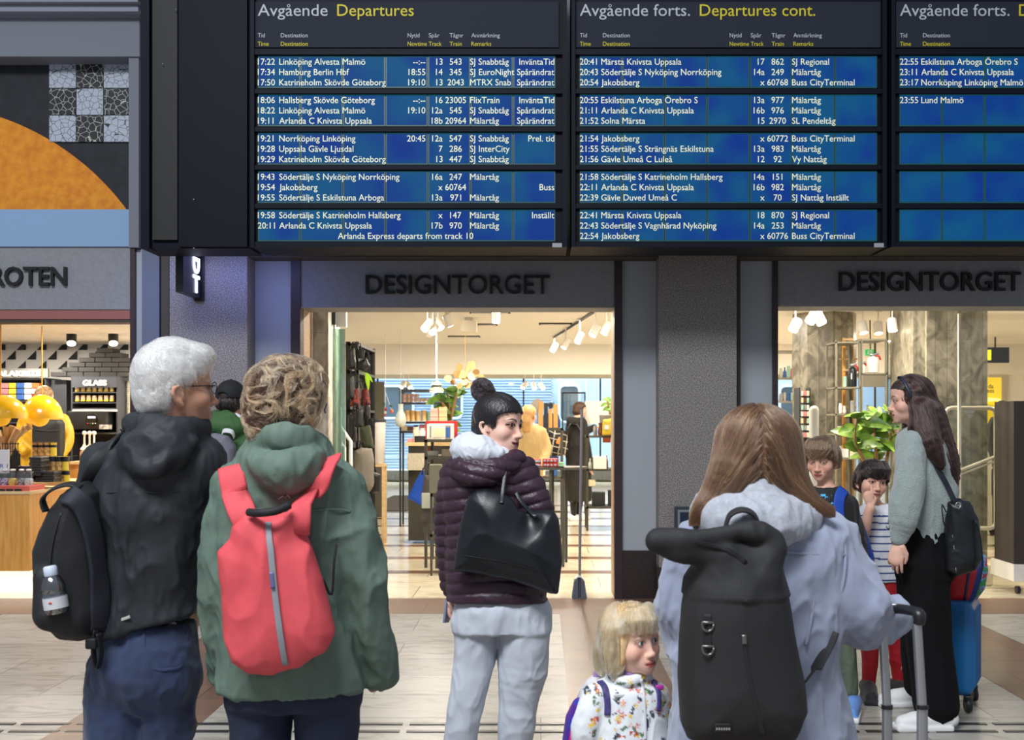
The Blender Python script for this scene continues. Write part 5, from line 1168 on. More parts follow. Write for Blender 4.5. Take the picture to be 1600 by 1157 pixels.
legs_garment(g, 'trousers', mat('navy_tights', (40, 44, 70), .8), hips, legL, legR, .004, 10, h=.008); shoe_pair(g, mat('pink_shoe', (190, 110, 130), .6), [(952, 0, 140), (1010, 0, 145)], L=.18, w=.034)
# hair: bob with a fringe
c, R, k = hd['c'], hd['R'], hd['k']; S = SDF(); S.at(c, R, k)
S.ell((0, -.004, .032), (.083, .102, .088), .0); S.ell((0, -.030, -.03), (.080, .070, .060), .03)
for s in (-1, 1):
    S.chain([(s*.070, -.01, .03), (s*.081, -.004, -.03), (s*.082, .002, -.075), (s*.074, .006, -.108)], [.026, .026, .022, .010], .02)
    S.chain([(s*.066, .045, .05), (s*.072, .050, .0), (s*.074, .044, -.05), (s*.078, .030, -.085)], [.014, .012, .010, .005], .012)
S.chain([(-.05, -.07, -.04), (-.05, -.07, -.09), (-.04, -.06, -.12)], [.03, .028, .012], .02); S.chain([(.05, -.07, -.04), (.05, -.07, -.09), (.04, -.06, -.12)], [.03, .028, .012], .02); S.chain([(0, -.085, -.04), (0, -.085, -.09), (0, -.07, -.12)], [.03, .028, .012], .02)
for i in range(9):
    a = math.radians(-52+13*i); S.chain([(.060*math.sin(a), .05*math.cos(a)+.02, .098), (.074*math.sin(a), .083*math.cos(a)+.010, .070), (.077*math.sin(a), .0885*math.cos(a)+.008, .046+.006*(i % 2)), (.0775*math.sin(a), .0905*math.cos(a)+.007, .028+.006*((i*3) % 4)*.5)], [.012, .011, .0075, .0026], .006)
S.at(); v, f = S.mesh(.0035); v = v+normals(v, f)*(.004*(fbm(v*np.array((60, 60, 12)), 2)-.5))[:, None]
o = qobj('hair', v, f, mat('blond_hair', (206, 164, 110), .45, c2=(234, 204, 156), vscale=40, stretch=(4, 4, .4), bump=.3, bscale=150), g.t)
cr = c+(np.array((0, -.02, .122))*k) @ R.T; sf = sphere_dir(cr)
stp5 = lambda p: ((((p-c) @ R)/k)[:, 1] > .045) & ((((p-c) @ R)/k)[:, 2] < .020+.016*vnoise(p*85))
def dir5(p): q = sf(p); return q*.5+np.array((0, 0, -1.0))*np.clip((cr[2]-p[:, 2])/.09, .05, 1)[:, None]
strands('strands', o, hairmat('blond_strand', (240, 178, 128), .28, .22), comb(S, v, None, 7500, dir5, .11, 14, .0008, .004, .10, 7, wave=.15, wfreq=30, stop=stp5), .00065)
strands('strands', o, hairmat('pale_blond_strand', (248, 204, 166), .28, .12), comb(S, v, None, 2600, dir5, .10, 14, .001, .006, .14, 8, wave=.2, wfreq=30, stop=stp5), .0006)
# ---- her pack
t = thing('backpack', 'small purple and blue backpack worn by the little blond girl', 'backpack', P(900, 1200, 3.08)); YB = 3.06; S = SDF()
poly_sdf(S, [(914, 1084), (928, 1092), (936, 1160), (934, 1240), (900, 1245), (878, 1225), (878, 1160), (884, 1120), (896, 1096)], YB, .03, .07, .03, .02)
def galaxy(v, n):
    a = fbm(v*26, 3); b = fbm(v*26+40, 3); A, B_, C = (np.array(rgb(q)[:3]) for q in ((74, 34, 140), (40, 60, 170), (150, 50, 160)))
    w = np.clip((a-.4)*5, 0, 1)[:, None]; u = np.clip((b-.5)*5, 0, 1)[:, None]; return (A*(1-w)+B_*w)*(1-u)+C*u
v, f = S.mesh(.0045); qobj('pack_body', v, f, colmat('galaxy_print', .4), t, galaxy(v, None))
mb = MB(); band(mb, S, [(906, 1106), (898, 1130), (893, 1160)], YB, 7, .006, .004); mb.build('pink_zip', mat('pink_zip', (206, 40, 130), .45), t, 180)
M_cstrap = mat('purple_navy_strap', (60, 52, 110), .7, var=.4, vscale=60)
mb = MB(); band(mb, JS5, [(938, 1068), (946, 1078), (950, 1098), (950, 1118)], g.Y, 10, .006, .005); mb.build('shoulder_strap', M_cstrap, t, 180)
mb = MB(); band(mb, JS5, [(1018, 1064), (1026, 1078), (1028, 1096), (1027, 1112)], g.Y, 8, .006, .005); mb.build('shoulder_strap', M_cstrap, t, 180)
mb = MB(); q = cast(JS5, [(1027, 1078)], g.Y, .010)[0]; mb.rbox(q, (.022, .010, .014), None, .004); mb.build('buckle', mat('magenta_buckle', (170, 40, 150), .4), t, 40)
q = cast(JS5, [(968, 1088)], g.Y, .003)[0]; mb = MB(); mb.rbox(q, (.034, .008, .010), frame(-20, 0, 6), .003); mb.build('chest_tab', mat('white_tab_cloth', (216, 218, 222), .7), g.t, 60)

# ---------------------------------------------------------------- 6. tall boy
g = Fig('person', 'tall brown-haired boy in a black T-shirt with blue letters, blue backpack straps', 5.63, 1300)
hd = g.head(1285, 717, 212, .93, pitch=12, roll=0, ch=.55, scalp=(84, 66, 52), lips=(176, 92, 92), brow=(84, 64, 50), brow_w=.7, lash=.7, shadow=.6, blush=.7, eo=.62, frown=.004, nose=.95)
neck_sdf(g.B, hd['c'], hd['R'], .75, g.p(1292, 770, .01))
rows = [(762, 1272, 1314, .05), (772, 1262, 1326, .07), (784, 1256, 1334, .085), (820, 1254, 1338, .10), (880, 1256, 1338, .10), (920, 1256, 1338, .10)]
armL = [(1328, 790, .0, 13), (1340, 840, .02, 12), (1347, 890, -.02, 10.5), (1340, 935, -.08, 9)]; armR = [(1262, 790, 0, 13), (1252, 845, 0, 12), (1256, 895, -.06, 10), (1268, 930, -.12, 9)]
hips = [(905, 1262, 1334, .09), (940, 1262, 1334, .09), (960, 1264, 1334, .09)]; legL = [(1316, 955, 0, 17), (1322, 1020, 0, 15), (1328, 1080, .0, 12)]; legR = [(1282, 955, 0, 17), (1280, 1020, 0, 15), (1278, 1080, 0, 12)]
under(g, rows, [armR, armL, legL, legR], hips=hips, shrink=.015); hand(g.B, g.p(1338, 942, -.10), (-.2, -.3, -1), (-1, 0, 0), .8, -1); hand(g.B, g.p(1270, 936, -.13), (.3, -.3, -1), (1, 0, 0), .8, 1)
g.finish((222, 172, 150), .0038, gaze=(-14, -26), iris=(60, 50, 40))
S = SDF(); g.rows(S, rows); g.limb(S, armL, .02); g.limb(S, armR, .02); g.limb(S, [(1272, 768, -.02, 4), (1290, 778, -.055, 4), (1308, 768, -.03, 4)], .01)
g.cloth('black_shirt', S, M_blackcloth, .0055, .006, 12, seed=9); JS6 = S
M_cyan = mat('cyan_print', (74, 176, 226), .6)
def lay(ch, px, py, w, h, Yf, parent, S, name='blue_letter', rot=0.0, m=None):
    v, f = glyphs(ch, 0.0, .03); a0, a1, b0, b1 = v[:, 0].min(), v[:, 0].max(), v[:, 1].min(), v[:, 1].max()
    x = (v[:, 0]-a0)/(a1-a0)-.5; y = (v[:, 1]-b0)/(b1-b0)-.5; ca, sa = math.cos(rot), math.sin(rot)
    p = cast(S, np.stack([px+(x*w*ca-y*h*sa), py-(x*w*sa+y*h*ca)], 1), Yf, .004); MB().add(p, f).build(name, m or M_cyan, parent)
lay('T', 1291, 782, 17, 18, g.Y, g.t, JS6); lay('c', 1300, 790, 12, 10, g.Y, g.t, JS6); lay('3', 1302, 803, 13, 14, g.Y, g.t, JS6); lay('8', 1303, 811, 12, 14, g.Y, g.t, JS6); lay('&', 1275, 780, 12, 14, g.Y, g.t, JS6)
S = SDF(); g.rows(S, hips); g.limb(S, legL, .02); g.limb(S, legR, .02); g.cloth('olive_trousers', S, mat('olive_cotton', (92, 102, 84), .85), .006, .006, 10, seed=5)
shoe_pair(g, mat('sky_blue_shoe', (108, 150, 216), .55), [(1332, -.05, 200), (1280, -.05, 205)], L=.23, w=.042, sole=mat('white_sole', (222, 222, 222), .6))
M_bh = mat('light_brown_hair', (104, 80, 62), .45, c2=(134, 106, 84), vscale=45, stretch=(3, 3, .5), bump=.35, bscale=150)
def boy_hair(g, hd, m, hm, fringe=0.0, side=0, n=5000, seed=9, len_=.07):
    c, R, k = hd['c'], hd['R'], hd['k']; S = SDF(); S.at(c, R, k); S.ell((0, -.004, .034), (.083, .103, .089), 0.0); S.ell((0, -.034, -.018), (.070, .066, .056), .03)
    for s in (-1, 1): S.chain([(s*.066, .035, .05), (s*.076, .028, .012), (s*.077, .014, -.012)], [.018, .012, .005], .015); S.chain([(s*.070, -.02, .03), (s*.079, -.026, -.01), (s*.075, -.034, -.045)], [.022, .016, .010], .015)
    for i in range(8):
        a = math.radians(-56+16*i); j = math.radians(side*22)
        S.chain([(.055*math.sin(a), .05*math.cos(a)+.02, .102), (.076*math.sin(a+j*.4), .088*math.cos(a+j*.4)+.010, .074), (.080*math.sin(a+j), .096*math.cos(a+j)+.006, .052-fringe*.3), (.078*math.sin(a+j*1.6), .098*math.cos(a+j*1.6)+.004, .036-fringe+.008*((i*5) % 3-1))], [.016, .014, .010, .0032], .007)
    S.at(); v, f = S.mesh(.0042); v = v+normals(v, f)*(.005*(fbm(v*np.array((55, 55, 25)), 2)-.5))[:, None]
    o = qobj('hair', v, f, m, g.t); stp = lambda p: ((((p-c) @ R)/k)[:, 1] > .045) & ((((p-c) @ R)/k)[:, 2] < .027-fringe); cr = c+(np.array((.01, -.03, .125))*k) @ R.T; sf = sphere_dir(cr); sw = R[:, 0]*side
    strands('strands', o, hm, comb(S, v, None, n, lambda p: sf(p)+.25*sw+np.array((0, 0, -.5))*np.clip((cr[2]-p[:, 2])/.08, 0, 1)[:, None], len_, 11, .001, .006, .2, seed, stop=stp), .0007)
boy_hair(g, hd, M_bh, hairmat('light_brown_strand_short', (120, 94, 72), .3, .3), .004, 1)
# his pack: body behind him plus the blue strap over the shoulder
t = thing('backpack', 'bright blue backpack worn by the tall boy, its strap over his black shirt', 'backpack', P(1345, 905, 5.78)); S = SDF()
poly_sdf(S, [(1282, 800), (1340, 800), (1352, 830), (1364, 868), (1366, 896), (1352, 915), (1290, 915), (1280, 860)], 5.78, .04, .09, .04, .02)
M_rblue = mat('bright_blue_nylon', (24, 72, 176), .6, bump=.15, bscale=350)
v, f = S.mesh(.006); qobj('pack_body', v, f, M_rblue, t)
mb = MB(); band(mb, JS6, [(1318, 766), (1312, 776), (1310, 800), (1316, 834), (1328, 862), (1338, 880)], g.Y, 17, .006, .006); mb.build('shoulder_strap', M_rblue, t, 180)
mb = MB(); band(mb, JS6, [(1266, 764), (1262, 776), (1260, 800), (1258, 850)], g.Y, 15, .006, .006); mb.build('shoulder_strap', M_rblue, t, 180)
mb = MB(); band(mb, JS6, [(1319, 841), (1331, 836)], g.Y, 4, .004, .012); mb.build('strap_buckle', mat('pale_blue_buckle', (120, 160, 230), .5), t, 180)

# ---------------------------------------------------------------- 7. small boy with his finger at his nose
g = Fig('person', 'small dark-haired boy in striped top and red track trousers, finger at his nose', 5.96, 1375)
hd = g.head(1361, 752, 172, .93, pitch=2, roll=-6, ch=.7, scalp=(40, 32, 30), lips=(178, 92, 90), brow=(44, 34, 30), brow_w=.85, lash=.8, shadow=.8, blush=.7, eo=.75, wide=1.03, nose=.95, smile=-.5)
neck_sdf(g.B, hd['c'], hd['R'], .72, g.p(1368, 800, .01))
rows = [(788, 1352, 1386, .045), (794, 1344, 1394, .06), (802, 1338, 1402, .08), (830, 1338, 1405, .09), (870, 1338, 1406, .095), (907, 1337, 1407, .10)]
armL = [(1398, 808, .0, 11), (1408, 850, .02, 9.5), (1410, 890, -.01, 8.5), (1408, 920, -.03, 7.5)]
slR = [(1346, 808, .0, 12), (1342, 832, -.06, 11)]; foR = [(1346, 812, .0, 10), (1343, 842, -.07, 9.5), (1350, 832, -.14, 9), (1357, 802, -.17, 7.2), (1360, 795, -.175, 6.8)]
hips = [(895, 1342, 1406, .09), (925, 1342, 1408, .09), (940, 1344, 1410, .085)]; legL = [(1394, 935, 0, 16), (1402, 1000, -.02, 14.5), (1405, 1066, 0, 10)]; legR = [(1358, 935, 0, 16), (1359, 1000, -.02, 13.5), (1357, 1066, 0, 10)]
under(g, rows, [armL, legL, legR], hips=hips, shrink=.012); g.limb(g.B, foR, .012, 1.0)
hand(g.B, g.p(1360, 792, -.175), (-.12, .22, 1.0), (.15, 1, -.2), .72, -1, curl=(.10, 1.45, 1.5, 1.5), thumb=1.0)
hand(g.B, g.p(1408, 926, -.03), (0, -.1, -1), (-1, 0, 0), .72, -1)
g.finish((226, 176, 154), .0036, gaze=(4, -8), iris=(44, 34, 30))
M_stripe_t = colmat('striped_jersey', .85)
def stripes(v, n):
    z = v[:, 2]+.012*(vnoise(v*7)-.5); s = (np.mod(z, .038) < .0085); col = np.tile(np.array(rgb((214, 216, 222))[:3]), (len(v), 1)); col[s & (z < PZ(800, 5.96))] = rgb((52, 70, 128))[:3]; return col
S = SDF(); g.rows(S, rows); g.limb(S, slR, .02); g.limb(S, armL[:2], .02); g.cloth('striped_top', S, M_stripe_t, .0042, .005, 12, seed=4, colfn=stripes); JS7 = S
q = cast(JS7, [(1389, 820)], g.Y, .004)[0]; mb = MB(); a = np.linspace(PI*1.08, PI*1.92, 12)
mb.tube([q+np.array((0, 0, .016)), q+np.array((0, 0, -.022))], .0026, 6); mb.tube([q+np.array((.017*math.cos(x), -.001, -.004+.020*math.sin(x))) for x in a], .0026, 6); mb.tube([q+np.array((-.009, 0, .008)), q+np.array((.009, 0, .008))], .0022, 6); mb.tube([q+np.array((.006*math.cos(x), 0, .021+.006*math.sin(x))) for x in np.linspace(0, 2*PI, 14)], .0018, 6); mb.build('anchor_print', mat('navy_print', (24, 28, 48), .7), g.t, 180)
M_red = mat('red_track_fabric', (176, 22, 34), .6, bump=.1, bscale=300)
S = SDF(); g.rows(S, hips); g.limb(S, legL, .02); g.limb(S, legR, .02); o, v, f = g.cloth('red_track_trousers', S, M_red, .0055, .007, 11, seed=14)
M_wp = mat('white_print', (222, 222, 222), .7)
for k_ in range(3): mb = MB(); band(mb, S, [(1411-2.6*k_, 985), (1415-2.6*k_, 1020), (1413-2.6*k_, 1048)], g.Y, 1.1, .002, .003); mb.build('white_stripe', M_wp, o, 180)
q = cast(S, [(1402, 945)], g.Y, .005)[0]; mb = MB(); [mb.ball(q+np.array((dx, 0, dz)), (.0045, .002, .007), 6, frame(0, 0, rr)) for dx, dz, rr in ((-.006, 0, -30), (0, .003, 0), (.006, 0, 30))]; mb.rbox(q+np.array((0, 0, -.008)), (.014, .002, .003)); mb.build('logo', M_wp, o, 180)
shoe_pair(g, M_blackcloth, [(1357, -.05, 190), (1405, -.05, 160)], L=.22, w=.042)
boy_hair(g, hd, mat('black_brown_hair', (34, 28, 28), .42, bump=.35, bscale=150), hairmat('black_brown_strand', (46, 36, 34), .28, .3), .008, -1, 5000, 12)

# ---------------------------------------------------------------- 8. woman in the pale sweater
g = Fig('person', 'long-haired woman in a pale grey-green sweater and wide black trousers, seen from the side', 5.43, 1443)
hd = g.head(1424, 624, 277, 1.0, pitch=6, roll=0, scalp=(40, 30, 30), brow=(48, 36, 34), lips=(170, 96, 96), eo=.7, lash=.9, blush=.7, nose=.95)
neck_sdf(g.B, hd['c'], hd['R'], .95, g.p(1442, 690, 0))
rows = [(664, 1424, 1466, .085), (674, 1408, 1478, .12), (692, 1402, 1484, .15), (730, 1402, 1490, .165), (780, 1408, 1490, .16), (820, 1410, 1478, .15), (846, 1410, 1470, .145)]
armN = [(1424, 694, -.13, 19), (1420, 750, -.17, 23), (1414, 800, -.18, 22), (1407, 836, -.17, 13), (1406, 842, -.17, 10)]; armF = [(1440, 694, .13, 19), (1430, 750, .17, 20), (1420, 810, .16, 17)]
hips = [(820, 1412, 1472, .14), (860, 1408, 1484, .15), (900, 1406, 1484, .15)]; legL = [(1446, 890, -.05, 36), (1448, 960, -.06, 34), (1456, 1040, -.07, 33), (1462, 1100, -.08, 34)]; legR = [(1432, 890, .09, 30), (1434, 980, .10, 27), (1436, 1070, .12, 24)]
under(g, rows, [armN, armF, legL, legR], hips=hips); hand(g.B, g.p(1403, 848, -.17), (-.16, -.05, -1), (.5, .85, 0), .95, 1, curl=(.30, .38, .45, .55), thumb=.5)
g.finish((222, 176, 156), .004, gaze=(0, -14))
M_sweat = mat('pale_grey_green_wool', (150, 162, 160), .95, bump=.6, bscale=190, var=.06, vscale=90, sheen=.5)
S = SDF(); g.rows(S, rows); g.limb(S, armN, .025); g.limb(S, armF, .025); S.chain([g.p(1404, 832, -.17), g.p(1404, 842, -.17)], [.036, .033], .01)
g.cloth('sweater', S, M_sweat, .0055, .007, 9, seed=17); JS8 = S
S = SDF(); g.rows(S, [(836, 1412, 1470, .142), (852, 1411, 1471, .145)]); g.cloth('lace_hem', S, mat('white_lace', (206, 208, 214), .8), .006, .002, 40)
S = SDF(); g.rows(S, hips, pw=2.2); g.limb(S, legL, .03); g.limb(S, legR, .03)
g.cloth('wide_black_trousers', S, mat('black_wide_fabric', (13, 13, 15), .9, spec=.2), .006, .008, 6, (1.4, 1.4, .35), 6)
M_snk = mat('white_sneaker', (224, 224, 224), .55); shoe_pair(g, M_snk, [(1462, -.12, 268), (1428, .34, 262)], L=.27, w=.05, name='sneaker', sole=mat('white_sole', (222, 222, 222), .6))
c, R, k = hd['c'], hd['R'], hd['k']; S = SDF(); S.at(c, R, k); S.ell((0, -.006, .028), (.082, .104, .090), 0.0); S.ell((0, -.05, -.03), (.076, .066, .075), .03); S.box((0, .135, -.02), (.2, .078, .094), .03, .025, sub=True)
for s in (-1, 1): S.chain([(s*.070, -.01, .03), (s*.080, -.002, -.02), (s*.080, .004, -.08), (s*.078, .030, -.14), (s*.075, .045, -.20)], [.026, .022, .017, .012, .004], .015)
S.at(); g.limb(S, [(1446, 650, 0, 27), (1461, 690, -.03, 24), (1478, 728, -.06, 18), (1488, 760, -.08, 6)], .03, flat=((0, 1, 0), 1.5)); g.limb(S, [(1440, 640, -.09, 16), (1454, 690, -.16, 14), (1470, 725, -.19, 5)], .02); g.limb(S, [(1440, 640, .09, 16), (1456, 690, .10, 13), (1474, 735, .10, 5)], .02)
v, f = S.mesh(.0048); v = relax(v, f, 1); o = qobj('hair', v, f, mat('dark_brown_hair', (44, 32, 32), .4, bump=.35, bscale=150, stretch=(1, 1, .3), c2=(66, 46, 42), vscale=30), g.t)
cr = c+np.array((0, .03, .122)) @ R.T; sf = sphere_dir(cr)
strands('strands', o, hairmat('dark_brown_strand', (52, 35, 32), .25, .35), comb(S, v, None, 7000, lambda p: np.where((((p-c) @ R)[:, 1:2] > .015) & (((p-c) @ R)[:, 2:3] > .03), -R[:, 1]+np.array((0, 0, .25)), sf(p)*.7+np.array((.3, 0, -1.0))*np.clip((cr[2]-p[:, 2])/.10, .1, 1)[:, None]), .20, 16, .001, .005, .10, 15, stop=lambda p: ((((p-c) @ R)/k)[:, 1] > .062) & ((((p-c) @ R)/k)[:, 2] < .056)), .0008)
a = np.linspace(-.15, PI+.15, 26); mb = MB(); mb.strap([c+np.array((.0865*math.cos(x)*1.01, .018+.028*math.sin(x), .020+.098*math.sin(x))) @ R.T for x in a], .014, .006, R[:, 1]); mb.build('hairband', mat('dark_blue_hairband', (30, 38, 62), .45), g.t, 180)
mb = MB(); mb.tube([g.p(1403, 847, -.17)+np.array((.030*math.cos(x), .024*math.sin(x), .003*math.cos(x))) for x in np.linspace(0, 2*PI, 22)], .002, 6); mb.build('bracelet', mat('gold', (190, 150, 80), .3, metal=.9), g.t, 180)
q = g.p(1406, 868, -.14); mb = MB(); mb.rbox(q, (.012, .06, .09), frame(80, 0, 6), .003); mb.build('phone', mat('yellow_phone_case', (206, 160, 40), .5), None, 60, "phone with yellow case in the sweater-wearing woman's hand", 'phone')
# ---- her shoulder bag
t = thing('shoulder_bag', 'black leather shoulder bag hanging at the hip of the woman in the pale sweater', 'handbag', P(1505, 900, 5.33)); YB = 5.30; S = SDF()
poly_sdf(S, [(1478, 786), (1496, 779), (1512, 784), (1524, 806), (1532, 850), (1533, 872), (1520, 890), (1490, 900), (1476, 890), (1474, 850)], YB, .035, .075, .03, .012)
v, f = S.mesh(.0055); v = folds(v, f, .006, 10, (1, 1, .8), 2); qobj('bag_body', v, f, M_leather, t)
mb = MB(); q = list(cast(JS8, catmull(np.array([(1434, 664), (1446, 690), (1462, 728), (1476, 754)], dtype=float), 5), 5.43, .010))+[P(1488, 776, YB-.03), P(1495, 790, YB-.05)]; mb.strap(q, .026, .007, (1, .2, .5)); mb.build('long_strap', mat('dark_navy_webbing', (28, 32, 46), .6), t, 180)
q = P(1497, 790, YB-.085); mb = MB(); mb.tube([q+np.array((.012*math.cos(x), 0, .014*math.sin(x))) for x in np.linspace(0, 2*PI, 18)], .0026, 6); mb.rbox(P(1461, 724, 5.27), (.03, .008, .014), frame(0, 0, 30), .003); mb.build('steel_ring', mat('steel', (190, 188, 182), .25, metal=.9), t, 180)
mb = MB(); mb.strap(list(catmull(np.array([P(1518, 830, YB-.05), P(1524, 815, YB-.08), P(1532, 840, YB-.09), P(1535, 880, YB-.09), P(1532, 905, YB-.08)]), 5)), .018, .006, (.3, 1, 0)); mb.build('hand_strap', M_leather, t, 180)
mb = MB(); mb.strap(list(catmull(np.array([P(1478, 800, YB-.06), P(1472, 790, YB-.07), P(1474, 815, YB-.08), P(1480, 830, YB-.075)]), 5)), .016, .006, (.3, 1, 0)); mb.build('hand_strap', M_leather, t, 180)
mb = MB(); band(mb, S, [(1486, 815), (1490, 850), (1494, 895)], YB, 1.6, .003, .001); mb.build('zip_edge', mat('steel', (190, 188, 182), .25, metal=.9), t, 180)
# ---- blue suitcase with a child's pack on it
t = thing('trolley_suitcase', 'bright blue hard-shell suitcase standing beside the woman in black trousers', 'suitcase', P(1497, 1098, 5.75)*np.array((1, 1, 0))); M_bs = mat('blue_hard_shell', (22, 104, 164), .38, bump=.15, bscale=250)
YS = 5.75; S = SDF(); cx = PX(1498, YS); S.at((cx, YS, .33), frame(-62)); S.box((0, 0, 0), (.165, .088, .245), .045, .0)
for i in range(5): S.box((-.12+.06*i, -.088, 0), (.008, .010, .20), .006, .01)
S.at(); v, f = S.mesh(.006); qobj('shell', v, f, M_bs, t); R8 = frame(-62)
for sx in (-.13, .13):
    for sy in (-.06, .06):
        p_ = np.array((cx, YS, .045))+R8 @ np.array((sx, sy, 0)); mb = MB(); mb.lathe([(0, -.012), (.036, -.012), (.040, 0), (.036, .012), (0, .012)], p_+np.array((0, 0, -.004)), 16, 'x'); mb.rbox(p_+np.array((0, 0, .03)), (.04, .04, .035), R8, .008); mb.build('wheel', M_blk, t, 60)
mb = MB(); p0 = np.array((cx, YS, .585))+R8 @ np.array((0, .03, 0)); mb.strap([p0+R8 @ np.array((x, 0, 0))+np.array((0, 0, .016-.9*x*x)) for x in np.linspace(-.1, .1, 9)], .022, .010, (0, 1, 0)); mb.build('top_handle', M_blk, t, 180)
t = thing('backpack', "child's red and blue backpack lying on top of the blue suitcase", 'backpack', P(1502, 942, 5.72)); S = SDF(); YB = 5.72
poly_sdf(S, [(1468, 884), (1520, 868), (1536, 866), (1540, 890), (1534, 920), (1522, 936), (1504, 944), (1472, 938), (1466, 910)], YB, .05, .11, .04, .02); v, f = S.mesh(.005)
def kid(v, n):
    px = 845+v[:, 0]/YB*F; py = 660-(v[:, 2]-EYE)/YB*F; e = px-(1512-.25*(py-900)); col = np.tile(np.array(rgb((186, 30, 40))[:3]), (len(v), 1)); col[e > 0] = rgb((28, 50, 120))[:3]; col[e > 10] = rgb((96, 160, 214))[:3]
    a = fbm(v*30, 2); col[(e > 10) & (a > .56)] = rgb((60, 140, 70))[:3]; col[(e > 12) & (a < .42)] = rgb((190, 50, 60))[:3]; return col
qobj('pack_body', v, f, colmat('printed_nylon', .5), t, kid(v, None))
mb = MB(); band(mb, S, [(1517, 872), (1513, 900), (1507, 940)], YB, 4, .006, .002); mb.build('zip', mat('navy_zip', (24, 34, 70), .5), t, 180)
# ---------------------------------------------------------------- 9. man in the cap
g = Fig('person', 'man in a black cap and green jacket with a grey backpack, by the granite pillar', 6.5, 358)
hd = g.head(361, 627, 14, 1.0, scalp=(36, 30, 28)); neck_sdf(g.B, hd['c'], hd['R'], 1.0, g.p(362, 668, 0))
rows = [(656, 344, 378, .08), (666, 326, 392, .10), (678, 310, 406, .12), (700, 304, 412, .13), (780, 306, 410, .13), (860, 308, 408, .13)]
armR = [(402, 690, 0, 15), (410, 750, 0, 14), (412, 810, .05, 12), (408, 850, .12, 10)]; armL = [(316, 690, 0, 15), (306, 750, 0, 14), (304, 810, .05, 12), (308, 850, .12, 10)]
hips = [(840, 322, 396, .12), (880, 322, 396, .12)]; legL = [(340, 880, 0, 21), (340, 950, 0, 16), (340, 1030, 0, 13)]; legR = [(380, 880, 0, 21), (380, 950, 0, 16), (380, 1030, 0, 13)]
under(g, rows, [armR, armL, legL, legR], hips=hips); hand(g.B, g.p(407, 856, .13), (0, .4, -1), (-1, 0, 0), 1, -1); hand(g.B, g.p(309, 856, .13), (0, .4, -1), (1, 0, 0), 1, 1)
g.finish((212, 160, 138), .006)
M_green = mat('green_jacket_cloth', (54, 92, 48), .75, bump=.15, bscale=300)
S = SDF(); g.rows(S, rows); g.limb(S, armL, .03); g.limb(S, armR, .03); g.limb(S, [(338, 650, -.02, 9), (336, 662, -.10, 14), (362, 668, -.13, 13), (388, 662, -.06, 9)], .03); g.ell(S, 352, 656, -.09, (.075, .05, .05), .02)
g.cloth('green_jacket', S, M_green, .007, .009, 9, seed=3); JS9 = S
legs_garment(g, 'jeans', M_jean, hips, legL, legR, .006, 9, h=.009); shoe_pair(g, M_blackcloth, [(340, 0, 0), (380, 0, 10)])
mb = MB(); mb.tube(list(catmull(np.array([g.p(368, 648, -.05), g.p(378, 654, -.05), g.p(388, 662, -.02)]), 4)), .011, 8); mb.build('white_collar', mat('white_shirt', (220, 222, 228), .8), g.t, 180)
c, R, k = hd['c'], hd['R'], hd['k']; S = SDF(); S.at(c, R); S.ell((0, -.003, .034), (.084, .106, .094), 0); S.box((0, 0, -.085), (.2, .2, .10), .01, .012, sub=True); S.ell((0, .118, .018), (.066, .072, .007), .012); S.ell((0, -.112, .030), (.034, .03, .020), .008, sub=True); S.ell((0, 0, .128), (.008, .008, .005), .004); S.at()
v, f = S.mesh(.004); qobj('cap', v, f, mat('black_cap_cotton', (22, 23, 28), .8, bump=.15, bscale=400), g.t)
S = SDF(); S.at(c, R); S.ell((0, -.03, -.012), (.074, .075, .055), 0); S.box((0, .07, -.02), (.2, .06, .2), .01, .01, sub=True); S.at(); v, f = S.mesh(.005); o = qobj('hair', v, f, M_dkh, g.t)
strands('strands', o, H_dk, comb(S, v, None, 1500, lambda p: np.tile((0, 0, -1.0), (len(p), 1)), .04, 6, .001, .004, .2, 3), .0008)
t = thing('backpack', 'grey canvas backpack with white handles on the back of the man in the cap', 'backpack', P(335, 790, 6.3)); S = SDF(); YB = 6.31
poly_sdf(S, [(302, 690), (318, 680), (340, 678), (358, 682), (367, 700), (369, 770), (360, 800), (310, 800), (300, 770), (298, 720)], YB, .05, .10, .04, .02); M_gc = mat('grey_canvas', (112, 114, 124), .85, bump=.3, bscale=250, var=.08, vscale=60)
v, f = S.mesh(.007); v = folds(v, f, .005, 9); qobj('pack_body', v, f, M_gc, t)
mb = MB(); band(mb, S, [(308, 760), (310, 715), (330, 700), (350, 708), (352, 760)], YB, 3, .005, .003); mb.build('pocket_seam', mat('dark_grey_seam', (70, 72, 80), .8), t, 180)
M_wh = mat('white_leather', (206, 206, 208), .6)
for x0, x1 in ((308, 322), (346, 366)): mb = MB(); mb.strap(list(catmull(np.array([P(x0, 686, YB), P(x0+3, 674, YB-.03), P(x1-4, 675, YB-.03), P(x1, 684, YB)]), 4)), .028, .006, (.1, .4, 1)); mb.build('handle', M_wh, t, 180)
mb = MB(); band(mb, S, [(334, 705), (334, 730)], YB, 13, .004, .004); mb.build('white_tab', M_wh, t, 180)
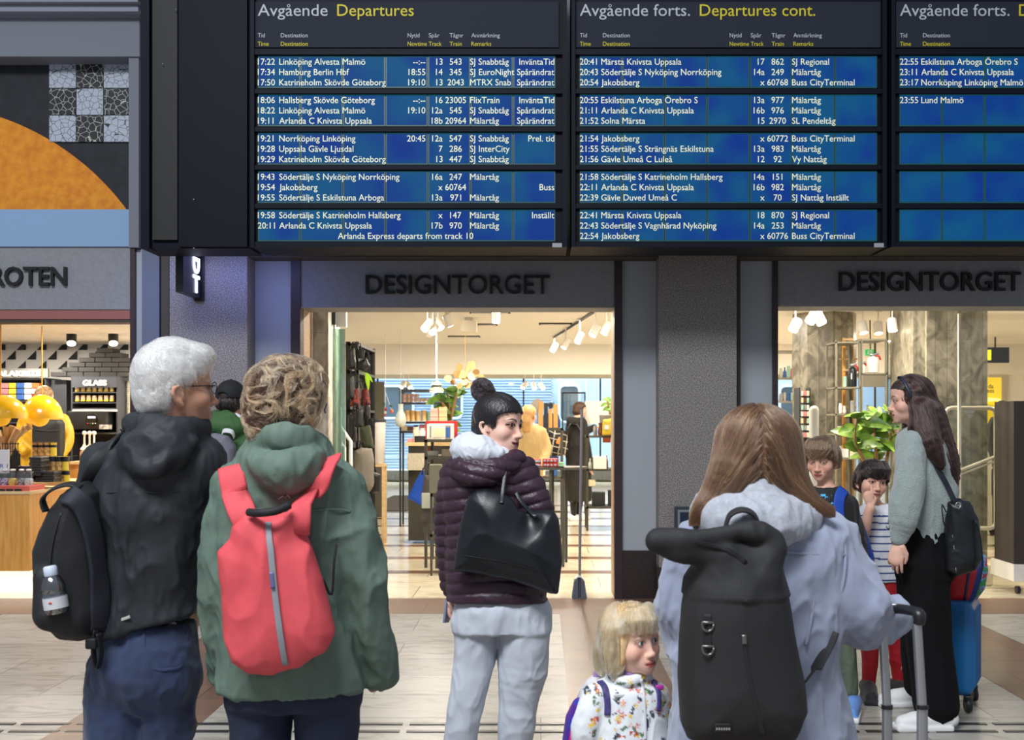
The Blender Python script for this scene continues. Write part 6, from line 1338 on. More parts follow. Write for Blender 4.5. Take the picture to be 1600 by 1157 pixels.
# ================================================================ inside the shops
M_olive = mat('olive_black_metal', (62, 60, 50), .5); M_bmetal = mat('black_shelf_metal', (34, 33, 33), .5); M_wood = mat('honey_wood', (206, 142, 62), .45, c2=(224, 166, 84), vscale=5, stretch=(6, 6, .6)); M_pale = mat('pale_wood', (226, 196, 146), .5, c2=(212, 178, 126), vscale=6, stretch=(1, 1, 6))
M_wplast = mat('white_lamp_plastic', (236, 232, 224), .4); M_lampface = mat('lamp_face', (255, 250, 235), .4, emit=(255, 240, 208), estr=7.0)
def xb(mb, px0, px1, py0, py1, Y0, Y1): return mb.box(PX(px0, Y0), PX(px1, Y0), Y0, Y1, PZ(py1, Y0), PZ(py0, Y0))
def marble(name, c1, c2, c3):
    m = mat(name, c1, .35); nt = m.node_tree; b = nt.nodes['Principled BSDF']
    n = nt.nodes.new('ShaderNodeTexNoise'); n.inputs['Scale'].default_value = 5.5; n.inputs['Detail'].default_value = 9; n.inputs['Distortion'].default_value = 1.4; nt.links.new(posmap(nt, (1.4, 1.4, 1.0)), n.inputs['Vector'])
    r = nt.nodes.new('ShaderNodeValToRGB'); e = r.color_ramp.elements; e[0].position = .34; e[0].color = rgb(c2); e[1].position = .66; e[1].color = rgb(c3); k = e.new(.5); k.color = rgb(c1); nt.links.new(n.outputs['Fac'], r.inputs[0])
    v = nt.nodes.new('ShaderNodeTexBrick'); v.inputs['Color1'].default_value = (1, 1, 1, 1); v.inputs['Color2'].default_value = (.60, .60, .57, 1); v.inputs['Mortar'].default_value = (.45, .43, .4, 1); v.inputs['Scale'].default_value = 1.0; v.inputs['Brick Width'].default_value = 1.15; v.inputs['Row Height'].default_value = .115; v.inputs['Mortar Size'].default_value = .003
    g = nt.nodes.new('ShaderNodeNewGeometry'); s = nt.nodes.new('ShaderNodeSeparateXYZ'); cb = nt.nodes.new('ShaderNodeCombineXYZ'); ad = nt.nodes.new('ShaderNodeMath'); ad.operation = 'ADD'
    nt.links.new(g.outputs['Position'], s.inputs[0]); nt.links.new(s.outputs['X'], ad.inputs[0]); nt.links.new(s.outputs['Y'], ad.inputs[1]); nt.links.new(s.outputs['Z'], cb.inputs[0]); nt.links.new(ad.outputs[0], cb.inputs[1]); nt.links.new(cb.outputs[0], v.inputs['Vector'])
    mx = nt.nodes.new('ShaderNodeMix'); mx.data_type = 'RGBA'; mx.blend_type = 'MULTIPLY'; mx.inputs[0].default_value = .85; nt.links.new(r.outputs[0], mx.inputs[6]); nt.links.new(v.outputs['Color'], mx.inputs[7]); nt.links.new(mx.outputs[2], b.inputs['Base Color']); return m
M_marb = marble('grey_veined_marble', (150, 144, 126), (112, 106, 92), (178, 170, 150))
struct('pillar', xb(MB(), 487, 513, 483, 940, 9.74, 10.3), marble('veined_marble_painted_lit', (206, 200, 184), (168, 162, 148), (228, 222, 208))); struct('pillar', MB().box(PX(484, 9.74), PX(489, 9.74), 9.70, 9.76, 0, 2.5), M_white)  # left pillar gets lighter marble, painting in light on its front
mb = MB(); mb.lathe([(.36, 0), (.36, CZ)], (PX(1288, 12.3), 12.3, 0), 8); struct('pillar', mb, M_marb)
mb = MB(); mb.box(PX(1427, 10.6), PX(1448, 10.6), 10.6, 11.3, 0, CZ); mb.box(PX(1448, 10.55), PX(1543, 10.55), 10.55, 11.25, 0, CZ); struct('pillar', mb, M_marb)
# folded glass doors at the left of the entrance
GL = glass('green_edge_glass', (206, 226, 218), .03, .80); GLc = glass('clear_shop_glass', (240, 244, 240), .02, .90)
mb = MB()
for i, x in enumerate((514, 521, 528)): Y = 9.95+.05*i; mb.box(PX(x, Y), PX(x+11, Y), Y, Y+.012, .05, 2.36)
struct('door_1', mb, GL); mb = MB()
for i, x in enumerate((513, 520)): Y = 9.93+.05*i; mb.box(PX(x, Y), PX(x+1.8, Y), Y, Y+.03, .02, 2.42)
xb(mb, 511, 524, 486, 507, 9.9, 9.96); struct('door_1', mb, M_bmetal); struct('door_1', xb(MB(), 525, 541, 487, 511, 10.04, 10.08), M_white)
# ---- ceiling lamps, vents
def spot(x, y, z, dx, dy, label, group, m=M_wplast, L=.13, r=.042, drop=.10):
    t = thing('track_spotlight', label, 'spotlight', (x, y, z), group); d = np.array((dx, dy, -.75)); d /= np.linalg.norm(d); c = np.array((x, y, z-drop)); zc = (CZ if y < 17 else 2.80) if x > -3.4 else 2.40
    mb = MB(); mb.tube([(x, y, zc), (x, y, z-drop+.02)], .008, 8); mb.rbox((x, y, zc-.012), (.07, .03, .024), None, .004); mb.build('arm', m, t, 60)
    mb = MB(); mb.tube([c-d*L/2, c-d*L*.4, c+d*L/2], [r*.8, r, r], 16); mb.build('head', m, t, 50)
    mb = MB(); mb.tube([c+d*L*.5, c+d*(L*.5+.004)], r*.85, 16); mb.build('lamp_face', M_lampface, t)
G1 = 'white spotlights under the shop ceiling'
for px, py, Y, dx, dy in ((668, 507, 11.0, -.5, -.5), (676, 512, 11.1, .1, -.8), (684, 505, 11.2, .5, -.3), (672, 516, 11.6, -.2, .6), (775, 492, 10.6, 0, -.1), (700, 500, 12.0, .3, .2)): spot(PX(px, Y), Y, min(PZ(py-14, Y), CZ), dx, dy, 'white spotlight under the ceiling of the central shop, left of the right-hand rail', G1)
for i, (px, py, Y) in enumerate(((866, 540, 15.4), (884, 533, 14.0), (906, 523, 12.8), (930, 510, 11.6), (948, 506, 11.2))): spot(PX(px, Y), Y, min(PZ(py-8, Y), CZ), -.4, -.2, 'white spotlight on the ceiling rail at the right of the central doorway', G1)
for px, py, Y, dx in ((630, 574, 17.6, -.5), (638, 574, 17.8, .6), (820, 578, 18, -.6), (834, 580, 18.2, .2), (846, 577, 18.4, .6)): spot(PX(px, Y), Y, 2.25, dx, -.6, 'white spotlight over the far end of the shop, below the cream bulkhead', G1, drop=.14)
for px, py, Y, dx in ((1243, 500, 10.7, -.4), (1280, 489, 10.5, .3), (1348, 505, 11.6, .1), (1372, 506, 11.8, .0), (1394, 500, 11.0, .0), (1270, 487, 10.4, -.5)): spot(PX(px, Y), Y, min(PZ(py-8, Y), CZ), dx, -.2, 'white spotlight above the shelves in the right shop window', G1, r=.05)
for (a, b_, nm) in (((866, 535, 15.4), (955, 495, 10.8), 'right of the doorway'), ((1236, 497, 10.7), (1262, 489, 10.35), 'in the right window')):
    mb = MB(); p, q = P(*a), P(*b_); p[2] = q[2] = CZ-.02; mb.tube([p, q], .014, 8); mb.build('ceiling_rail', M_bmetal, None, None, 'dark lamp rail on the shop ceiling '+nm, 'lamp rail')
for px0, px1, Y, lab in ((842, 894, 13.4, 'square ceiling air vent in front of the right lamp rail'), (733, 797, 12.0, 'slotted ceiling vent above the bun-haired woman'), (745, 777, 13.5, 'slotted ceiling vent behind the square panel'), (700, 750, 15.4, 'far slotted ceiling vent near the bulkhead'), (540, 558, 10.6, 'ceiling hatch with dark rim beside the folded glass doors')):
    t = thing('ceiling_vent', lab, 'vent', (PX((px0+px1)/2, Y), Y, CZ)); mb = MB(); mb.box(PX(px0, Y), PX(px1, Y), Y-.06, Y-.01, CZ-.012, CZ); mb.box(PX(px0, Y), PX(px1, Y), Y+.10, Y+.13, CZ-.012, CZ); mb.build('slot', M_bmetal, t); mb = MB(); mb.box(PX(px0, Y)+.02, PX(px1, Y)-.02, Y, Y+.10, CZ-.02, CZ); mb.build('panel', M_white, t)
t = thing('ceiling_box', 'square beige ceiling unit hanging above the disc lamp', 'ceiling unit', P(733, 512, 12.6)); mb = MB(); mb.box(PX(721, 12.6), PX(744, 12.6), 12.6, 12.9, PZ(518, 12.6), PZ(501, 12.6)); mb.build('box', M_cream, t); mb = MB(); mb.tube([P(733, 502, 12.7), (PX(733, 12.7), 12.7, CZ)], .05, 10); mb.build('mount', M_wplast, t)
for px, Y in ((664, 9.9), (737, 9.9), (1306, 9.95), (1391, 9.95), (1353, 10.6)):
    mb = MB(); mb.lathe([(.075, -.012), (.075, 0)], (PX(px, Y), Y, CZ), 20); r_ = mb.build('recessed_lamp', M_wplast, None, 40, 'round recessed lamp in the front of the shop ceiling', 'lamp', 'recessed ceiling lamps'); mb = MB(); mb.lathe([(.058, -.016), (.058, -.012)], (PX(px, Y), Y, CZ), 20); mb.build('lamp_face', M_lampface, r_)
for px, py, Y in ((1268, 496, 11), (1320, 505, 11.2)): pass
# ---- pendant lamp, disc lamp, plant
t = thing('pendant_lamp', 'grey-green metal pendant lamp beside the fiddle-leaf plant', 'lamp', P(682, 612, 13)); mb = MB(); mb.lathe([(.080, .075), (.012, .125)], P(682, 612, 13), 24); mb.lathe([(.078, .03), (.055, .065), (.045, .12)], P(682, 612, 13), 24); mb.lathe([(.090, .0), (.090, .02), (.074, .045)], P(682, 612, 13), 24); mb.build('shade', mat('grey_green_enamel', (150, 152, 130), .35), t, 50)
mb = MB(); mb.lathe([(.075, 0), (.075, .006)], P(682, 613, 13), 20); mb.build('bulb', M_lampface, t); mb = MB(); p = P(682, 598, 13); mb.tube([p, (p[0], p[1], CZ)], .008, 6); mb.build('cord', M_wplast, t)
t = thing('disc_lamp', 'pendant lamp made of round wooden discs above the bun-haired woman', 'lamp', P(727, 606, 13.4)); M_disc = mat('plywood_disc', (206, 172, 116), .5, c2=(188, 150, 96), vscale=10); M_disc2 = mat('bright_disc', (246, 218, 150), .5, emit=(255, 214, 140), estr=.12)
for i, (x, y, r) in enumerate(((700, 592, 6), (718, 574, 6), (737, 571, 7), (730, 578, 5), (715, 585, 7), (724, 586, 6), (744, 583, 6), (722, 589, 5), (736, 589, 6), (752, 590, 5), (708, 597, 5), (726, 597, 6), (738, 601, 5), (718, 603, 5), (731, 603, 5), (729, 593, 6))):
    c = P(x, y, 13.4+.10*math.sin(i*2.1)); n = np.array((math.sin(i*1.7)*.5, -1, math.cos(i*2.3)*.4)); n /= np.linalg.norm(n); mb = MB(); mb.tube([c, c+n*.006], r/F*13.4, 18); mb.build('disc', M_disc2 if i in (7, 8, 15) else M_disc, t, 40)
mb = MB(); p = P(727, 590, 13.4); mb.ball(p, .05, 8); mb.tube([p, (p[0], p[1], CZ)], .004, 6); mb.build('core', M_disc, t, 40)
M_leaf = mat('glossy_leaf', (52, 96, 40), .35, c2=(112, 152, 60), vscale=9); M_stem = mat('plant_stem', (150, 112, 66), .7)
def leaf(mb, p, d, L, w, up=(0, 0, 1)):
    d = np.asarray(d, float); d /= np.linalg.norm(d); s = np.cross(d, up); s /= np.linalg.norm(s)+1e-9; u = np.cross(s, d); V = []; n = 8
    for i in range(n+1):
        t_ = i/n; c = p+d*L*t_-u*.0+np.array((0, 0, -1))*L*.35*t_*t_; ww = w*(math.sin(PI*min(1, t_*.94+.03))**.75)*(1.08-.35*t_)
        V += [c-s*ww/2+u*ww*.12, c, c+s*ww/2+u*ww*.12]
    mb.add(V, [(3*i+j, 3*i+j+1, 3*i+j+4, 3*i+j+3) for i in range(n) for j in (0, 1)])
def plant(label, stems, nleaf, L, w, seed, pot, name='potted_plant', m=M_leaf, spread=1.0):
    rs = np.random.RandomState(seed); t = thing(name, label, 'plant', pot)
    mb = MB(); mb.lathe([(.11, 0), (.15, .02), (.17, .28), (.15, .29), (.14, .25)], pot, 20); mb.build('pot', mat('grey_pot', (120, 116, 108), .7), t, 50)
    ms = MB(); ml = []
    for st, k in stems:
        q = catmull(np.array(st), 6); ms.tube(list(q), list(np.linspace(.022, .009, len(q))), 8)
        for i in range(k):
            b = q[int(len(q)*(.45+.55*(i+.5)/k))-0 if int(len(q)*(.45+.55*(i+.5)/k)) < len(q) else -1]; a = i*2.4+rs.rand()*1.2; d = np.array((math.cos(a)*spread, math.sin(a)*spread, rs.uniform(-.1, .9))); mm = MB(); leaf(mm, b, d, L*rs.uniform(.7, 1.2), w*rs.uniform(.75, 1.15), (rs.uniform(-.6, .6), -.8, rs.uniform(.1, .9))); ml.append(mm)
    ms.build('stem', M_stem, t, 180)
    for mm in ml: o = mm.build('leaf', m, t, 180)
    return t
plant('fiddle-leaf plant on a brown trunk behind the stacked picture frames', [([P(708, 740, 14.4), P(706, 690, 14.4), P(703, 650, 14.4), P(699, 612, 14.4)], 16), ([P(704, 655, 14.4), P(712, 622, 14.3), P(720, 606, 14.3)], 9), ([P(703, 650, 14.4), P(690, 628, 14.3), P(682, 622, 14.3)], 8)], 0, .20, .11, 3, P(708, 0, 14.4)*np.array((1, 1, 0)))
plant('leafy rubber plant in the right shop window behind the two boys', [([P(1372, 800, 10.4), P(1370, 740, 10.4), P(1368, 690, 10.35), P(1362, 645, 10.3)], 18), ([P(1370, 760, 10.4), P(1350, 720, 10.2), P(1336, 690, 10.1), P(1340, 650, 10.1)], 14), ([P(1372, 770, 10.4), P(1386, 720, 10.4), P(1392, 670, 10.4), P(1390, 640, 10.4)], 14)], 0, .27, .125, 8, P(1372, 0, 10.4)*np.array((1, 1, 0)), m=mat('bright_leaf', (64, 110, 36), .35, c2=(138, 168, 62), vscale=9))
# ---- people in the shop (far, simple)
def shopper(label, Y, px, head, phi, rows, limbs, coatm, hairm, strand_c, skin=(222, 178, 154), hips=None, legs=None, legm=M_blackcloth, shoem=None, hood=None, hairtype='short', k=1.0, hands=None, coat='coat'):
    global g
    g = Fig('person', label, Y, px); hd = g.head(head[0], head[1], phi, k, scalp=strand_c, ch=0); neck_sdf(g.B, hd['c'], hd['R'], k, P(rows[0][1]*.5+rows[0][2]*.5, rows[0][0]+3, Y))
    under(g, rows, limbs+(legs or []), hips=hips)
    for h_ in hands or []: hand(g.B, g.p(*h_[0]), h_[1], h_[2], .95, h_[3])
    g.finish(skin, .007); S = SDF(); g.rows(S, rows); [g.limb(S, l, .03) for l in limbs]
    if hood: g.limb(S, hood, .03)
    g.cloth(coat, S, coatm, .009, .010, 8); 
    if legs: S2 = SDF(); g.rows(S2, hips); [g.limb(S2, l, .02) for l in legs]; g.cloth('trousers', S2, legm, .01, .004, 8); shoe_pair(g, shoem or M_blackcloth, [(l[-1][0], l[-1][2], phi) for l in legs], sole=None)
    return g, hd, S
g, hd, SY = shopper('blonde woman in a mustard yellow coat beyond the bun-haired woman', 12.4, 822, (826, 649), 25, [(664, 814, 840, .08), (672, 800, 846, .11), (690, 796, 850, .13), (730, 795, 848, .14), (800, 792, 848, .15)], [[(846, 676, 0, 8), (853, 700, 0, 8), (849, 722, -.12, 7), (838, 728, -.25, 6)], [(802, 676, 0, 8), (794, 710, 0, 8), (796, 735, .1, 6)]], mat('mustard_coat', (186, 156, 104), .85), None, (196, 150, 80), hips=[(780, 800, 842, .13), (800, 800, 842, .12)], legs=[[(810, 800, 0, 8), (810, 850, 0, 6), (810, 862, 0, 5)], [(834, 800, 0, 8), (834, 850, 0, 6), (834, 862, 0, 5)]], hands=[((838, 729, -.26), (-.8, -.3, 0), (0, 0, -1), -1)])
S = SDF(); S.at(hd['c'], hd['R']); S.ell((0, -.004, .03), (.086, .106, .09), 0); S.chain([(0, -.06, 0), (0, -.09, -.08), (.01, -.09, -.17), (.01, -.08, -.22)], [.07, .07, .055, .02], .03); S.at(); v, f = S.mesh(.008); o = qobj('hair', v, f, mat('golden_hair', (170, 124, 66), .5, c2=(200, 158, 96), vscale=30, stretch=(4, 4, .5)), g.t)
g, hd, SK = shopper('brown-haired person in a long black coat and white shoes, reaching to a shelf', 16.6, 900, (906, 640), 70, [(653, 893, 912, .09), (660, 886, 917, .12), (680, 884, 920, .14), (720, 884, 922, .15), (760, 886, 924, .16), (783, 888, 924, .16)], [[(908, 664, -.05, 6), (915, 690, -.1, 5.5), (920, 712, -.1, 5), (922, 726, -.1, 4)], [(906, 664, .1, 6), (918, 672, .1, 5.5), (928, 668, .1, 4.5)]], mat('long_black_coat', (34, 30, 27), .9), None, (60, 42, 32), hips=[(770, 890, 912, .12), (784, 890, 912, .12)], legs=[[(896, 780, 0, 5.5), (896, 795, 0, 4.5), (896, 806, 0, 4)], [(906, 780, .1, 5.5), (905, 795, .1, 4.5), (903, 806, .1, 4)]], shoem=mat('white_sneaker', (224, 224, 224), .55), hood=[(890, 656, -.05, 5), (893, 660, -.15, 5), (906, 660, -.1, 4)], hands=[((930, 668, .1), (.9, 0, .1), (0, 0, -1), 1), ((922, 728, -.1), (.1, 0, -1), (1, 0, 0), 1)])
S = SDF(); S.at(hd['c'], hd['R']); S.ell((0, -.008, .03), (.092, .108, .092), 0); S.ell((0, -.04, -.035), (.085, .080, .06), .03); S.box((0, .10, -.05), (.2, .07, .075), .02, .02, sub=True); S.at(); v, f = S.mesh(.008); qobj('hair', v, f, mat('bob_brown_hair', (70, 48, 34), .5, bump=.3, bscale=120), g.t)
t = thing('backpack', 'black backpack with white grid lines worn by the person in the long black coat', 'backpack', P(872, 715, 16.5)); S = SDF(); poly_sdf(S, [(858, 672), (876, 668), (886, 676), (888, 700), (884, 712), (862, 714), (854, 700), (854, 684)], 16.35, .06, .16, .06, .03); v, f = S.mesh(.01)
def grid(v, n):
    a = np.mod(v[:, 2]+.25*v[:, 0]+.02*vnoise(v*9), .10) < .010; b = np.mod(v[:, 0]-.15*v[:, 2], .10) < .010; col = np.tile(np.array(rgb((26, 24, 24))[:3]), (len(v), 1)); col[a | b] = rgb((196, 188, 170))[:3]; return col
qobj('pack_body', v, f, colmat('grid_print', .7), t, grid(v, None)); mb = MB(); mb.strap([P(884, 676, 16.3), P(892, 662, 16.38), P(902, 664, 16.42), P(908, 676, 16.4)], .05, .012, (.3, 1, .3)); mb.build('shoulder_strap', M_blackcloth, t, 180); mb = MB(); mb.rbox(P(873, 689, 16.16), (.05, .02, .10), frame(0, 0, 25), .01); mb.build('orange_tag', mat('orange_tag', (226, 130, 60), .5), t, 60)
g, hd, SZ = shopper('person in a yellow raincoat with a black backpack inside the sweet shop', 11.2, 68, (69, 622), 15, [(636, 56, 82, .08), (644, 44, 92, .12), (660, 36, 102, .14), (720, 36, 100, .15), (770, 38, 98, .15)], [[(98, 656, 0, 9), (107, 685, -.05, 9), (98, 706, -.14, 7.5), (92, 712, -.2, 6)], [(40, 656, 0, 9), (32, 690, -.05, 9), (40, 705, -.14, 7.5)]], mat('yellow_raincoat', (206, 156, 16), .5), None, (110, 84, 60), hips=[(760, 46, 92, .13), (790, 46, 92, .13)], legs=[[(58, 790, 0, 10), (58, 840, 0, 8), (58, 882, 0, 6)], [(80, 790, 0, 10), (80, 840, 0, 8), (80, 882, 0, 6)]], hands=[((91, 713, -.2), (-.5, -.2, -.6), (-1, 0, 0), 1)], coat='raincoat')
S = SDF(); S.at(hd['c'], hd['R']); S.ell((0, -.004, .035), (.082, .102, .092), 0); S.ell((0, -.035, -.02), (.072, .068, .055), .03); S.box((0, .10, -.06), (.2, .08, .09), .01, .02, sub=True); S.at(); v, f = S.mesh(.007); v = v+normals(v, f)*(.008*(fbm(v*40, 2)-.5))[:, None]; o = qobj('hair', v, f, mat('tousled_hair', (120, 92, 66), .6, c2=(176, 140, 96), vscale=40), g.t)
t = thing('backpack', 'square black backpack on the back of the yellow raincoat', 'backpack', P(76, 725, 11.0)); S = SDF(); poly_sdf(S, [(54, 660), (60, 656), (94, 656), (98, 662), (98, 720), (92, 726), (58, 726), (54, 720)], 10.98, .07, .10, .05, .02); v, f = S.mesh(.009); qobj('pack_body', v, f, M_pack, t); mb = MB(); band(mb, S, [(56, 672), (76, 674), (97, 672)], 10.98, 2, .006, .004); mb.build('flap_seam', M_bmetal, t, 180)
g, hd, _s = shopper('person in black leaning over a case beside the yellow sign at the right', 14.5, 1562, (1566, 640), 60, [(652, 1550, 1580, .12), (665, 1544, 1584, .15), (690, 1544, 1584, .15), (715, 1548, 1582, .14)], [[(1574, 668, -.05, 7), (1582, 690, -.05, 6), (1588, 705, -.05, 5)], [(1550, 668, .1, 7), (1556, 700, .1, 6), (1566, 716, .1, 5)]], M_blackcloth, None, (40, 32, 30), hips=[(705, 1552, 1580, .13), (730, 1552, 1580, .13)], legs=[[(1558, 735, 0, 7), (1557, 790, 0, 6), (1556, 829, 0, 5)], [(1574, 735, .05, 7), (1574, 790, .05, 6), (1574, 829, .05, 5)]], hands=[])
S = SDF(); S.at(hd['c'], hd['R']); S.ell((0, -.004, .03), (.084, .104, .09), 0); S.box((0, .10, -.06), (.2, .08, .09), .01, .02, sub=True); S.at(); v, f = S.mesh(.008); qobj('hair', v, f, M_dkh, g.t)
t = thing('black_case', 'black travel case with a pale handle in front of the leaning person in black', 'case', P(1572, 776, 13.9)); mb = MB(); mb.rbox(P(1574, 755, 13.9), (.36, .22, .40), frame(8), .05); mb.build('case_body', M_pack, t, 60); mb = MB(); mb.tube([P(1568, 731, 13.8), P(1562, 700, 13.8)], .012, 8); mb.tube([P(1574, 731, 13.95), P(1568, 700, 13.95)], .012, 8); mb.build('pull_handle', M_alu, t, 60)
# ---- train and far window things
t = thing('train', 'light blue ribbed train carriage outside the platform windows', 'train', (0, 29.4, -.3)); YT = 29.2; M_train = mat('light_blue_train_paint', (186, 212, 240), .4); mb = MB(); mb.box(-7, 11, YT, YT+2.4, -.2, 3.4)
for i in range(46): z = .15+i*.075; mb.box(-7, PX(865, YT), YT-.05, YT, z, z+.03)
mb.build('carriage_body', M_train, t); M_twin = mat('train_window_glass', (70, 96, 116), .12)
def tw(px0, px1, py0, py1, rim=True, nm='window'):
    x0, x1, z0, z1 = PX(px0, YT), PX(px1, YT), PZ(py1, YT), PZ(py0, YT); r = .14; pl = []
    for cx_, cz_, a0 in ((x1-r, z1-r, 0), (x0+r, z1-r, 90), (x0+r, z0+r, 180), (x1-r, z0+r, 270)): pl += [(cx_+r*math.cos(math.radians(a0+q)), cz_+r*math.sin(math.radians(a0+q))) for q in (0, 30, 60, 90)]
    mb = MB(); mb.prism(pl[::-1], YT-.07, YT-.01); w_ = mb.build(nm, M_twin, t)
    c = (sum(p[0] for p in pl)/16, sum(p[1] for p in pl)/16); mb = MB(); mb.tube([(p[0], YT-.07, p[1]) for p in pl+pl[:1]], .035, 6); mb.build('window_rim', mat('pale_train_rim', (206, 220, 240), .4), w_, 60)
tw(560, 646, 604, 654); tw(676, 722, 612, 654); tw(874, 905, 603, 660, nm='door_window'); tw(1218, 1250, 604, 655)
mb = MB(); mb.box(PX(862, YT), PX(864, YT), YT-.05, YT, -.1, 3); mb.box(PX(914, YT), PX(917, YT), YT-.05, YT, -.1, 3); mb.box(-7, 11, YT-.04, YT, .55, .62); mb.build('door_edges', mat('pale_train_rim', (206, 220, 240), .4), t)
mb = MB(); mb.box(-4.4, 9, 27.2, 27.38, .05, .28)
for i in range(60): mb.box(-4.4+i*.22, -4.3+i*.22, 27.18, 27.2, .06, .27)
mb.build('radiator', mat('dark_grey_radiator', (120, 122, 124), .5), None, None, 'long low radiator under the platform windows', 'radiator')
# ---- metal tables and shelves
def rack(name, label, cat, px0, px1, Y, depth, ztop, levels, post=.03, m=M_olive, group=None, legs=True):
    t = thing(name, label, cat, (PX((px0+px1)/2, Y), Y, 0), group); x0, x1 = PX(px0, Y), PX(px1, Y)
    for x in (x0, x1-post):
        for y in (Y, Y+depth-post): MB().box(x, x+post, y, y+post, 0, ztop).build('leg', m, t)
    for z in levels: MB().box(x0, x1, Y, Y+depth, z-.03, z).build('shelf', m, t)
    return t
Zs = lambda py, Y: PZ(py, Y)
rack('display_table', 'dark metal table stacked with picture frames, left of the bun-haired woman', 'table', 663, 735, 11.2, .7, Zs(687, 11.2), [Zs(687, 11.2), Zs(714, 11.2)])
rack('display_cart', 'low metal cart on castors left of the bun-haired woman', 'cart', 672, 735, 10.6, .55, Zs(772, 10.6), [Zs(772, 10.6), Zs(835, 10.6)], .022)
t = thing('counter_desk', 'dark counter with a pale wooden top holding books, left of the shop aisle', 'counter', (PX(655, 13.4), 13.4, 0)); mb = MB(); mb.box(PX(638, 13.4), PX(705, 13.4), 13.4, 14.0, .04, Zs(697, 13.4)); mb.build('body', M_olive, t); mb = MB(); mb.box(PX(634, 13.4), PX(707, 13.4), 13.36, 14.05, Zs(697, 13.4), Zs(692, 13.4)); mb.build('top', M_pale, t)
mb = MB(); mb.box(PX(637, 13.3), PX(664, 13.3), 13.26, 13.36, Zs(735, 13.3), Zs(709, 13.3)); mb.build('printed_bag', mat('newsprint_bag', (206, 196, 172), .8, c2=(170, 160, 140), vscale=30, stretch=(8, 1, 1)), None, None, 'newsprint-patterned bag hung on the dark counter', 'bag')
t = thing('side_table', 'tall round-ended dark metal table with red boxes, right of the bun-haired woman', 'table', (PX(860, 11.2), 11.2, 0)); Y = 11.2; zt = Zs(731, Y)
mb = MB(); mb.box(PX(800, Y), PX(882, Y), Y, Y+.5, zt-.025, zt); mb.lathe([(.25, -.025), (.25, 0)], (PX(882, Y), Y+.25, zt), 24); mb.build('top', M_olive, t, 40)
for px, y in ((858, Y+.02), (878, Y+.05), (862, Y+.45), (884, Y+.42), (806, Y+.02), (806, Y+.45)): mb = MB(); x = PX(px, Y); mb.box(x, x+.03, y, y+.03, .05, zt-.02); l_ = mb.build('leg', M_olive, t); MB().lathe([(.0, -.012), (.028, -.012), (.028, .012), (0, .012)], (x+.015, y+.015, .028), 12, 'x').build('castor', M_bmetal, l_)
mb = MB(); mb.box(PX(806, Y), PX(884, Y), Y+.2, Y+.22, .55, .57); mb.build('rail', M_olive, t)
M_redb = mat('red_gift_box', (176, 40, 30), .5)
for i, (a, b_, c_, d_) in enumerate(((847, 872, 718, 724.5), (847, 872, 725, 731), (832, 846, 719, 725), (832, 846, 725.3, 731))):
    mb = MB(); mb.rbox(((PX(a, 11.3)+PX(b_, 11.3))/2, 11.4, (Zs(c_, 11.3)+Zs(d_, 11.3))/2+.004), (PX(b_, 11.3)-PX(a, 11.3)-.006, .16, Zs(c_, 11.3)-Zs(d_, 11.3)-.002), None, .004); o = mb.build('gift_box', M_redb, None, None, ('upper', 'lower', 'upper', 'lower')[i]+' red gift box in the '+('right', 'right', 'left', 'left')[i]+' stack on the round-ended table', 'box', 'red gift boxes'); mb = MB()
    for k in range(4): mb.ball(((PX(a, 11.3)+(PX(b_, 11.3)-PX(a, 11.3))*(k+.7)/4.6), 11.318, (Zs(c_, 11.3)+Zs(d_, 11.3))/2+.004), (.013, .003, .013), 6)
    mb.build('dots', mat('blue_white_dots', (190, 200, 210), .5, c2=(60, 90, 120), vscale=60), o, 180)
MB().rbox((PX(877, 11.3), 11.45, zt+.024), (.06, .10, .046), None, .004).build('small_box', mat('mint_box', (150, 196, 150), .6), None, None, 'small mint green box beside the red gift boxes', 'box')
# shelf at the right of the doorway
rack('wall_shelf', 'dark metal shelf of bottles and boxes at the right of the doorway', 'shelf', 916, 985, 15.0, .5, Zs(681, 15), [Zs(681, 15), Zs(733, 15), Zs(792, 15)])
M_cols = [mat('goods_%s' % n, c, .5) for n, c in (('white', (230, 228, 220)), ('orange', (220, 110, 60)), ('green', (40, 90, 50)), ('amber', (110, 62, 24)), ('black', (30, 30, 32)), ('yellow', (230, 200, 60)), ('blue', (60, 100, 170)), ('pink', (226, 140, 150)), ('mint', (170, 214, 196)), ('cream', (236, 220, 184)), ('red', (190, 44, 44)), ('grey', (150, 148, 144)))]
def goods(kind, px, py, w, h, Y, ci, name, label, cat, group):
    """one product standing with its base at photo row py, w x h in photo pixels"""
    b = P(px, py, Y); W_, H = w/F*Y, h/F*Y; mb = MB(); r = W_/2
    if kind == 'box': mb.rbox(b+(0, 0, H/2), (W_, min(W_, .25), H), None, min(.006, W_*.1))
    elif kind == 'bottle': mb.lathe([(r*.9, 0), (r, H*.04), (r, H*.55), (r*.42, H*.72), (r*.36, H*.9), (r*.46, H*.91), (r*.46, H)], b, 14)
    elif kind == 'jar': mb.lathe([(r*.9, 0), (r, H*.05), (r, H*.78), (r*.8, H*.84), (r*.84, H*.86), (r*.84, H)], b, 14)
    elif kind == 'tin': mb.lathe([(r, 0), (r, H*.80), (r*1.03, H*.81), (r*1.03, H)], b, 14)
    elif kind == 'vase': mb.lathe([(r*.7, 0), (r, H*.3), (r*.5, H*.75), (r*.7, H)], b, 14)
    return mb.build(name, M_cols[ci] if isinstance(ci, int) else ci, None, 40 if kind != 'box' else None, label, cat, group)
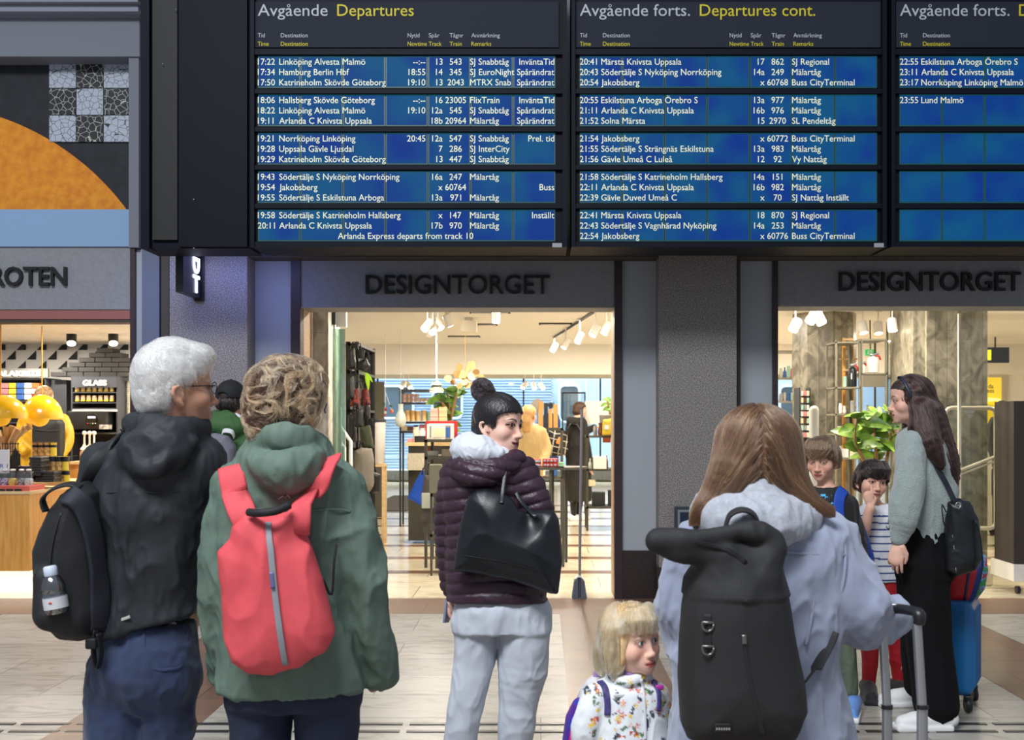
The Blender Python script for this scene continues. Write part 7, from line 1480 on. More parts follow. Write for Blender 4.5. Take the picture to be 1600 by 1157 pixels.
for i, (px, h, c_) in enumerate(((927, 10, 2), (932, 11, 2), (938, 13, 3), (943, 12, 3), (948, 13, 3))): goods('bottle', px, 733, 4.5, h+8, 15.1, c_, 'bottle', ('green' if c_ == 2 else 'amber')+' glass bottle on the middle level of the shelf right of the doorway', 'bottle', 'bottles on the shelf right of the doorway')
goods('box', 937, 733, 20, 19, 15.02, 0, 'paper_stack', 'stack of white paper in front of the bottles on the right shelf', 'paper', None); goods('box', 948, 692, 12, 8, 15.3, 1, 'orange_box', 'orange box under the top of the shelf right of the doorway', 'box', None); goods('box', 935, 790, 20, 21, 15.2, 4, 'storage_box', 'black storage box at the bottom of the right shelf', 'box', None); goods('box', 956, 790, 12, 24, 15.2, 4, 'storage_box', 'narrow black box beside the square black storage box', 'box', None); goods('box', 925, 760, 10, 10, 15.2, 9, 'wooden_crate', 'pale wooden crate under the paper stack', 'crate', None)
goods('vase', 938, 681, 9, 20, 15.1, 3, 'vase', 'brown patterned vase touched by the person in the black coat', 'vase', None); goods('jar', 930, 681, 6, 16, 15.2, 11, 'lamp_jar', 'grey jar beside the brown vase', 'jar', None)
t = thing('backpack', 'mustard yellow backpack on the shelf at the right door jamb', 'backpack', P(950, 681, 14.9)); S = SDF(); poly_sdf(S, [(942, 656), (958, 654), (960, 680), (941, 681)], 14.95, .05, .10, .05, .03); v, f = S.mesh(.01); qobj('pack_body', v, f, mat('mustard_nylon', (186, 164, 40), .6), t); MB().rbox(P(948, 668, 14.84), (.06, .01, .06), None, .002).build('white_label', M_wh, t)
plant('small leafy plant above the mustard yellow backpack', [([P(955, 655, 15.4), P(952, 640, 15.4), P(948, 624, 15.4)], 9), ([P(955, 655, 15.4), P(958, 636, 15.3)], 5)], 0, .12, .07, 4, np.array((PX(955, 15.25), 15.25, PZ(681, 15))))
MB().box(PX(914, 16.9), PX(962, 16.9), 16.9, 16.95, Zs(663, 16.9), Zs(627, 16.9)).box(PX(920, 16.9), PX(922, 16.9), 16.95, 16.98, 0, Zs(640, 16.9)).box(PX(956, 16.9), PX(958, 16.9), 16.95, 16.98, 0, Zs(640, 16.9)).build('white_board', mat('white_pegboard', (226, 222, 214), .7, bump=.5, bscale=60), None, None, 'white textured board behind the brown-haired person in black', 'board')
t = thing('mirror_stand', 'black rectangular standing mirror frame left of the person in the black coat', 'mirror', (PX(896, 17.5), 17.5, 0)); mb = MB()
for a, b_, c_, d_ in ((878, 880, 614, 812), (913, 915, 614, 812), (878, 915, 613, 615.5)): mb.box(PX(a, 17.5), PX(b_, 17.5), 17.5, 17.53, Zs(min(d_, 805.7), 17.5), Zs(c_, 17.5))
mb.build('frame', M_bmetal, t); MB().box(PX(880, 17.5), PX(913, 17.5), 17.51, 17.52, Zs(700, 17.5), Zs(615, 17.5)).build('glass', GLc, t)
for i, (px, w, c_, top) in enumerate(((845, 7, 9, 628), (853, 6, 4, 630), (860, 6, 1, 640), (868, 7, 1, 632))): goods('box', px, 669, w, 669-top, 14.2, mat('tan_leather', (206, 146, 74), .5) if c_ in (9, 1) else 4, 'leather_strap', ('leftmost tan', 'black', 'short tan', 'rightmost tan')[i]+' leather piece on the accessory stand beyond the yellow coat', 'leather goods', 'leather goods on the stand')
rack('accessory_stand', 'dark metal stand of leather goods between the yellow coat and the black coat', 'stand', 836, 880, 14.1, .4, Zs(669, 14.1), [Zs(669, 14.1), Zs(745, 14.1)])
mb = MB(); mb.lathe([(.09, 0), (.09, .012)], P(840, 634, 14.4), 20, 'y'); mb.tube([P(840, 669, 14.41), P(840, 636, 14.41)], .008, 6); mb.build('round_sign', mat('grey_round', (160, 154, 146), .6), None, 40, 'small round grey plate above the leather stand', 'sign')
# slim door-stop pole at the entrance
t = thing('entrance_pole', 'slim metal pole with a grey wedge base at the doorway', 'pole', P(905, 936, 9.3)); mb = MB(); mb.tube([P(905, 934, 9.3), P(909, 640, 9.3)], .0125, 10); mb.build('pole', M_alu, t, 60); Y = 9.3
for pl in (((893, 936), (897, 908), (903, 901), (903, 936)), ((907, 936), (907, 901), (913, 908), (917, 936))): mb = MB(); mb.prism([(PX(x, Y), Zs(y, Y)) for x, y in pl], Y-.06, Y+.06); mb.build('base_wedge', mat('grey_blue_plastic', (92, 98, 112), .45), t)
mb = MB(); mb.prism([(PX(x, Y), Zs(y, Y)) for x, y in ((898, 904), (905, 898), (912, 904), (909, 904), (905, 901), (901, 904))], Y-.05, Y+.05); mb.build('base_cap', M_wplast, t)
# ---- left side of the central shop
def gate(label, px0, px1, py0, Y, m, th=.05):
    t = thing('security_gate', label, 'security gate', (PX((px0+px1)/2, Y), Y, 0)); S = SDF(); x0, x1 = PX(px0, Y), PX(px1, Y); zt = PZ(py0, Y); S.box(((x0+x1)/2, Y, zt/2+.06), ((x1-x0)/2, th/2, zt/2-.06), min(.12, (x1-x0)/2.1), .0); v, f = S.mesh(.012); qobj('panel', v, f, m, t); MB().box(x0-.02, x1+.02, Y-.12, Y+.12, 0, .12).build('base', M_wplast, t); return t
M_acr = mat('milky_acrylic', (226, 224, 214), .25, alpha=.62)
gate('translucent security gate in front of the folded glass doors', 515, 537, 632, 10.55, M_acr); gate('translucent security gate in the right window, left of the tall boy', 1262, 1282, 632, 10.2, M_acr)
t = thing('card_stand', 'white tubular card stand behind the curly-haired woman', 'stand', (PX(515, 10.7), 10.7, 0))
for a in (((486, 676), (514, 654), (514, 760)), ((488, 690), (520, 662), (520, 780)), ((530, 665), (548, 690), (548, 800)), ((524, 680), (538, 700), (538, 810))): mb = MB(); mb.tube([P(x, y, 10.7) for x, y in a]+[P(a[-1][0], 929, 10.7)*np.array((1, 1, 0))], .018, 8); mb.build('tube', M_wplast, t, 60)
for i, (a, b_, c_, d_) in enumerate(((488, 506, 690, 725), (508, 524, 680, 712), (526, 540, 690, 724))): mb = MB(); mb.rbox(P((a+b_)/2, (c_+d_)/2, 10.74), (PX(b_, 10.7)-PX(a, 10.7), .02, Zs(c_, 10.7)-Zs(d_, 10.7)), None, .003); mb.build('card_pack', (M_cols[4], M_cols[9], M_cols[0])[i], t)
t = rack('bag_rack', 'tall black rack hung with bags, inside the left of the central doorway', 'rack', 543, 560, 11.9, 1.2, Zs(534, 11.9), [Zs(536, 11.9), Zs(580, 11.9), Zs(640, 11.9), Zs(700, 11.9)], .03, M_bmetal); MB().box(PX(543, 11.9)-.02, PX(543, 11.9), 11.9, 13.1, 0, Zs(534, 11.9)).build('side_panel', M_bmetal, t); MB().box(PX(543, 11.9), PX(560, 11.9), 13.08, 13.1, 0, Zs(534, 11.9)).build('back_panel', M_bmetal, t)
def hang(label, pts, Y, c_, t1=.07, name='hanging_bag', amp=.006, px_rack=None):
    S = SDF(); poly_sdf(S, pts, Y, t1*.4, t1, .04, .012); v, f = S.mesh(.009); v = folds(v, f, amp, 10); t = thing(name, label, 'bag', v[v[:, 2].argmin()]); qobj('bag_body', v, f, M_cols[c_] if isinstance(c_, int) else c_, t); top = min(pts, key=lambda q: q[1]); mb = MB(); p = P(top[0], top[1]+1, Y); mb.tube([p+(-.03, 0, 0), p+(-.02, 0, .07), p+(.02, 0, .07), p+(.03, 0, 0)], .008, 8); mb.build('handle', M_blackcloth, t, 180); hk = p+(0, 0, .07); mb = MB(); mb.tube([hk, (-2.01, 11.915, hk[2]+.005) if px_rack is None else (px_rack, Y, hk[2]+.005)], .006, 6); mb.build('hook', M_bmetal, t, 60); return t
M_redpat = mat('black_red_print', (40, 30, 30), .7, c2=(150, 50, 40), vscale=40)
hang('black and red patterned bag on the bag rack, left of the pair', [(551, 612), (560, 606), (562, 634), (546, 636)], 11.8, M_redpat); hang('black and red patterned bag on the bag rack, right of the pair', [(566, 610), (574, 606), (579, 632), (564, 634)], 11.9, M_redpat)
hang('black cap-like pouch at the top of the bag rack', [(560, 566), (572, 560), (578, 572), (570, 580), (558, 578)], 11.8, 4, .06); hang('dark bag with white tag on the top level of the bag rack', [(544, 546), (554, 544), (556, 576), (543, 578)], 11.8, 4, .08); hang('black pouch below the patterned bags', [(570, 634), (578, 634), (578, 655), (568, 655)], 11.85, 4, .06); hang('black camera-like pouch under the top of the bag rack', [(560, 546), (570, 548), (568, 560), (558, 560)], 11.75, 4, .05)
hang('slim black shoulder bag hanging in front of the rack post', [(556, 640), (566, 640), (568, 668), (554, 668)], 11.7, 4, .06); hang('black holdall on the lower level of the bag rack', [(544, 650), (556, 646), (557, 690), (544, 694)], 11.8, 4, .09); hang('black rucksack with a strap at the second level of the bag rack', [(544, 590), (552, 586), (554, 622), (543, 626)], 11.75, 4, .08); hang('dark green folded bag above the grey travel backpack', [(563, 668), (578, 664), (584, 700), (566, 706)], 11.7, mat('dark_olive_cloth', (52, 58, 36), .8), .08); hang('grey travel backpack standing at the foot of the bag rack', [(556, 704), (566, 700), (580, 702), (584, 720), (583, 760), (574, 772), (560, 770), (555, 740)], 11.6, mat('grey_travel_cloth', (124, 118, 106), .85), .13); hang('small black bag beside the grey travel backpack', [(583, 738), (594, 742), (594, 768), (582, 772)], 11.8, 4, .09)
mb = MB(); leaf(mb, P(572, 583, 11.7), (.2, 0, -1), .14, .05, (0, 1, 0)); leaf(mb, P(571, 583, 11.7), (.7, 0, -.6), .10, .04, (0, 1, 0)); mb.tube([P(571, 583, 11.7), P(558, 580, 11.95)], .004, 5); mb.build('lime_tag', mat('lime_green', (166, 214, 30), .5), None, 180, 'lime green leaf-shaped tag on the bag rack', 'tag')
MB().box(PX(576, 17.0), PX(597, 17.0), 17.2, 17.26, 0, Zs(597, 17.2)).build('service_door', mat('grey_green_door', (92, 90, 76), .6), None, None, 'grey-green service door behind the bag rack', 'door')
t = thing('waste_bin', 'pale grey bin with a dark lid on a wooden stand, right of the bag rack', 'bin', (PX(586, 13.3), 13.3, 0)); mb = MB(); mb.lathe([(.095, 0), (.105, .01), (.115, Zs(660, 13.3)-Zs(726, 13.3))], (PX(586, 13.3), 13.4, Zs(726, 13.3)), 20); mb.build('drum', mat('pale_grey_bin', (206, 200, 194), .45), t, 50); mb = MB(); mb.lathe([(.12, 0), (.12, .03), (.09, .04)], (PX(586, 13.3), 13.4, Zs(660, 13.3)), 20); mb.build('lid', M_bmetal, t, 50); mb = MB(); x_ = PX(586, 13.3); z_ = Zs(726, 13.3); mb.box(x_-.12, x_+.12, 13.28, 13.52, z_-.03, z_); [mb.box(x_+a-.015, x_+a+.015, b_-.015, b_+.015, 0, z_-.03) for a in (-.10, .10) for b_ in (13.30, 13.50)]; mb.build('stand', M_pale, t)
t = thing('hanging_mobile', 'hanging mobile of coloured figures in the window left of the black shelf', 'mobile', P(605, 650, 15)); mb = MB(); mb.tube([P(602, 650, 15), (PX(602, 15), 15, CZ)], .004, 5); mb.tube([P(602, 612, 15), P(611, 640, 15)], .003, 5); mb.build('thread', M_wplast, t)
for x, y, r, c_ in ((600, 632, 2.2, 2), (603, 640, 2, 10), (602, 645, 2.2, 0), (611, 634, 2, 2), (612, 643, 2.6, 1), (601, 649, 1.6, 10)): MB().ball(P(x, y, 15), (r/F*15, .02, r/F*15*1.3), 6).build('figure', M_cols[c_], t, 180)
rack('tin_shelf', 'black open shelf of tins and wooden canisters in front of the train window', 'shelf', 624, 702, 15.6, .35, Zs(608, 15.6), [Zs(609, 15.6), Zs(629, 15.6), Zs(659, 15.6), Zs(674, 15.6)], .025, M_bmetal)
M_tin = mat('red_gold_tin', (206, 150, 110), .45, c2=(220, 190, 160), vscale=25)
for r_, (y, n) in enumerate(((628.5, 8), (622, 4))):
    for i in range(n): goods('tin', 632+6.6*i, y, 6, 6, 15.7, M_tin, 'tea_tin', 'red and gold tea tin on the upper level of the black window shelf', 'tin', 'tea tins on the window shelf')
for i, (px, h) in enumerate(((637, 17), (645, 17), (653, 16), (662, 17))): goods('tin', px, 658.5, 8, h, 15.7, mat('wooden_canister', (222, 180, 118), .6), 'wooden_canister', 'wooden canister on the middle level of the black window shelf', 'canister', 'wooden canisters on the window shelf')
goods('box', 632, 673.5, 9, 8, 15.7, 9, 'cream_box', 'cream box at the left on the lower window shelf', 'box', None); goods('box', 641, 673.5, 8, 7, 15.7, 3, 'amber_box', 'brown box right of the cream box on the window shelf', 'box', None)
mb = MB(); mb.lathe([(.02, 0), (.06, .03), (.075, .09), (.06, .16), (.035, .21), (.033, .28), (.04, .30)], P(626, 668, 14), 20); mb.tube([P(626, 636, 14), (PX(626, 14), 14, CZ)], .004, 6); mb.build('bulb_lamp', mat('pastel_striped_glass', (226, 226, 214), .25, c2=(190, 214, 220), vscale=3, stretch=(.2, .2, 5)), None, 60, 'pastel striped bulb-shaped hanging lamp in front of the tin shelf', 'lamp')
for i, (px, py, w, h, c_) in enumerate(((690, 687, 50, 29, 10), (688, 687, 42, 24, 0), (686, 687, 24, 20, 0), (700, 687, 8, 22, 11))):
    Y = 11.75-.13*i; t = thing('picture_frame', ('largest red-edged', 'large white', 'small front white', 'narrow grey')[i]+' picture frame leaning on the dark metal table', 'picture frame', P(px, py, Y)); W_, H = w/F*Y, h/F*Y; b = P(px, py, Y); MB().rbox(b+(0, 0, H/2), (W_, .025, H), None, .004).build('frame', M_cols[c_], t); MB().rbox(b+(0, -.014, H/2), (W_*.78, .004, H*.72), None, 0).build('picture', M_cols[(0, 11, 9, 6)[i]], t)
goods('box', 657, 691.5, 17, 10, 13.6, 4, 'black_tray', 'black tray of goods on the pale wooden counter top', 'tray', None); goods('jar', 650, 691.5, 9, 24, 13.75, 9, 'cream_jar', 'tall cream jar behind the black tray', 'jar', None); goods('jar', 660, 691.5, 10, 22, 13.8, 0, 'white_jar', 'white jar behind the black tray', 'jar', None); goods('box', 641, 691.5, 9, 6, 13.6, 7, 'pink_box', 'small pink box at the left of the pale counter top', 'box', None)
for i, (px, w, h, c_) in enumerate(((679, 12, 22, 7), (692, 12, 24, 5))): goods('box', px, 691.5, w, h+31, 13.75, (mat('striped_pink_box', (236, 200, 190), .6, c2=(226, 120, 100), vscale=3, stretch=(.1, .1, 14)), mat('striped_yellow_box', (240, 226, 170), .6, c2=(226, 130, 100), vscale=3, stretch=(.1, .1, 14)))[i], 'striped_box', ('pink', 'yellow')[i]+' striped box under the fiddle-leaf plant', 'box', None)
goods('box', 700, 714, 18, 12, 11.4, 9, 'kraft_box', 'kraft box on the second level of the dark metal table', 'box', None); goods('box', 676, 713, 16, 8, 11.4, 0, 'white_box', 'white box on the second level of the dark metal table', 'box', None)
goods('box', 681, 771, 19, 45, 10.65, mat('grey_green_case', (110, 106, 88), .6), 'file_box', 'tall grey-green box standing on the metal cart', 'box', None); goods('box', 686, 834, 10, 56, 10.75, mat('bright_green', (60, 160, 80), .6), 'green_box', 'bright green box on the lower level of the metal cart', 'box', None)
hang('bright blue tote bag hanging at the counter beside the aisle', [(658, 738), (667, 733), (669, 745), (662, 792), (637, 779), (650, 752)], 11.885, mat('cobalt_cloth', (30, 84, 196), .7), .06, px_rack=PX(663.5, 11.2)+.01); hang('dark grey bag with a pale panel right of the blue tote', [(664, 742), (676, 744), (679, 800), (674, 819), (658, 818), (658, 780)], 11.215, mat('grey_pale_panel_cloth', (72, 66, 58), .8), .06, px_rack=PX(663.5, 11.2)+.01)
MB().rbox(P(668, 783, 11.155), (.12, .02, .16), None, .01).build('bag_panel', mat('pale_grey_cloth', (170, 172, 156), .8), bpy.data.objects[[o.name for o in COL.objects if o.get('label', '').startswith('dark grey bag with a pale')][0]])
mb = MB(); mb.box(-2.98, -2.25, 18.3, 22, .002, .014)
for i in range(24): mb.box(-2.98+i*.031, -2.965+i*.031, 18.3, 22, .014, .022)
mb.build('floor_mat', mat('dark_ribbed_mat', (78, 74, 70), .8), None, None, 'dark ribbed floor mat at the far end of the aisle', 'mat')
t = thing('person', 'dark-haired person outside the platform window beyond the leather stand', 'person', (PX(860, 28), 28, .0)); g = Fig.__new__(Fig); g.Y = 28.2; g.s = F/28.2; g.t = t; g.heads = []; g.B = SDF(); t.location = (PX(861, 28.2), 28.2, -.3); BASE[t.name] = np.array(t.location); hd = g.head(861, 634, 30, 1.0, scalp=(40, 40, 50)); neck_sdf(g.B, hd['c'], hd['R'], 1, g.p(861, 648, 0)); rw = [(646, 852, 870, .12), (655, 848, 874, .14), (690, 849, 873, .14), (740, 850, 872, .14)]; lg = [[(856, 740, 0, 5), (856, 768, 0, 4)], [(866, 740, 0, 5), (866, 768, 0, 4)]]; under(g, rw, lg); g.finish((210, 170, 150), .012, noeyes=True)
S = SDF(); g.rows(S, rw); g.limb(S, [(850, 658, 0, 3.5), (848, 690, 0, 3), (852, 705, -.1, 2.6)], .03); g.limb(S, [(872, 658, 0, 3.5), (874, 690, 0, 3), (870, 705, -.1, 2.6)], .03); g.cloth('navy_jacket', S, mat('navy_jacket', (40, 50, 84), .8), .014, .01, 8); S = SDF(); g.rows(S, [(735, 851, 871, .12), (745, 851, 871, .12)]); [g.limb(S, l, .02) for l in lg]; g.cloth('trousers', S, M_blackcloth, .014, 0); S = SDF(); S.at(hd['c'], hd['R']); S.ell((0, -.01, .03), (.09, .11, .095), 0); S.box((0, .10, -.06), (.2, .08, .09), .01, .02, sub=True); S.at(); v, f = S.mesh(.012); qobj('hair', v, f, M_dkh, t)
# ================================================================ sweet shop on the left
YW = 12.58; M_tri = mat('charcoal_triangle', (40, 42, 46), .7); mb = MB()
for row, (y0, y1, off) in enumerate(((531.5, 547, 8), (548, 562, -8), (564, 577, 8))):
    for k in range(-6, 7):
        x = off+32*k
        if x < -160 or x > 203: continue
        mb.prism([(PX(x, YW), PZ(y0, YW)), (PX(x-14, YW), PZ(y1, YW)), (PX(x, YW), PZ(y1, YW))], YW, YW+.01)
struct('trim_10', mb, M_tri)
struct('trim_11', xb(MB(), -320, 203, 514, 518, 11.0, 11.06), mat('dark_ceiling_track', (70, 66, 60), .6))
M_cab = mat('dark_slate_cabinet', (62, 64, 70), .55); M_cabin = mat('cabinet_inside', (44, 34, 30), .7)
def cabinet(label, px0, px1, Y, depth, boards, back, sides=True, title=None):
    t = thing('shelf_cabinet', label, 'cabinet', (PX((px0+px1)/2, Y), Y, 0)); top = min(b[0] for b in boards); z1 = PZ(top, Y); mb = MB()
    for x in (px0, px1-2.2): mb.box(PX(x, Y), PX(x+2.2, Y), Y, Y+depth, 0, z1)
    mb.box(PX(px0, Y), PX(px1, Y), Y+depth-.02, Y+depth, 0, z1); mb.build('carcass', M_cab, t)
    for a, b_ in boards: MB().box(PX(px0+2, Y), PX(px1-2, Y), Y+.002, Y+depth-.02, PZ(b_, Y), PZ(a, Y)).build('shelf', M_cab, t)
    if title:
        s, tb, tc, x0, x1, pan = title; p_ = xb(MB(), pan[0], pan[1], pan[2], pan[3], Y-.03, Y).build('sign_panel', pan[4], t); mb = MB(); text(mb, s, Y-.03, tb, tc, x0=x0, x1=x1, depth=.02, off=.03); mb.build('lettering', mat('white_shop_letter', (250, 248, 240), .4, emit=(255, 250, 235), estr=.5), p_)
    return t
cabinet('dark cabinet under the white GLASS lettering holding the soft ice machine', 111, 184, 12.0, .5, [(588, 590), (613, 614.5), (629, 630.5), (638, 641), (676, 679), (722, 730)], 0, title=('GLASS', 602.5, 594.5, 130, 167, (113, 182, 590, 605.5, mat('grey_sign_panel', (70, 73, 82), .5))))
cabinet('dark cabinet of pastel boxes under the white LAKRITS board', -110, 72, 12.1, .4, [(591, 594), (626, 628), (660, 662), (700, 702), (740, 742)], 0, title=('CHOKLADLAKRITS'[6:] if 0 else 'DALAKRITS', 588, 580, -14, 64, (-110, 75, 576, 590, mat('pale_grey_board', (130, 128, 124), .6))))
xb(MB(), 76, 104, 594, 760, 12.2, 12.5).build('filler_board', M_cab, None, None, 'plain dark slanted panel between the pastel boxes and the GLASS cabinet', 'panel')
for i, (px0, px1) in enumerate(((186, 203),)):
    t = thing('cone_dispenser', 'dark niche of stacked pale cone tubes at the right of the GLASS cabinet', 'dispenser', P(194, 725, 12.1)); xb(MB(), 185.5, 203, 592, 725, 12.4, 12.5).build('back_panel', M_cab, t)
    for x, top in ((191.5, 601), (198.5, 595), (190, 640)):
        mb = MB(); z0, z1 = PZ(662, 12.2), PZ(top, 12.2); n = 22; pr = []
        for k in range(n): pr += [(.022, (z1-z0)*k/n), (.027, (z1-z0)*(k+.8)/n)]
        mb.lathe(pr, (PX(x, 12.2), 12.25, z0), 12); mb.build('cone_stack', mat('pale_cone', (176, 172, 150), .6), t, 40)
M_box = mat('black_sweet_box', (52, 50, 48), .6)
for r_, (y0, x0, n) in enumerate(((543.5, 149.5, 1), (551, 137, 2), (558.5, 121, 3), (566, 106, 4), (573.5, 95, 4), (581, 77, 5))):
    for k in range(n):
        a = x0+26*k; b_ = min(a+25, 203); Y = 12.05
        MB().rbox(((PX(a, Y)+PX(b_, Y))/2, Y+.14, PZ(y0+3.8, Y)), (PX(b_, Y)-PX(a, Y), .22, 6.9/F*Y), None, .004).build('sweet_box', M_box, None, None, 'black flat box in the stepped pile on top of the GLASS cabinet', 'box', 'black boxes stepped above the GLASS cabinet')
M_cup = mat('sundae_cup', (150, 140, 130), .3, c2=(226, 190, 140), vscale=30)
for y in (627.5, 612.5):
    for i in range(7):
        o = goods('jar', 121+9.0*i, y, 7, 9.5, 12.05, M_cup, 'sundae_cup', 'sundae cup with a yellow foot on the shelves under the GLASS sign', 'cup', 'sundae cups under the GLASS sign'); mb = MB(); b = P(121+9.0*i, y, 12.05); mb.lathe([(.026, .001), (.0265, .016)], b, 12); mb.build('yellow_band', M_cols[5], o, 40)
t = thing('ice_machine', 'black soft ice machine with a round control dial in the GLASS cabinet', 'machine', P(144, 676, 11.9)); Y = 11.85; MB().rbox(P(144, 657, Y+.15), (PX(175, Y)-PX(113.5, Y), .3, 29/F*Y), None, .015).build('body', M_blk, t, 60); mb = MB(); mb.lathe([(.062, -.02), (.066, 0)], P(143, 656, Y-.001), 24, 'y'); d = mb.build('dial', mat('dial_black', (16, 16, 18), .3), t, 40); MB().rbox(P(143, 652.5, Y-.024), (.085, .004, .024), None, 0).build('display', mat('pale_blue_display', (190, 204, 240), .4, emit=(170, 190, 240), estr=.6), d); mb = MB()
for i, c_ in enumerate((10, 2, 0, 0)): MB().ball(P(137+4*i, 662, Y-.022), .007, 6).build('button', M_cols[c_], d, 180)
xb(MB(), 113, 174, 640.5, 643, Y-.02, Y+.2).build('top_trim', M_cream, t); xb(MB(), 155, 174, 664, 671, Y-.012, Y).build('stickers', mat('grey_stickers', (120, 118, 114), .5, c2=(210, 206, 200), vscale=40), t)
for i in range(9): MB().ball(P(131+5.5*(i % 3), 676+9*(i//3), 11.6), (.017, .017, .020), 8).build('white_bulb', M_wplast, None, 180, 'small white knob of the sauce pumps under the soft ice machine', 'knob', 'white knobs of the sauce pumps') if 0 else None
for i, (x, y) in enumerate(((132, 676), (140, 675), (147, 676), (129, 700), (137, 698), (145, 697))):
    t = thing('sauce_pump', 'white sauce pump with a round head under the soft ice machine', 'pump', P(x, 720, 11.5), 'white sauce pumps') if i < 3 else thing('topping_jar', 'jar with a white round lid in front of the sauce pumps', 'jar', P(x, y+25, 11.3), 'white-lidded topping jars'); b = BASE[t.name]; mb = MB(); mb.lathe([(.026, 0), (.028, .14), (.010, .18), (.010, .28)] if i < 3 else [(.028, 0), (.028, .12), (.020, .13)], b, 12); mb.build('body', M_wplast if i < 3 else mat('brown_topping', (120, 88, 60), .4, c2=(190, 160, 120), vscale=60), t, 40); MB().ball(b+(0, 0, .29 if i < 3 else .15), .024, 8).build('knob', M_wplast, t, 180)
for i, (x, y, c_) in enumerate([(9+12.2*k, 625-9*r_, ((7, 5, 6, 0, 10), (7, 5, 6, 0, 0), (7, 5, 6, 0, 1))[r_][k]) for r_ in range(3) for k in range(5)]):
    goods('box', x, y, 11, 8, 12.15, c_, 'pastel_box', '%s box in the %s row of the pastel boxes under the LAKRITS board' % (('pink', 'yellow', 'blue', 'white', 'red-white')[i % 5], ('bottom', 'middle', 'top')[i//5]), 'box', 'pastel boxes under the LAKRITS board')
# lamps
for i, (px, lab) in enumerate(((1, 'yellow dome pendant lamp cut by the left picture edge'), (65.5, 'yellow dome pendant lamp over the sweet counter, beside the raincoat'))):
    Y = 9.75+.45*i; k = Y/F; t = thing('dome_lamp', lab, 'lamp', P(px, 654, Y), 'yellow dome lamps'); M_yl = mat('yellow_lamp_enamel', (232, 172, 16), .18, coat=.6); c = P(px, 654, Y); r = 31*k*(1.3 if i == 0 else 1.0); hh = 37*k; mb = MB(); mb.lathe([(r*math.cos(a), hh*math.sin(a)) for a in np.linspace(0, PI/2-.02, 14)], c, 32); mb.build('shade', M_yl, t, 60); mb = MB(); mb.ball(c+(-4*k if i else 0, 0, 2*k), (15*k, 15*k, 15*k), 12); mb.build('globe', mat('yellow_glowing_globe', (250, 196, 40), .3, emit=(255, 190, 40), estr=.35), t, 180); mb = MB(); mb.tube([c+(0, 0, hh), (c[0], c[1], 2.40)], .006, 6); mb.build('cord', mat('orange_cord', (214, 150, 40), .6), t)
for px, py in ((105, 527), (171, 528)): spot(PX(px, 11.0), 11.1, PZ(517, 11.0), .2, -.5, 'black spotlight on the dark rail above the triangles of the sweet shop', 'black spotlights in the sweet shop', M_blk, .13, .05, .07)
# counters
t = thing('sweet_counter', 'honey-coloured wooden sweet counter at the left picture edge', 'counter', (PX(-60, 9.55), 9.7, 0)); Y = 9.5; xb(MB(), -220, 46, 772, 893, Y, Y+.8).build('front', M_wood, t); xb(MB(), -220, 47, 768, 773, Y-.01, Y+.82).build('top', M_pale, t); MB().box(PX(-220, Y), PX(44, Y)-.02, Y+.1, Y+.7, 0, PZ(892, Y)).build('plinth', mat('lit_white_plinth', (255, 248, 232), .5, emit=(255, 240, 214), estr=1.1), t)
t = thing('wooden_counter', 'lower wooden counter running back to the right behind the sweet counter', 'counter', (PX(100, 10.6), 10.6, 0)); Y = 10.4; xb(MB(), 36, 146, 752, 760, Y, Y+.50).build('top', M_pale, t); xb(MB(), 40, 144, 760, 868, Y+.30, Y+.48).build('body', mat('brown_wood_panel', (150, 84, 36), .5, c2=(176, 104, 50), vscale=6, stretch=(1, 1, 5)), t)
t = thing('back_counter', 'wooden back counter below the soft ice machine', 'counter', (PX(150, 11.3), 11.3, 0)); Y = 11.15; xb(MB(), 102, 203, 722, 726, Y, Y+.8).build('top', M_pale, t); xb(MB(), 104, 203, 726, 850, Y+.03, Y+.75).build('body', M_wood, t)
t = thing('red_tray', 'red tray lining the top of the sweet counter', 'tray', P(-20, 768, 9.55)); Y = 9.52; xb(MB(), -180, 46, 760, 768, Y, Y+.3).build('tray_body', mat('salmon_red_tray', (206, 92, 78), .5), t)
for i in range(3): MB().rbox(P(2+13*i, 766, 9.50), (.055, .02, .02), None, .004).build('label_holder', M_blk, t)
M_jar = glass('sweet_jar_glass', (236, 240, 240), .05, .85)
def candy(cols): return mat('sweets_%d' % cols[0][0], cols[0], .4, c2=cols[1], vscale=60, detail=1, bump=.6, bscale=60)
for i, (px, cs) in enumerate(((-10, ((110, 60, 150), (220, 214, 230))), (3, ((96, 52, 130), (230, 226, 236))), (15, ((230, 160, 40), (240, 226, 120))), (29, ((50, 48, 50), (200, 196, 192))), (40, ((190, 188, 184), (236, 234, 230))))):
    Y = 9.62; k = Y/F; t = thing('sweet_jar', ('square glass jar of purple sweets at the very edge', 'square glass jar of purple and white sweets', 'square glass jar of orange and yellow sweets', 'square glass jar of black and grey sweets', 'square glass jar of pale sweets, rightmost in the row')[i], 'jar', P(px, 760.5, Y), 'sweet jars on the red tray'); b = BASE[t.name]; S_ = 11.5*k; MB().rbox(b+(0, .06, 24*k/2), (S_, S_, 24*k), None, .012).build('glass_body', M_jar, t, 40); MB().rbox(b+(0, .06, 12*k/2), (S_*.9, S_*.9, 12*k), None, .01).build('sweets', candy(cs), t, 40); mb = MB(); mb.lathe([(S_*.32, 0), (S_*.36, .004), (S_*.36, .012), (S_*.2, .016)], b+(0, .06, 24*k), 14); mb.build('lid', M_wplast, t, 40)
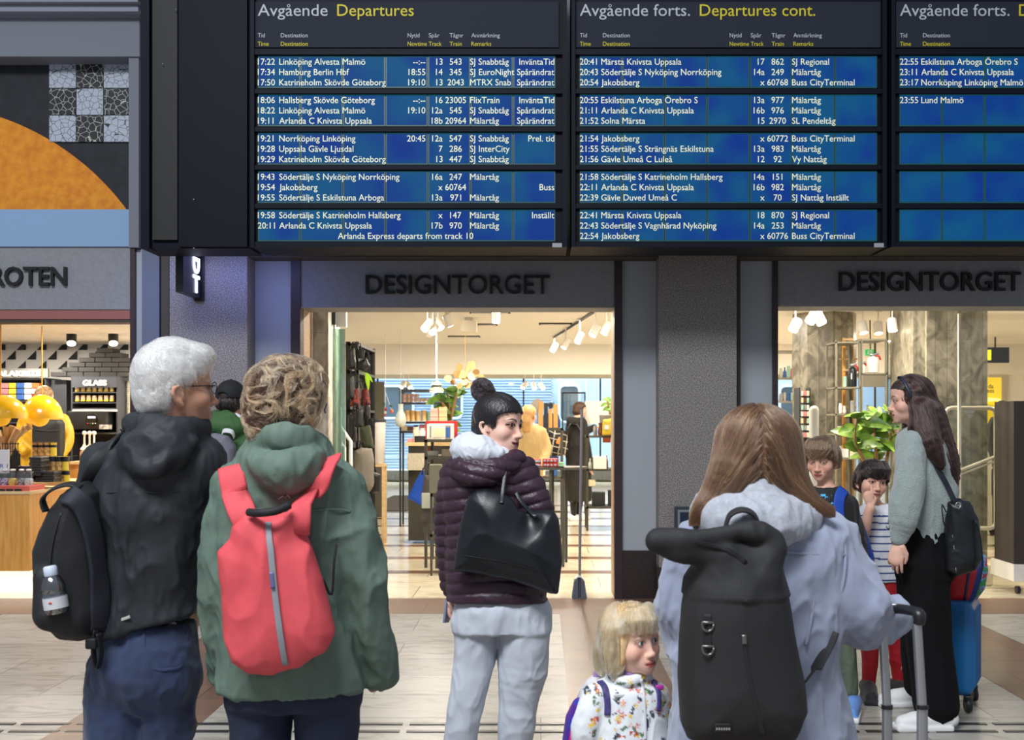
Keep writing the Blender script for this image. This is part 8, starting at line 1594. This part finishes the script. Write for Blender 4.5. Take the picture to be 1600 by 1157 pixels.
for i, (x0, x1, y, n) in enumerate(((22, 50, 754, 6), (54, 82, 754, 4), (44, 62, 744, 7))):
    for k in range(n): Y = 9.9-.05*i; MB().rbox(((PX(x0, Y)+PX(x1, Y))/2+.006*((k*3) % 2), Y+.1, PZ(y-4.2*k-2.1, Y)), (PX(x1, Y)-PX(x0, Y), .2, 3.9/F*Y), frame(6 if i == 0 else -4), .004).build('liquorice_box', mat('black_liquorice_box', (36, 34, 34), .5), None, None, ('flat black box in the left pile', 'flat black box in the low right pile', 'flat black box in the tall middle pile')[i]+' on the sweet counter', 'box', ('flat black boxes, left pile', 'flat black boxes, right pile', 'flat black boxes, middle pile')[i])
M_nut = mat('gold_nut_tin', (166, 120, 66), .35, c2=(226, 190, 120), vscale=40, detail=1)
for r_, (y, x0, n, Y) in enumerate(((753, 66, 5, 10.1), (735, 64, 5, 10.1), (712.5, 55, 4, 10.25))):
    for i in range(n):
        px = x0+9.6*i; o = goods('tin', px, y, 9, (17, 21.5, 21)[r_], Y, M_nut if i < n-1 else M_cols[5], 'nut_tin', 'gold tin with a black lid in the %s row of the tin pyramid' % ('bottom', 'middle', 'top')[r_], 'tin', 'gold tins in the %s row' % ('bottom', 'middle', 'top')[r_]); b = P(px, y, Y); mb = MB(); h = ((17, 21.5, 21)[r_])/F*Y; mb.lathe([(.0275, h*.62), (.028, h*.99), (.0, h)], b, 14); mb.build('black_lid', M_blk, o, 40)
for Y_, y_ in ((10.15, 735.3), (10.28, 712.8)): xb(xb(xb(MB(), 50, 108, y_, y_+.9, Y_-.06, Y_+.12), 50, 50.8, y_, 753, Y_+.10, Y_+.12), 107.2, 108, y_, 753, Y_+.10, Y_+.12).build('glass_shelf', GLc, None, None, 'thin glass shelf between the rows of gold tins, %s' % ('lower' if Y_ < 10.2 else 'upper'), 'shelf')
t = thing('wire_basket', 'black wire basket of paper-wrapped snacks on the sweet counter', 'basket', P(12, 740, 9.9)); mb = MB(); Y = 9.9
for y in (694, 706, 718, 730): mb.tube([P(4, y, Y), P(30, y, Y), P(28, y, Y+.3), P(2, y, Y+.3), P(4, y, Y)], .004, 5)
for x in range(4, 32, 4): mb.tube([P(x, 692, Y), P(x, 742, Y)], .004, 5)
mb.build('wires', M_bmetal, t)
M_paper = mat('brown_wrapping_paper', (206, 168, 112), .7, c2=(226, 196, 146), vscale=20)
for i, (x, y, a) in enumerate(((2, 690, -.4), (8, 684, .1), (14, 682, .35), (20, 686, .5), (27, 682, .75), (33, 676, .9), (6, 700, -.1), (18, 700, .3))):
    c = P(x, y, 9.98+.04*(i % 3)); d = np.array((math.sin(a), .1, math.cos(a))); mb = MB(); mb.tube([c-d*.10, c-d*.02, c+d*.07, c+d*.10], [.018, .026, .030, .036], 8); mb.build('paper_cone', M_paper, None, 60, 'brown paper-wrapped snack cone standing in the wire basket', 'snack', 'paper snack cones in the wire basket')
t = thing('price_sign', 'white card sign reading OR 1 on the sweet counter', 'sign', P(4, 738, 9.7)); Y = 9.68; xb(MB(), -22, 14, 703, 740, Y, Y+.01).build('card', M_wh, t); mb = MB(); text(mb, 'OR 1', Y-.001, 731.5, 725.5, x0=-9, x1=12, depth=.002); mb.build('lettering', mat('blue_red_print', (80, 90, 160), .6), t)
for i, (px, py, m_) in enumerate(((97, 746, M_wh),)): goods('jar', px, py, 12, 7, 10.45, 0, 'white_dish', 'small white dish beside the gold tins', 'dish', None)
for i, (px, Y) in enumerate(((54, 10.53), (94, 10.5))):
    t = thing('stool', 'red round-topped stool under the wooden counter, '+('behind the other' if i == 0 else 'in front'), 'stool', (PX(px, Y), Y, 0), 'red stools'); M_rs = mat('red_stool_lacquer', (196, 52, 46), .4); zt = PZ(805, Y); mb = MB(); mb.lathe([(.0, -.03), (.11, -.03), (.12, -.01), (.11, 0), (0, 0)], (PX(px, Y), Y, zt), 20); mb.build('seat', M_rs, t, 40)
    for a in range(4): dx, dy = .07*math.cos(a*PI/2+.6), .10*math.sin(a*PI/2+.6); mb = MB(); mb.tube([(PX(px, Y)+dx, Y+dy, zt-.02), (PX(px, Y)+dx*1.4, Y+dy*1.4, 0)], .013, 8); mb.build('leg', M_rs, t, 60)
# ================================================================ right window
def wshelf(label, px0, px1, Y, levels, depth=.4, top=None, m=M_bmetal, sm=None):
    t = thing('wall_shelf', label, 'shelf', (PX((px0+px1)/2, Y), Y, 0)); zt = PZ(top or levels[0]-2, Y)
    for x in (px0, px1-2): 
        for y in (Y, Y+depth-.025): MB().box(PX(x, Y), PX(x+1.8, Y), y, y+.025, 0, zt).build('post', m, t)
    for l in levels: MB().box(PX(px0, Y), PX(px1, Y), Y, Y+depth, PZ(l+2, Y), PZ(l, Y)).build('shelf', sm or m, t)
    return t
M_gs = mat('grey_shelf_board', (150, 146, 134), .5)
wshelf('tall shelf of glass jars at the left edge of the right shop window', 1208, 1252, 12.6, [548, 590, 627, 661, 681, 705, 730], .4, 548, M_bmetal, M_gs)
rsd = np.random.RandomState(21)
M_gj = mat('frosted_jar_glass', (206, 204, 190), .25, alpha=.75)
for lv, y in enumerate((590, 627, 661, 681, 705)):
    for k in range(6):
        px = 1220+6*k; kind = ('jar', 'bottle', 'box', 'jar', 'tin', 'jar')[(lv*2+k) % 6]; c_ = (M_gj, 0, 8, 11, 9, 6, 0, 7)[(lv*3+k*5) % 8]; h = (20, 15, 13, 9, 13)[lv]*(.7+.3*rsd.rand()); goods(kind, px, y, 5.4, h, 12.62, c_, {'jar': 'glass_jar', 'bottle': 'bottle', 'box': 'small_box', 'tin': 'tin'}[kind], '%s on the %s level of the shelf of glass jars' % ({'jar': 'jar', 'bottle': 'slim bottle', 'box': 'small upright box', 'tin': 'short tin'}[kind], ('top', 'second', 'third', 'fourth', 'fifth')[lv]), {'jar': 'jar', 'bottle': 'bottle', 'box': 'box', 'tin': 'tin'}[kind], '%ss on the %s jar shelf level' % (kind, ('top', 'second', 'third', 'fourth', 'fifth')[lv]))
t = thing('card_rack', 'narrow rack of small packets left of the translucent gate', 'rack', (PX(1258, 11.9), 11.9, 0)); Y = 11.9; mb = MB()
for x in (1249, 1265): mb.box(PX(x, Y), PX(x+1.3, Y), Y, Y+.25, 0, PZ(606, Y))
mb.build('frame', M_bmetal, t)
for y in (619, 630, 641, 651, 662, 673, 684, 695): xb(MB(), 1250, 1265, y, y+1, Y, Y+.22).build('ledge', M_bmetal, t)
for r_, y in enumerate((619, 630, 641, 651, 662, 673, 684)):
    for k in range(3): goods('box', 1253+4.6*k, y, 4, 8, 11.93, (0, 7, 9, 3, 8, 11)[(r_*2+k) % 6], 'packet', 'small packet in the narrow rack, %s ledge' % ('top', 'second', 'third', 'fourth', 'fifth', 'sixth', 'seventh')[r_], 'packet', 'packets on the %s ledge of the narrow rack' % ('top', 'second', 'third', 'fourth', 'fifth', 'sixth', 'seventh')[r_])
Y = 11.2; t = thing('display_shelf', 'large grey metal display shelf in the right window with fire extinguishers', 'shelf', (PX(1346, Y), Y, 0)); M_ds = mat('grey_green_shelf_metal', (122, 118, 102), .5)
for x in (1306, 1342.5, 1346, 1384): MB().box(PX(x, Y), PX(x+2.2, Y), Y, Y+.03, 0, PZ(532, Y)).build('post', M_ds, t); MB().box(PX(x, Y), PX(x+2.2, Y), Y+.37, Y+.40, 0, PZ(532, Y)).build('post', M_ds, t)
for a, b_, y in ((1306, 1345, 534), (1345, 1386, 530), (1306, 1345, 605), (1306, 1345, 647), (1306, 1345, 678), (1306, 1345, 716), (1345, 1386, 583), (1345, 1386, 648), (1345, 1386, 680), (1345, 1386, 716)): MB().box(PX(a, Y), PX(b_, Y), Y, Y+.40, PZ(y+2.5, Y), PZ(y, Y)).build('shelf', M_ds, t)
xb(MB(), 1347, 1384, 583, 605, Y+.01, Y+.03).build('fascia_board', mat('grey_board', (108, 102, 86), .6), t)
def extinguisher(px, base, w, h, Y, m, label, mark=False):
    k = Y/F; t = thing('fire_extinguisher', label, 'fire extinguisher', P(px, base, Y)); b = BASE[t.name]; r = w*k/2; H = h*k; mb = MB(); mb.lathe([(r*.96, 0), (r, .01), (r, H*.78), (r*.85, H*.88), (r*.4, H*.95), (r*.3, H)], b, 22); mb.build('cylinder', m, t, 50); mb = MB(); mb.rbox(b+(0, 0, H*1.05), (r*.9, .04, .03), None, .008); mb.tube([b+(0, -.01, H*1.06), b+(r*1.0, -.02, H*1.16)], .010, 8); mb.build('valve', M_alu, t, 60); mb = MB(); mb.tube(list(catmull(np.array([b+(r*.3, 0, H*1.05), b+(r*1.0, -.01, H*.98), b+(r*1.25, -.01, H*.75)]), 4)), .010, 8); mb.build('hose', M_cols[10], t, 180)
    if mark: mb = MB(); mb.rbox(b+(-r*.5, -r*.92, H*.5), (.012, .01, H*.30), None, .004); mb.build('white_mark', M_wh, t)
extinguisher(1332, 604.5, 13, 32, 11.3, M_blk, 'black fire extinguisher on the grey display shelf', True); extinguisher(1364, 582.5, 18, 26, 11.35, M_wplast, 'white fire extinguisher on the grey display shelf, beside the green exit sign'); extinguisher(1348, 582.5, 7, 14, 11.35, M_wplast, 'small white extinguisher between the black and the large white one')
t = thing('exit_sign', 'green emergency exit sign behind the white fire extinguisher', 'sign', P(1360, 556, 13.0)); xb(MB(), 1352, 1368, 546, 556, 13.0, 13.03).build('sign_face', mat('green_exit_face', (60, 160, 90), .5, emit=(50, 170, 90), estr=.6), t); mb = MB(); c = P(1357, 551, 12.99); mb.ball(c+(0, 0, .02), (.008, .003, .008), 6); mb.tube([c+(0, 0, .012), c+(-.006, 0, -.01), c+(-.018, 0, -.02)], .005, 6); mb.tube([c+(-.006, 0, -.01), c+(.012, 0, -.02)], .005, 6); mb.tube([c+(.02, 0, -.02), c+(.02, 0, .024), c+(.038, 0, .024), c+(.038, 0, -.02)], .004, 6); mb.build('running_figure', M_wh, t, 180); mb = MB(); mb.tube([P(1360, 546, 13.015), (PX(1360, 13), 13.015, CZ)], .008, 6); mb.build('rod', M_bmetal, t)
t = thing('easel', 'honey-coloured wooden easel behind the grey display shelf', 'easel', (PX(1326, 11.7), 11.7, 0)); Y = 11.7
for x in (1317, 1330): mb = MB(); mb.box(PX(x, Y), PX(x+4, Y), Y, Y+.03, 0, PZ(528, Y)); mb.build('leg', M_wood, t)
for y, a, b_ in ((529, 1317, 1334), (560, 1312, 1340), (577, 1317, 1334), (635, 1312, 1338)): xb(MB(), a, b_, y, y+3, Y-.02, Y).build('crossbar', M_pale, t)
for i, (px, y, w, h, c_, k, nm) in enumerate(((1320, 604.5, 6, 16, 8, 'tin', 'mint tin'), (1313, 646.5, 5, 16, 0, 'jar', 'white jar'), (1319, 646.5, 6, 12, 0, 'vase', 'white vase'), (1332, 646.5, 7, 20, 11, 'tin', 'tall grey tin'), (1316, 677.5, 13, 11, 0, 'box', 'white box'), (1327, 677.5, 4, 9, 2, 'tin', 'green tin'), (1331, 677.5, 4, 10, 4, 'tin', 'black tin'), (1337, 677.5, 5, 9, 6, 'box', 'blue box'), (1312, 715.5, 6, 18, 0, 'box', 'white upright carton'), (1320, 715.5, 10, 14, 0, 'box', 'broad white carton'), (1332, 715.5, 10, 16, 9, 'box', 'cream carton'), (1352, 679.5, 6, 12, 1, 'box', 'orange box'), (1360, 679.5, 6, 15, 0, 'jar', 'white canister'), (1368, 679.5, 7, 10, 1, 'box', 'small orange box'), (1378, 679.5, 8, 16, 1, 'box', 'tall orange carton'), (1352, 715.5, 8, 12, 9, 'box', 'cream box'), (1362, 715.5, 6, 14, 6, 'bottle', 'blue bottle'), (1374, 715.5, 9, 10, 0, 'box', 'white packet'), (1356, 647.5, 8, 14, 11, 'vase', 'grey vase'), (1374, 647.5, 9, 10, 0, 'jar', 'white pot'))):
    goods(k, px, y, w, h, 11.32, c_, nm.replace(' ', '_'), '%s on the grey display shelf in the right window' % nm, nm.split()[-1], None)
# glass wall with the mirrored lettering, seen from behind
struct('window_2', MB().box(PX(1387, 13.2), PX(1440, 13.2), 13.2, 13.212, 0, CZ), GLc); mb = MB(); xb(mb, 1386, 1388, 500, 800, 13.18, 13.22); xb(mb, 1386, 1440, 590, 593, 13.18, 13.22); struct('window_2', mb, M_olive)
t = thing('window_lettering', 'mirrored white lettering and ring emblem on the inner glass wall', 'lettering', P(1410, 590, 13.17)); M_wl = mat('white_window_letter', (250, 246, 230), .5, emit=(255, 246, 220), estr=.4); Y = 13.17
for i, ch in enumerate('ESPRESSOHOUSE'[::-1][3:11]):
    a = math.radians(160-16*i); cx, cy = 1414+22*math.cos(a), 566-29*math.sin(a); v, f = glyphs(ch, 0, .03); q = np.zeros_like(v); x = -(v[:, 0]-v[:, 0].mean())*8; z = (v[:, 1]-.35)*8; q[:, 0] = PX(cx, Y)+x*Y/F; q[:, 2] = PZ(cy, Y)+z*Y/F; q[:, 1] = Y; MB().add(q, f).build('letter', M_wl, t)
mb = MB(); mb.tube([P(1411+6.5*math.cos(x), 578-15*math.sin(x), Y) for x in np.linspace(0, PI, 16)], .012, 6); mb.build('ring', M_wl, t)
for ch, x0, x1, y, h in (('D', 1408, 1413.5, 581, 6), ('Z', 1419, 1426, 579, 12)): mb = MB(); text(mb, ch, Y, y, y-h, x0=x0, x1=x1, depth=0, mirror=(ch == 'Z'), off=.03); mb.build('letter', M_wl, t)
# security gate frame in front of the right pillar
t = thing('security_gate', 'clear security gate with a pale rounded frame in front of the marble pillar', 'security gate', (PX(1517, 10.02), 10.02, 0)); Y = 10.02
def rr(x0, x1, y0, y1, r, Y):
    out = []
    for cx, cy, a0 in ((x1-r, y0+r, 0), (x0+r, y0+r, 90), (x0+r, y1-r, 180), (x1-r, y1-r, 270)): out += [P(cx+r*math.cos(math.radians(a0+q)), cy-r*math.sin(math.radians(a0+q)), Y) for q in (0, 30, 60, 90)]
    return out
M_gf = mat('pale_beige_gate_frame', (226, 214, 190), .4); L_ = rr(1477, 1556, 638, 826, 10, Y); mb = MB(); mb.tube(L_+L_[:2], .020, 8); mb.tube([P(1484, 742, Y), P(1553, 715, Y)], .016, 8); mb.tube([P(1484, 748, Y), P(1553, 722, Y)], .010, 8); mb.build('frame', M_gf, t, 60)
L_ = rr(1472, 1561, 632, 860, 12, Y); mb = MB(); mb.add([p+(0, -.006, 0) for p in L_]+[p+(0, .006, 0) for p in L_], [tuple(range(16)), tuple(range(16, 32))[::-1]]+[(i, i+16, (i+1) % 16+16, (i+1) % 16) for i in range(16)]); mb.build('panel', GLc, t); MB().rbox((PX(1517, Y), Y, .10), (.36, .14, .20), None, .02).build('base', M_gf, t, 40); mb = MB(); mb.prism([(PX(x, Y), PZ(y, Y)) for x, y in ((1506, 641), (1523, 641), (1520, 646), (1509, 646))], Y-.02, Y-.01); mb.prism([(PX(x, Y), PZ(y, Y)) for x, y in ((1511, 648), (1519, 648), (1515, 653))], Y-.02, Y-.01); mb.build('emblem', M_wh, t)
mb = MB(); mb.box(PX(1498, 9.8), PX(1502, 9.8), 9.8, 9.83, 0, 2.48); struct('window_3', mb, mat('glass_edge_painted_glint', (226, 214, 190), .3)); struct('window_3', MB().box(PX(1502, 9.8), 4.6, 9.81, 9.82, 0, 2.48), glass('shop_front_glass', (247, 247, 244), .02, .95))  # pale bar paints the light reflected along the glass edge
# far right: yellow signs and dark stand
t = thing('yellow_sign', 'tall yellow sign with black letters right of the marble pillar', 'sign', (PX(1553, 16), 16, 0)); Y = 16; xb(MB(), 1528, 1565, 590, 700, Y, Y+.2).build('sign_body', mat('yellow_sign_face', (238, 208, 40), .5, emit=(240, 205, 40), estr=.55), t); MB().box(PX(1528, Y), PX(1565, Y), Y+.02, Y+.18, 0, PZ(700, Y)).build('stand', M_cream, t); mb = MB(); text(mb, 'da', Y-.001, 607, 600.5, x1=1552, sx=9, depth=.003); text(mb, 'ess', Y-.001, 614, 607.5, x1=1553, sx=9, depth=.003); mb.build('lettering', M_bmetal, t); mb = MB(); mb.tube([P(1545, 625, Y-.02), P(1561, 625, Y-.02), P(1561, 680, Y-.02)], .03, 6); mb.build('light_band', mat('pale_yellow_light', (255, 240, 160), .4, emit=(255, 236, 150), estr=1.0), t)
t = thing('hanging_sign', 'dark hanging sign with a yellow figure above the tall yellow sign', 'sign', P(1558, 566, 15.5)); xb(MB(), 1530, 1577, 543, 567, 15.5, 15.6).build('sign_body', M_blk, t); mb = MB(); mb.rbox(P(1546, 555, 15.49), (.05, .01, .15), None, .01); mb.build('yellow_figure', mat('yellow_lit_figure', (236, 220, 30), .5, emit=(240, 225, 40), estr=1.2), t); mb = MB(); mb.tube([P(1555, 543, 15.55), (P(1555, 543, 15.55)[0], 15.55, 2.72)], .012, 6); mb.build('rod', M_bmetal, t)
t = thing('dark_stand', 'tall dark brown display stand on a white wheeled base at the right picture edge', 'stand', (PX(1640, 9.6), 9.6, 0)); Y = 9.45; MB().box(PX(1584, Y), PX(1690, Y), Y, Y+.4, PZ(882, Y), PZ(627, Y)).build('panel', mat('dark_brown_board', (56, 48, 42), .6), t); MB().box(PX(1581, Y), PX(1694, Y), Y-.04, Y+.44, PZ(908, Y), PZ(882, Y)).build('base', M_wplast, t)
for x in (1594, 1680): mb = MB(); mb.lathe([(0, -.014), (.034, -.014), (.034, .014), (0, .014)], (PX(x, Y), Y+.05, .036), 14, 'x'); mb.build('castor', M_blk, t, 40)
struct('wall_back', MB().box(PX(1545, 21), 9, 21, 21.1, 0, 2.80), M_cream); struct('door_2', MB().box(PX(1578, 20.9), PX(1640, 20.9), 20.85, 20.9, 0, 2.1), GL)
t = thing('notice_frame', 'dark framed notice case on the granite pillar behind the brown-haired girl', 'notice frame', P(1082, 860, 8.95)); Y = 8.93; xb(MB(), 1055, 1112, 793, 862, Y, Y+.06).build('frame', mat('dark_blue_grey_frame', (44, 52, 64), .5), t); xb(MB(), 1059, 1108, 797, 858, Y-.004, Y).build('mount', mat('grey_mount', (120, 128, 136), .5), t); xb(MB(), 1062.5, 1105, 801, 854, Y-.008, Y-.004).build('screen', mat('dark_screen', (36, 46, 66), .2), t)

# a few more goods that show between the people
for i, (px, y, w, h, Y, c_, k, nm, lab) in enumerate(((700, 771, 16, 10, 10.7, 9, 'box', 'kraft_box', 'kraft box lying on the metal cart beside the tall grey-green box'), (668, 713, 8, 14, 11.5, 1, 'box', 'orange_book', 'orange book upright on the second level of the dark metal table'), (664, 691.5, 6, 16, 13.9, 5, 'bottle', 'yellow_bottle', 'yellow bottle behind the black tray on the pale counter top'), (670, 658.5, 8, 14, 15.75, 8, 'tin', 'mint_tin', 'mint tin right of the wooden canisters on the window shelf'), (650, 673.5, 7, 9, 15.75, 6, 'box', 'blue_box', 'blue box on the lower window shelf'), (660, 673.5, 9, 10, 15.75, 7, 'box', 'pink_box', 'pink box on the lower window shelf'), (845, 744, 14, 9, 14.25, 9, 'box', 'paper_box', 'pale paper box on the lower level of the leather stand'), (866, 744, 10, 14, 14.25, 6, 'box', 'blue_box', 'blue box on the lower level of the leather stand'), (922, 733, 5, 16, 15.2, 0, 'bottle', 'white_bottle', 'white bottle left of the green bottles on the right shelf'), (918, 681, 5, 14, 15.2, 4, 'box', 'black_box', 'small black box at the left end of the right shelf top'))): goods(k, px, y, w, h, Y, c_, nm, lab, nm.split('_')[-1], None)
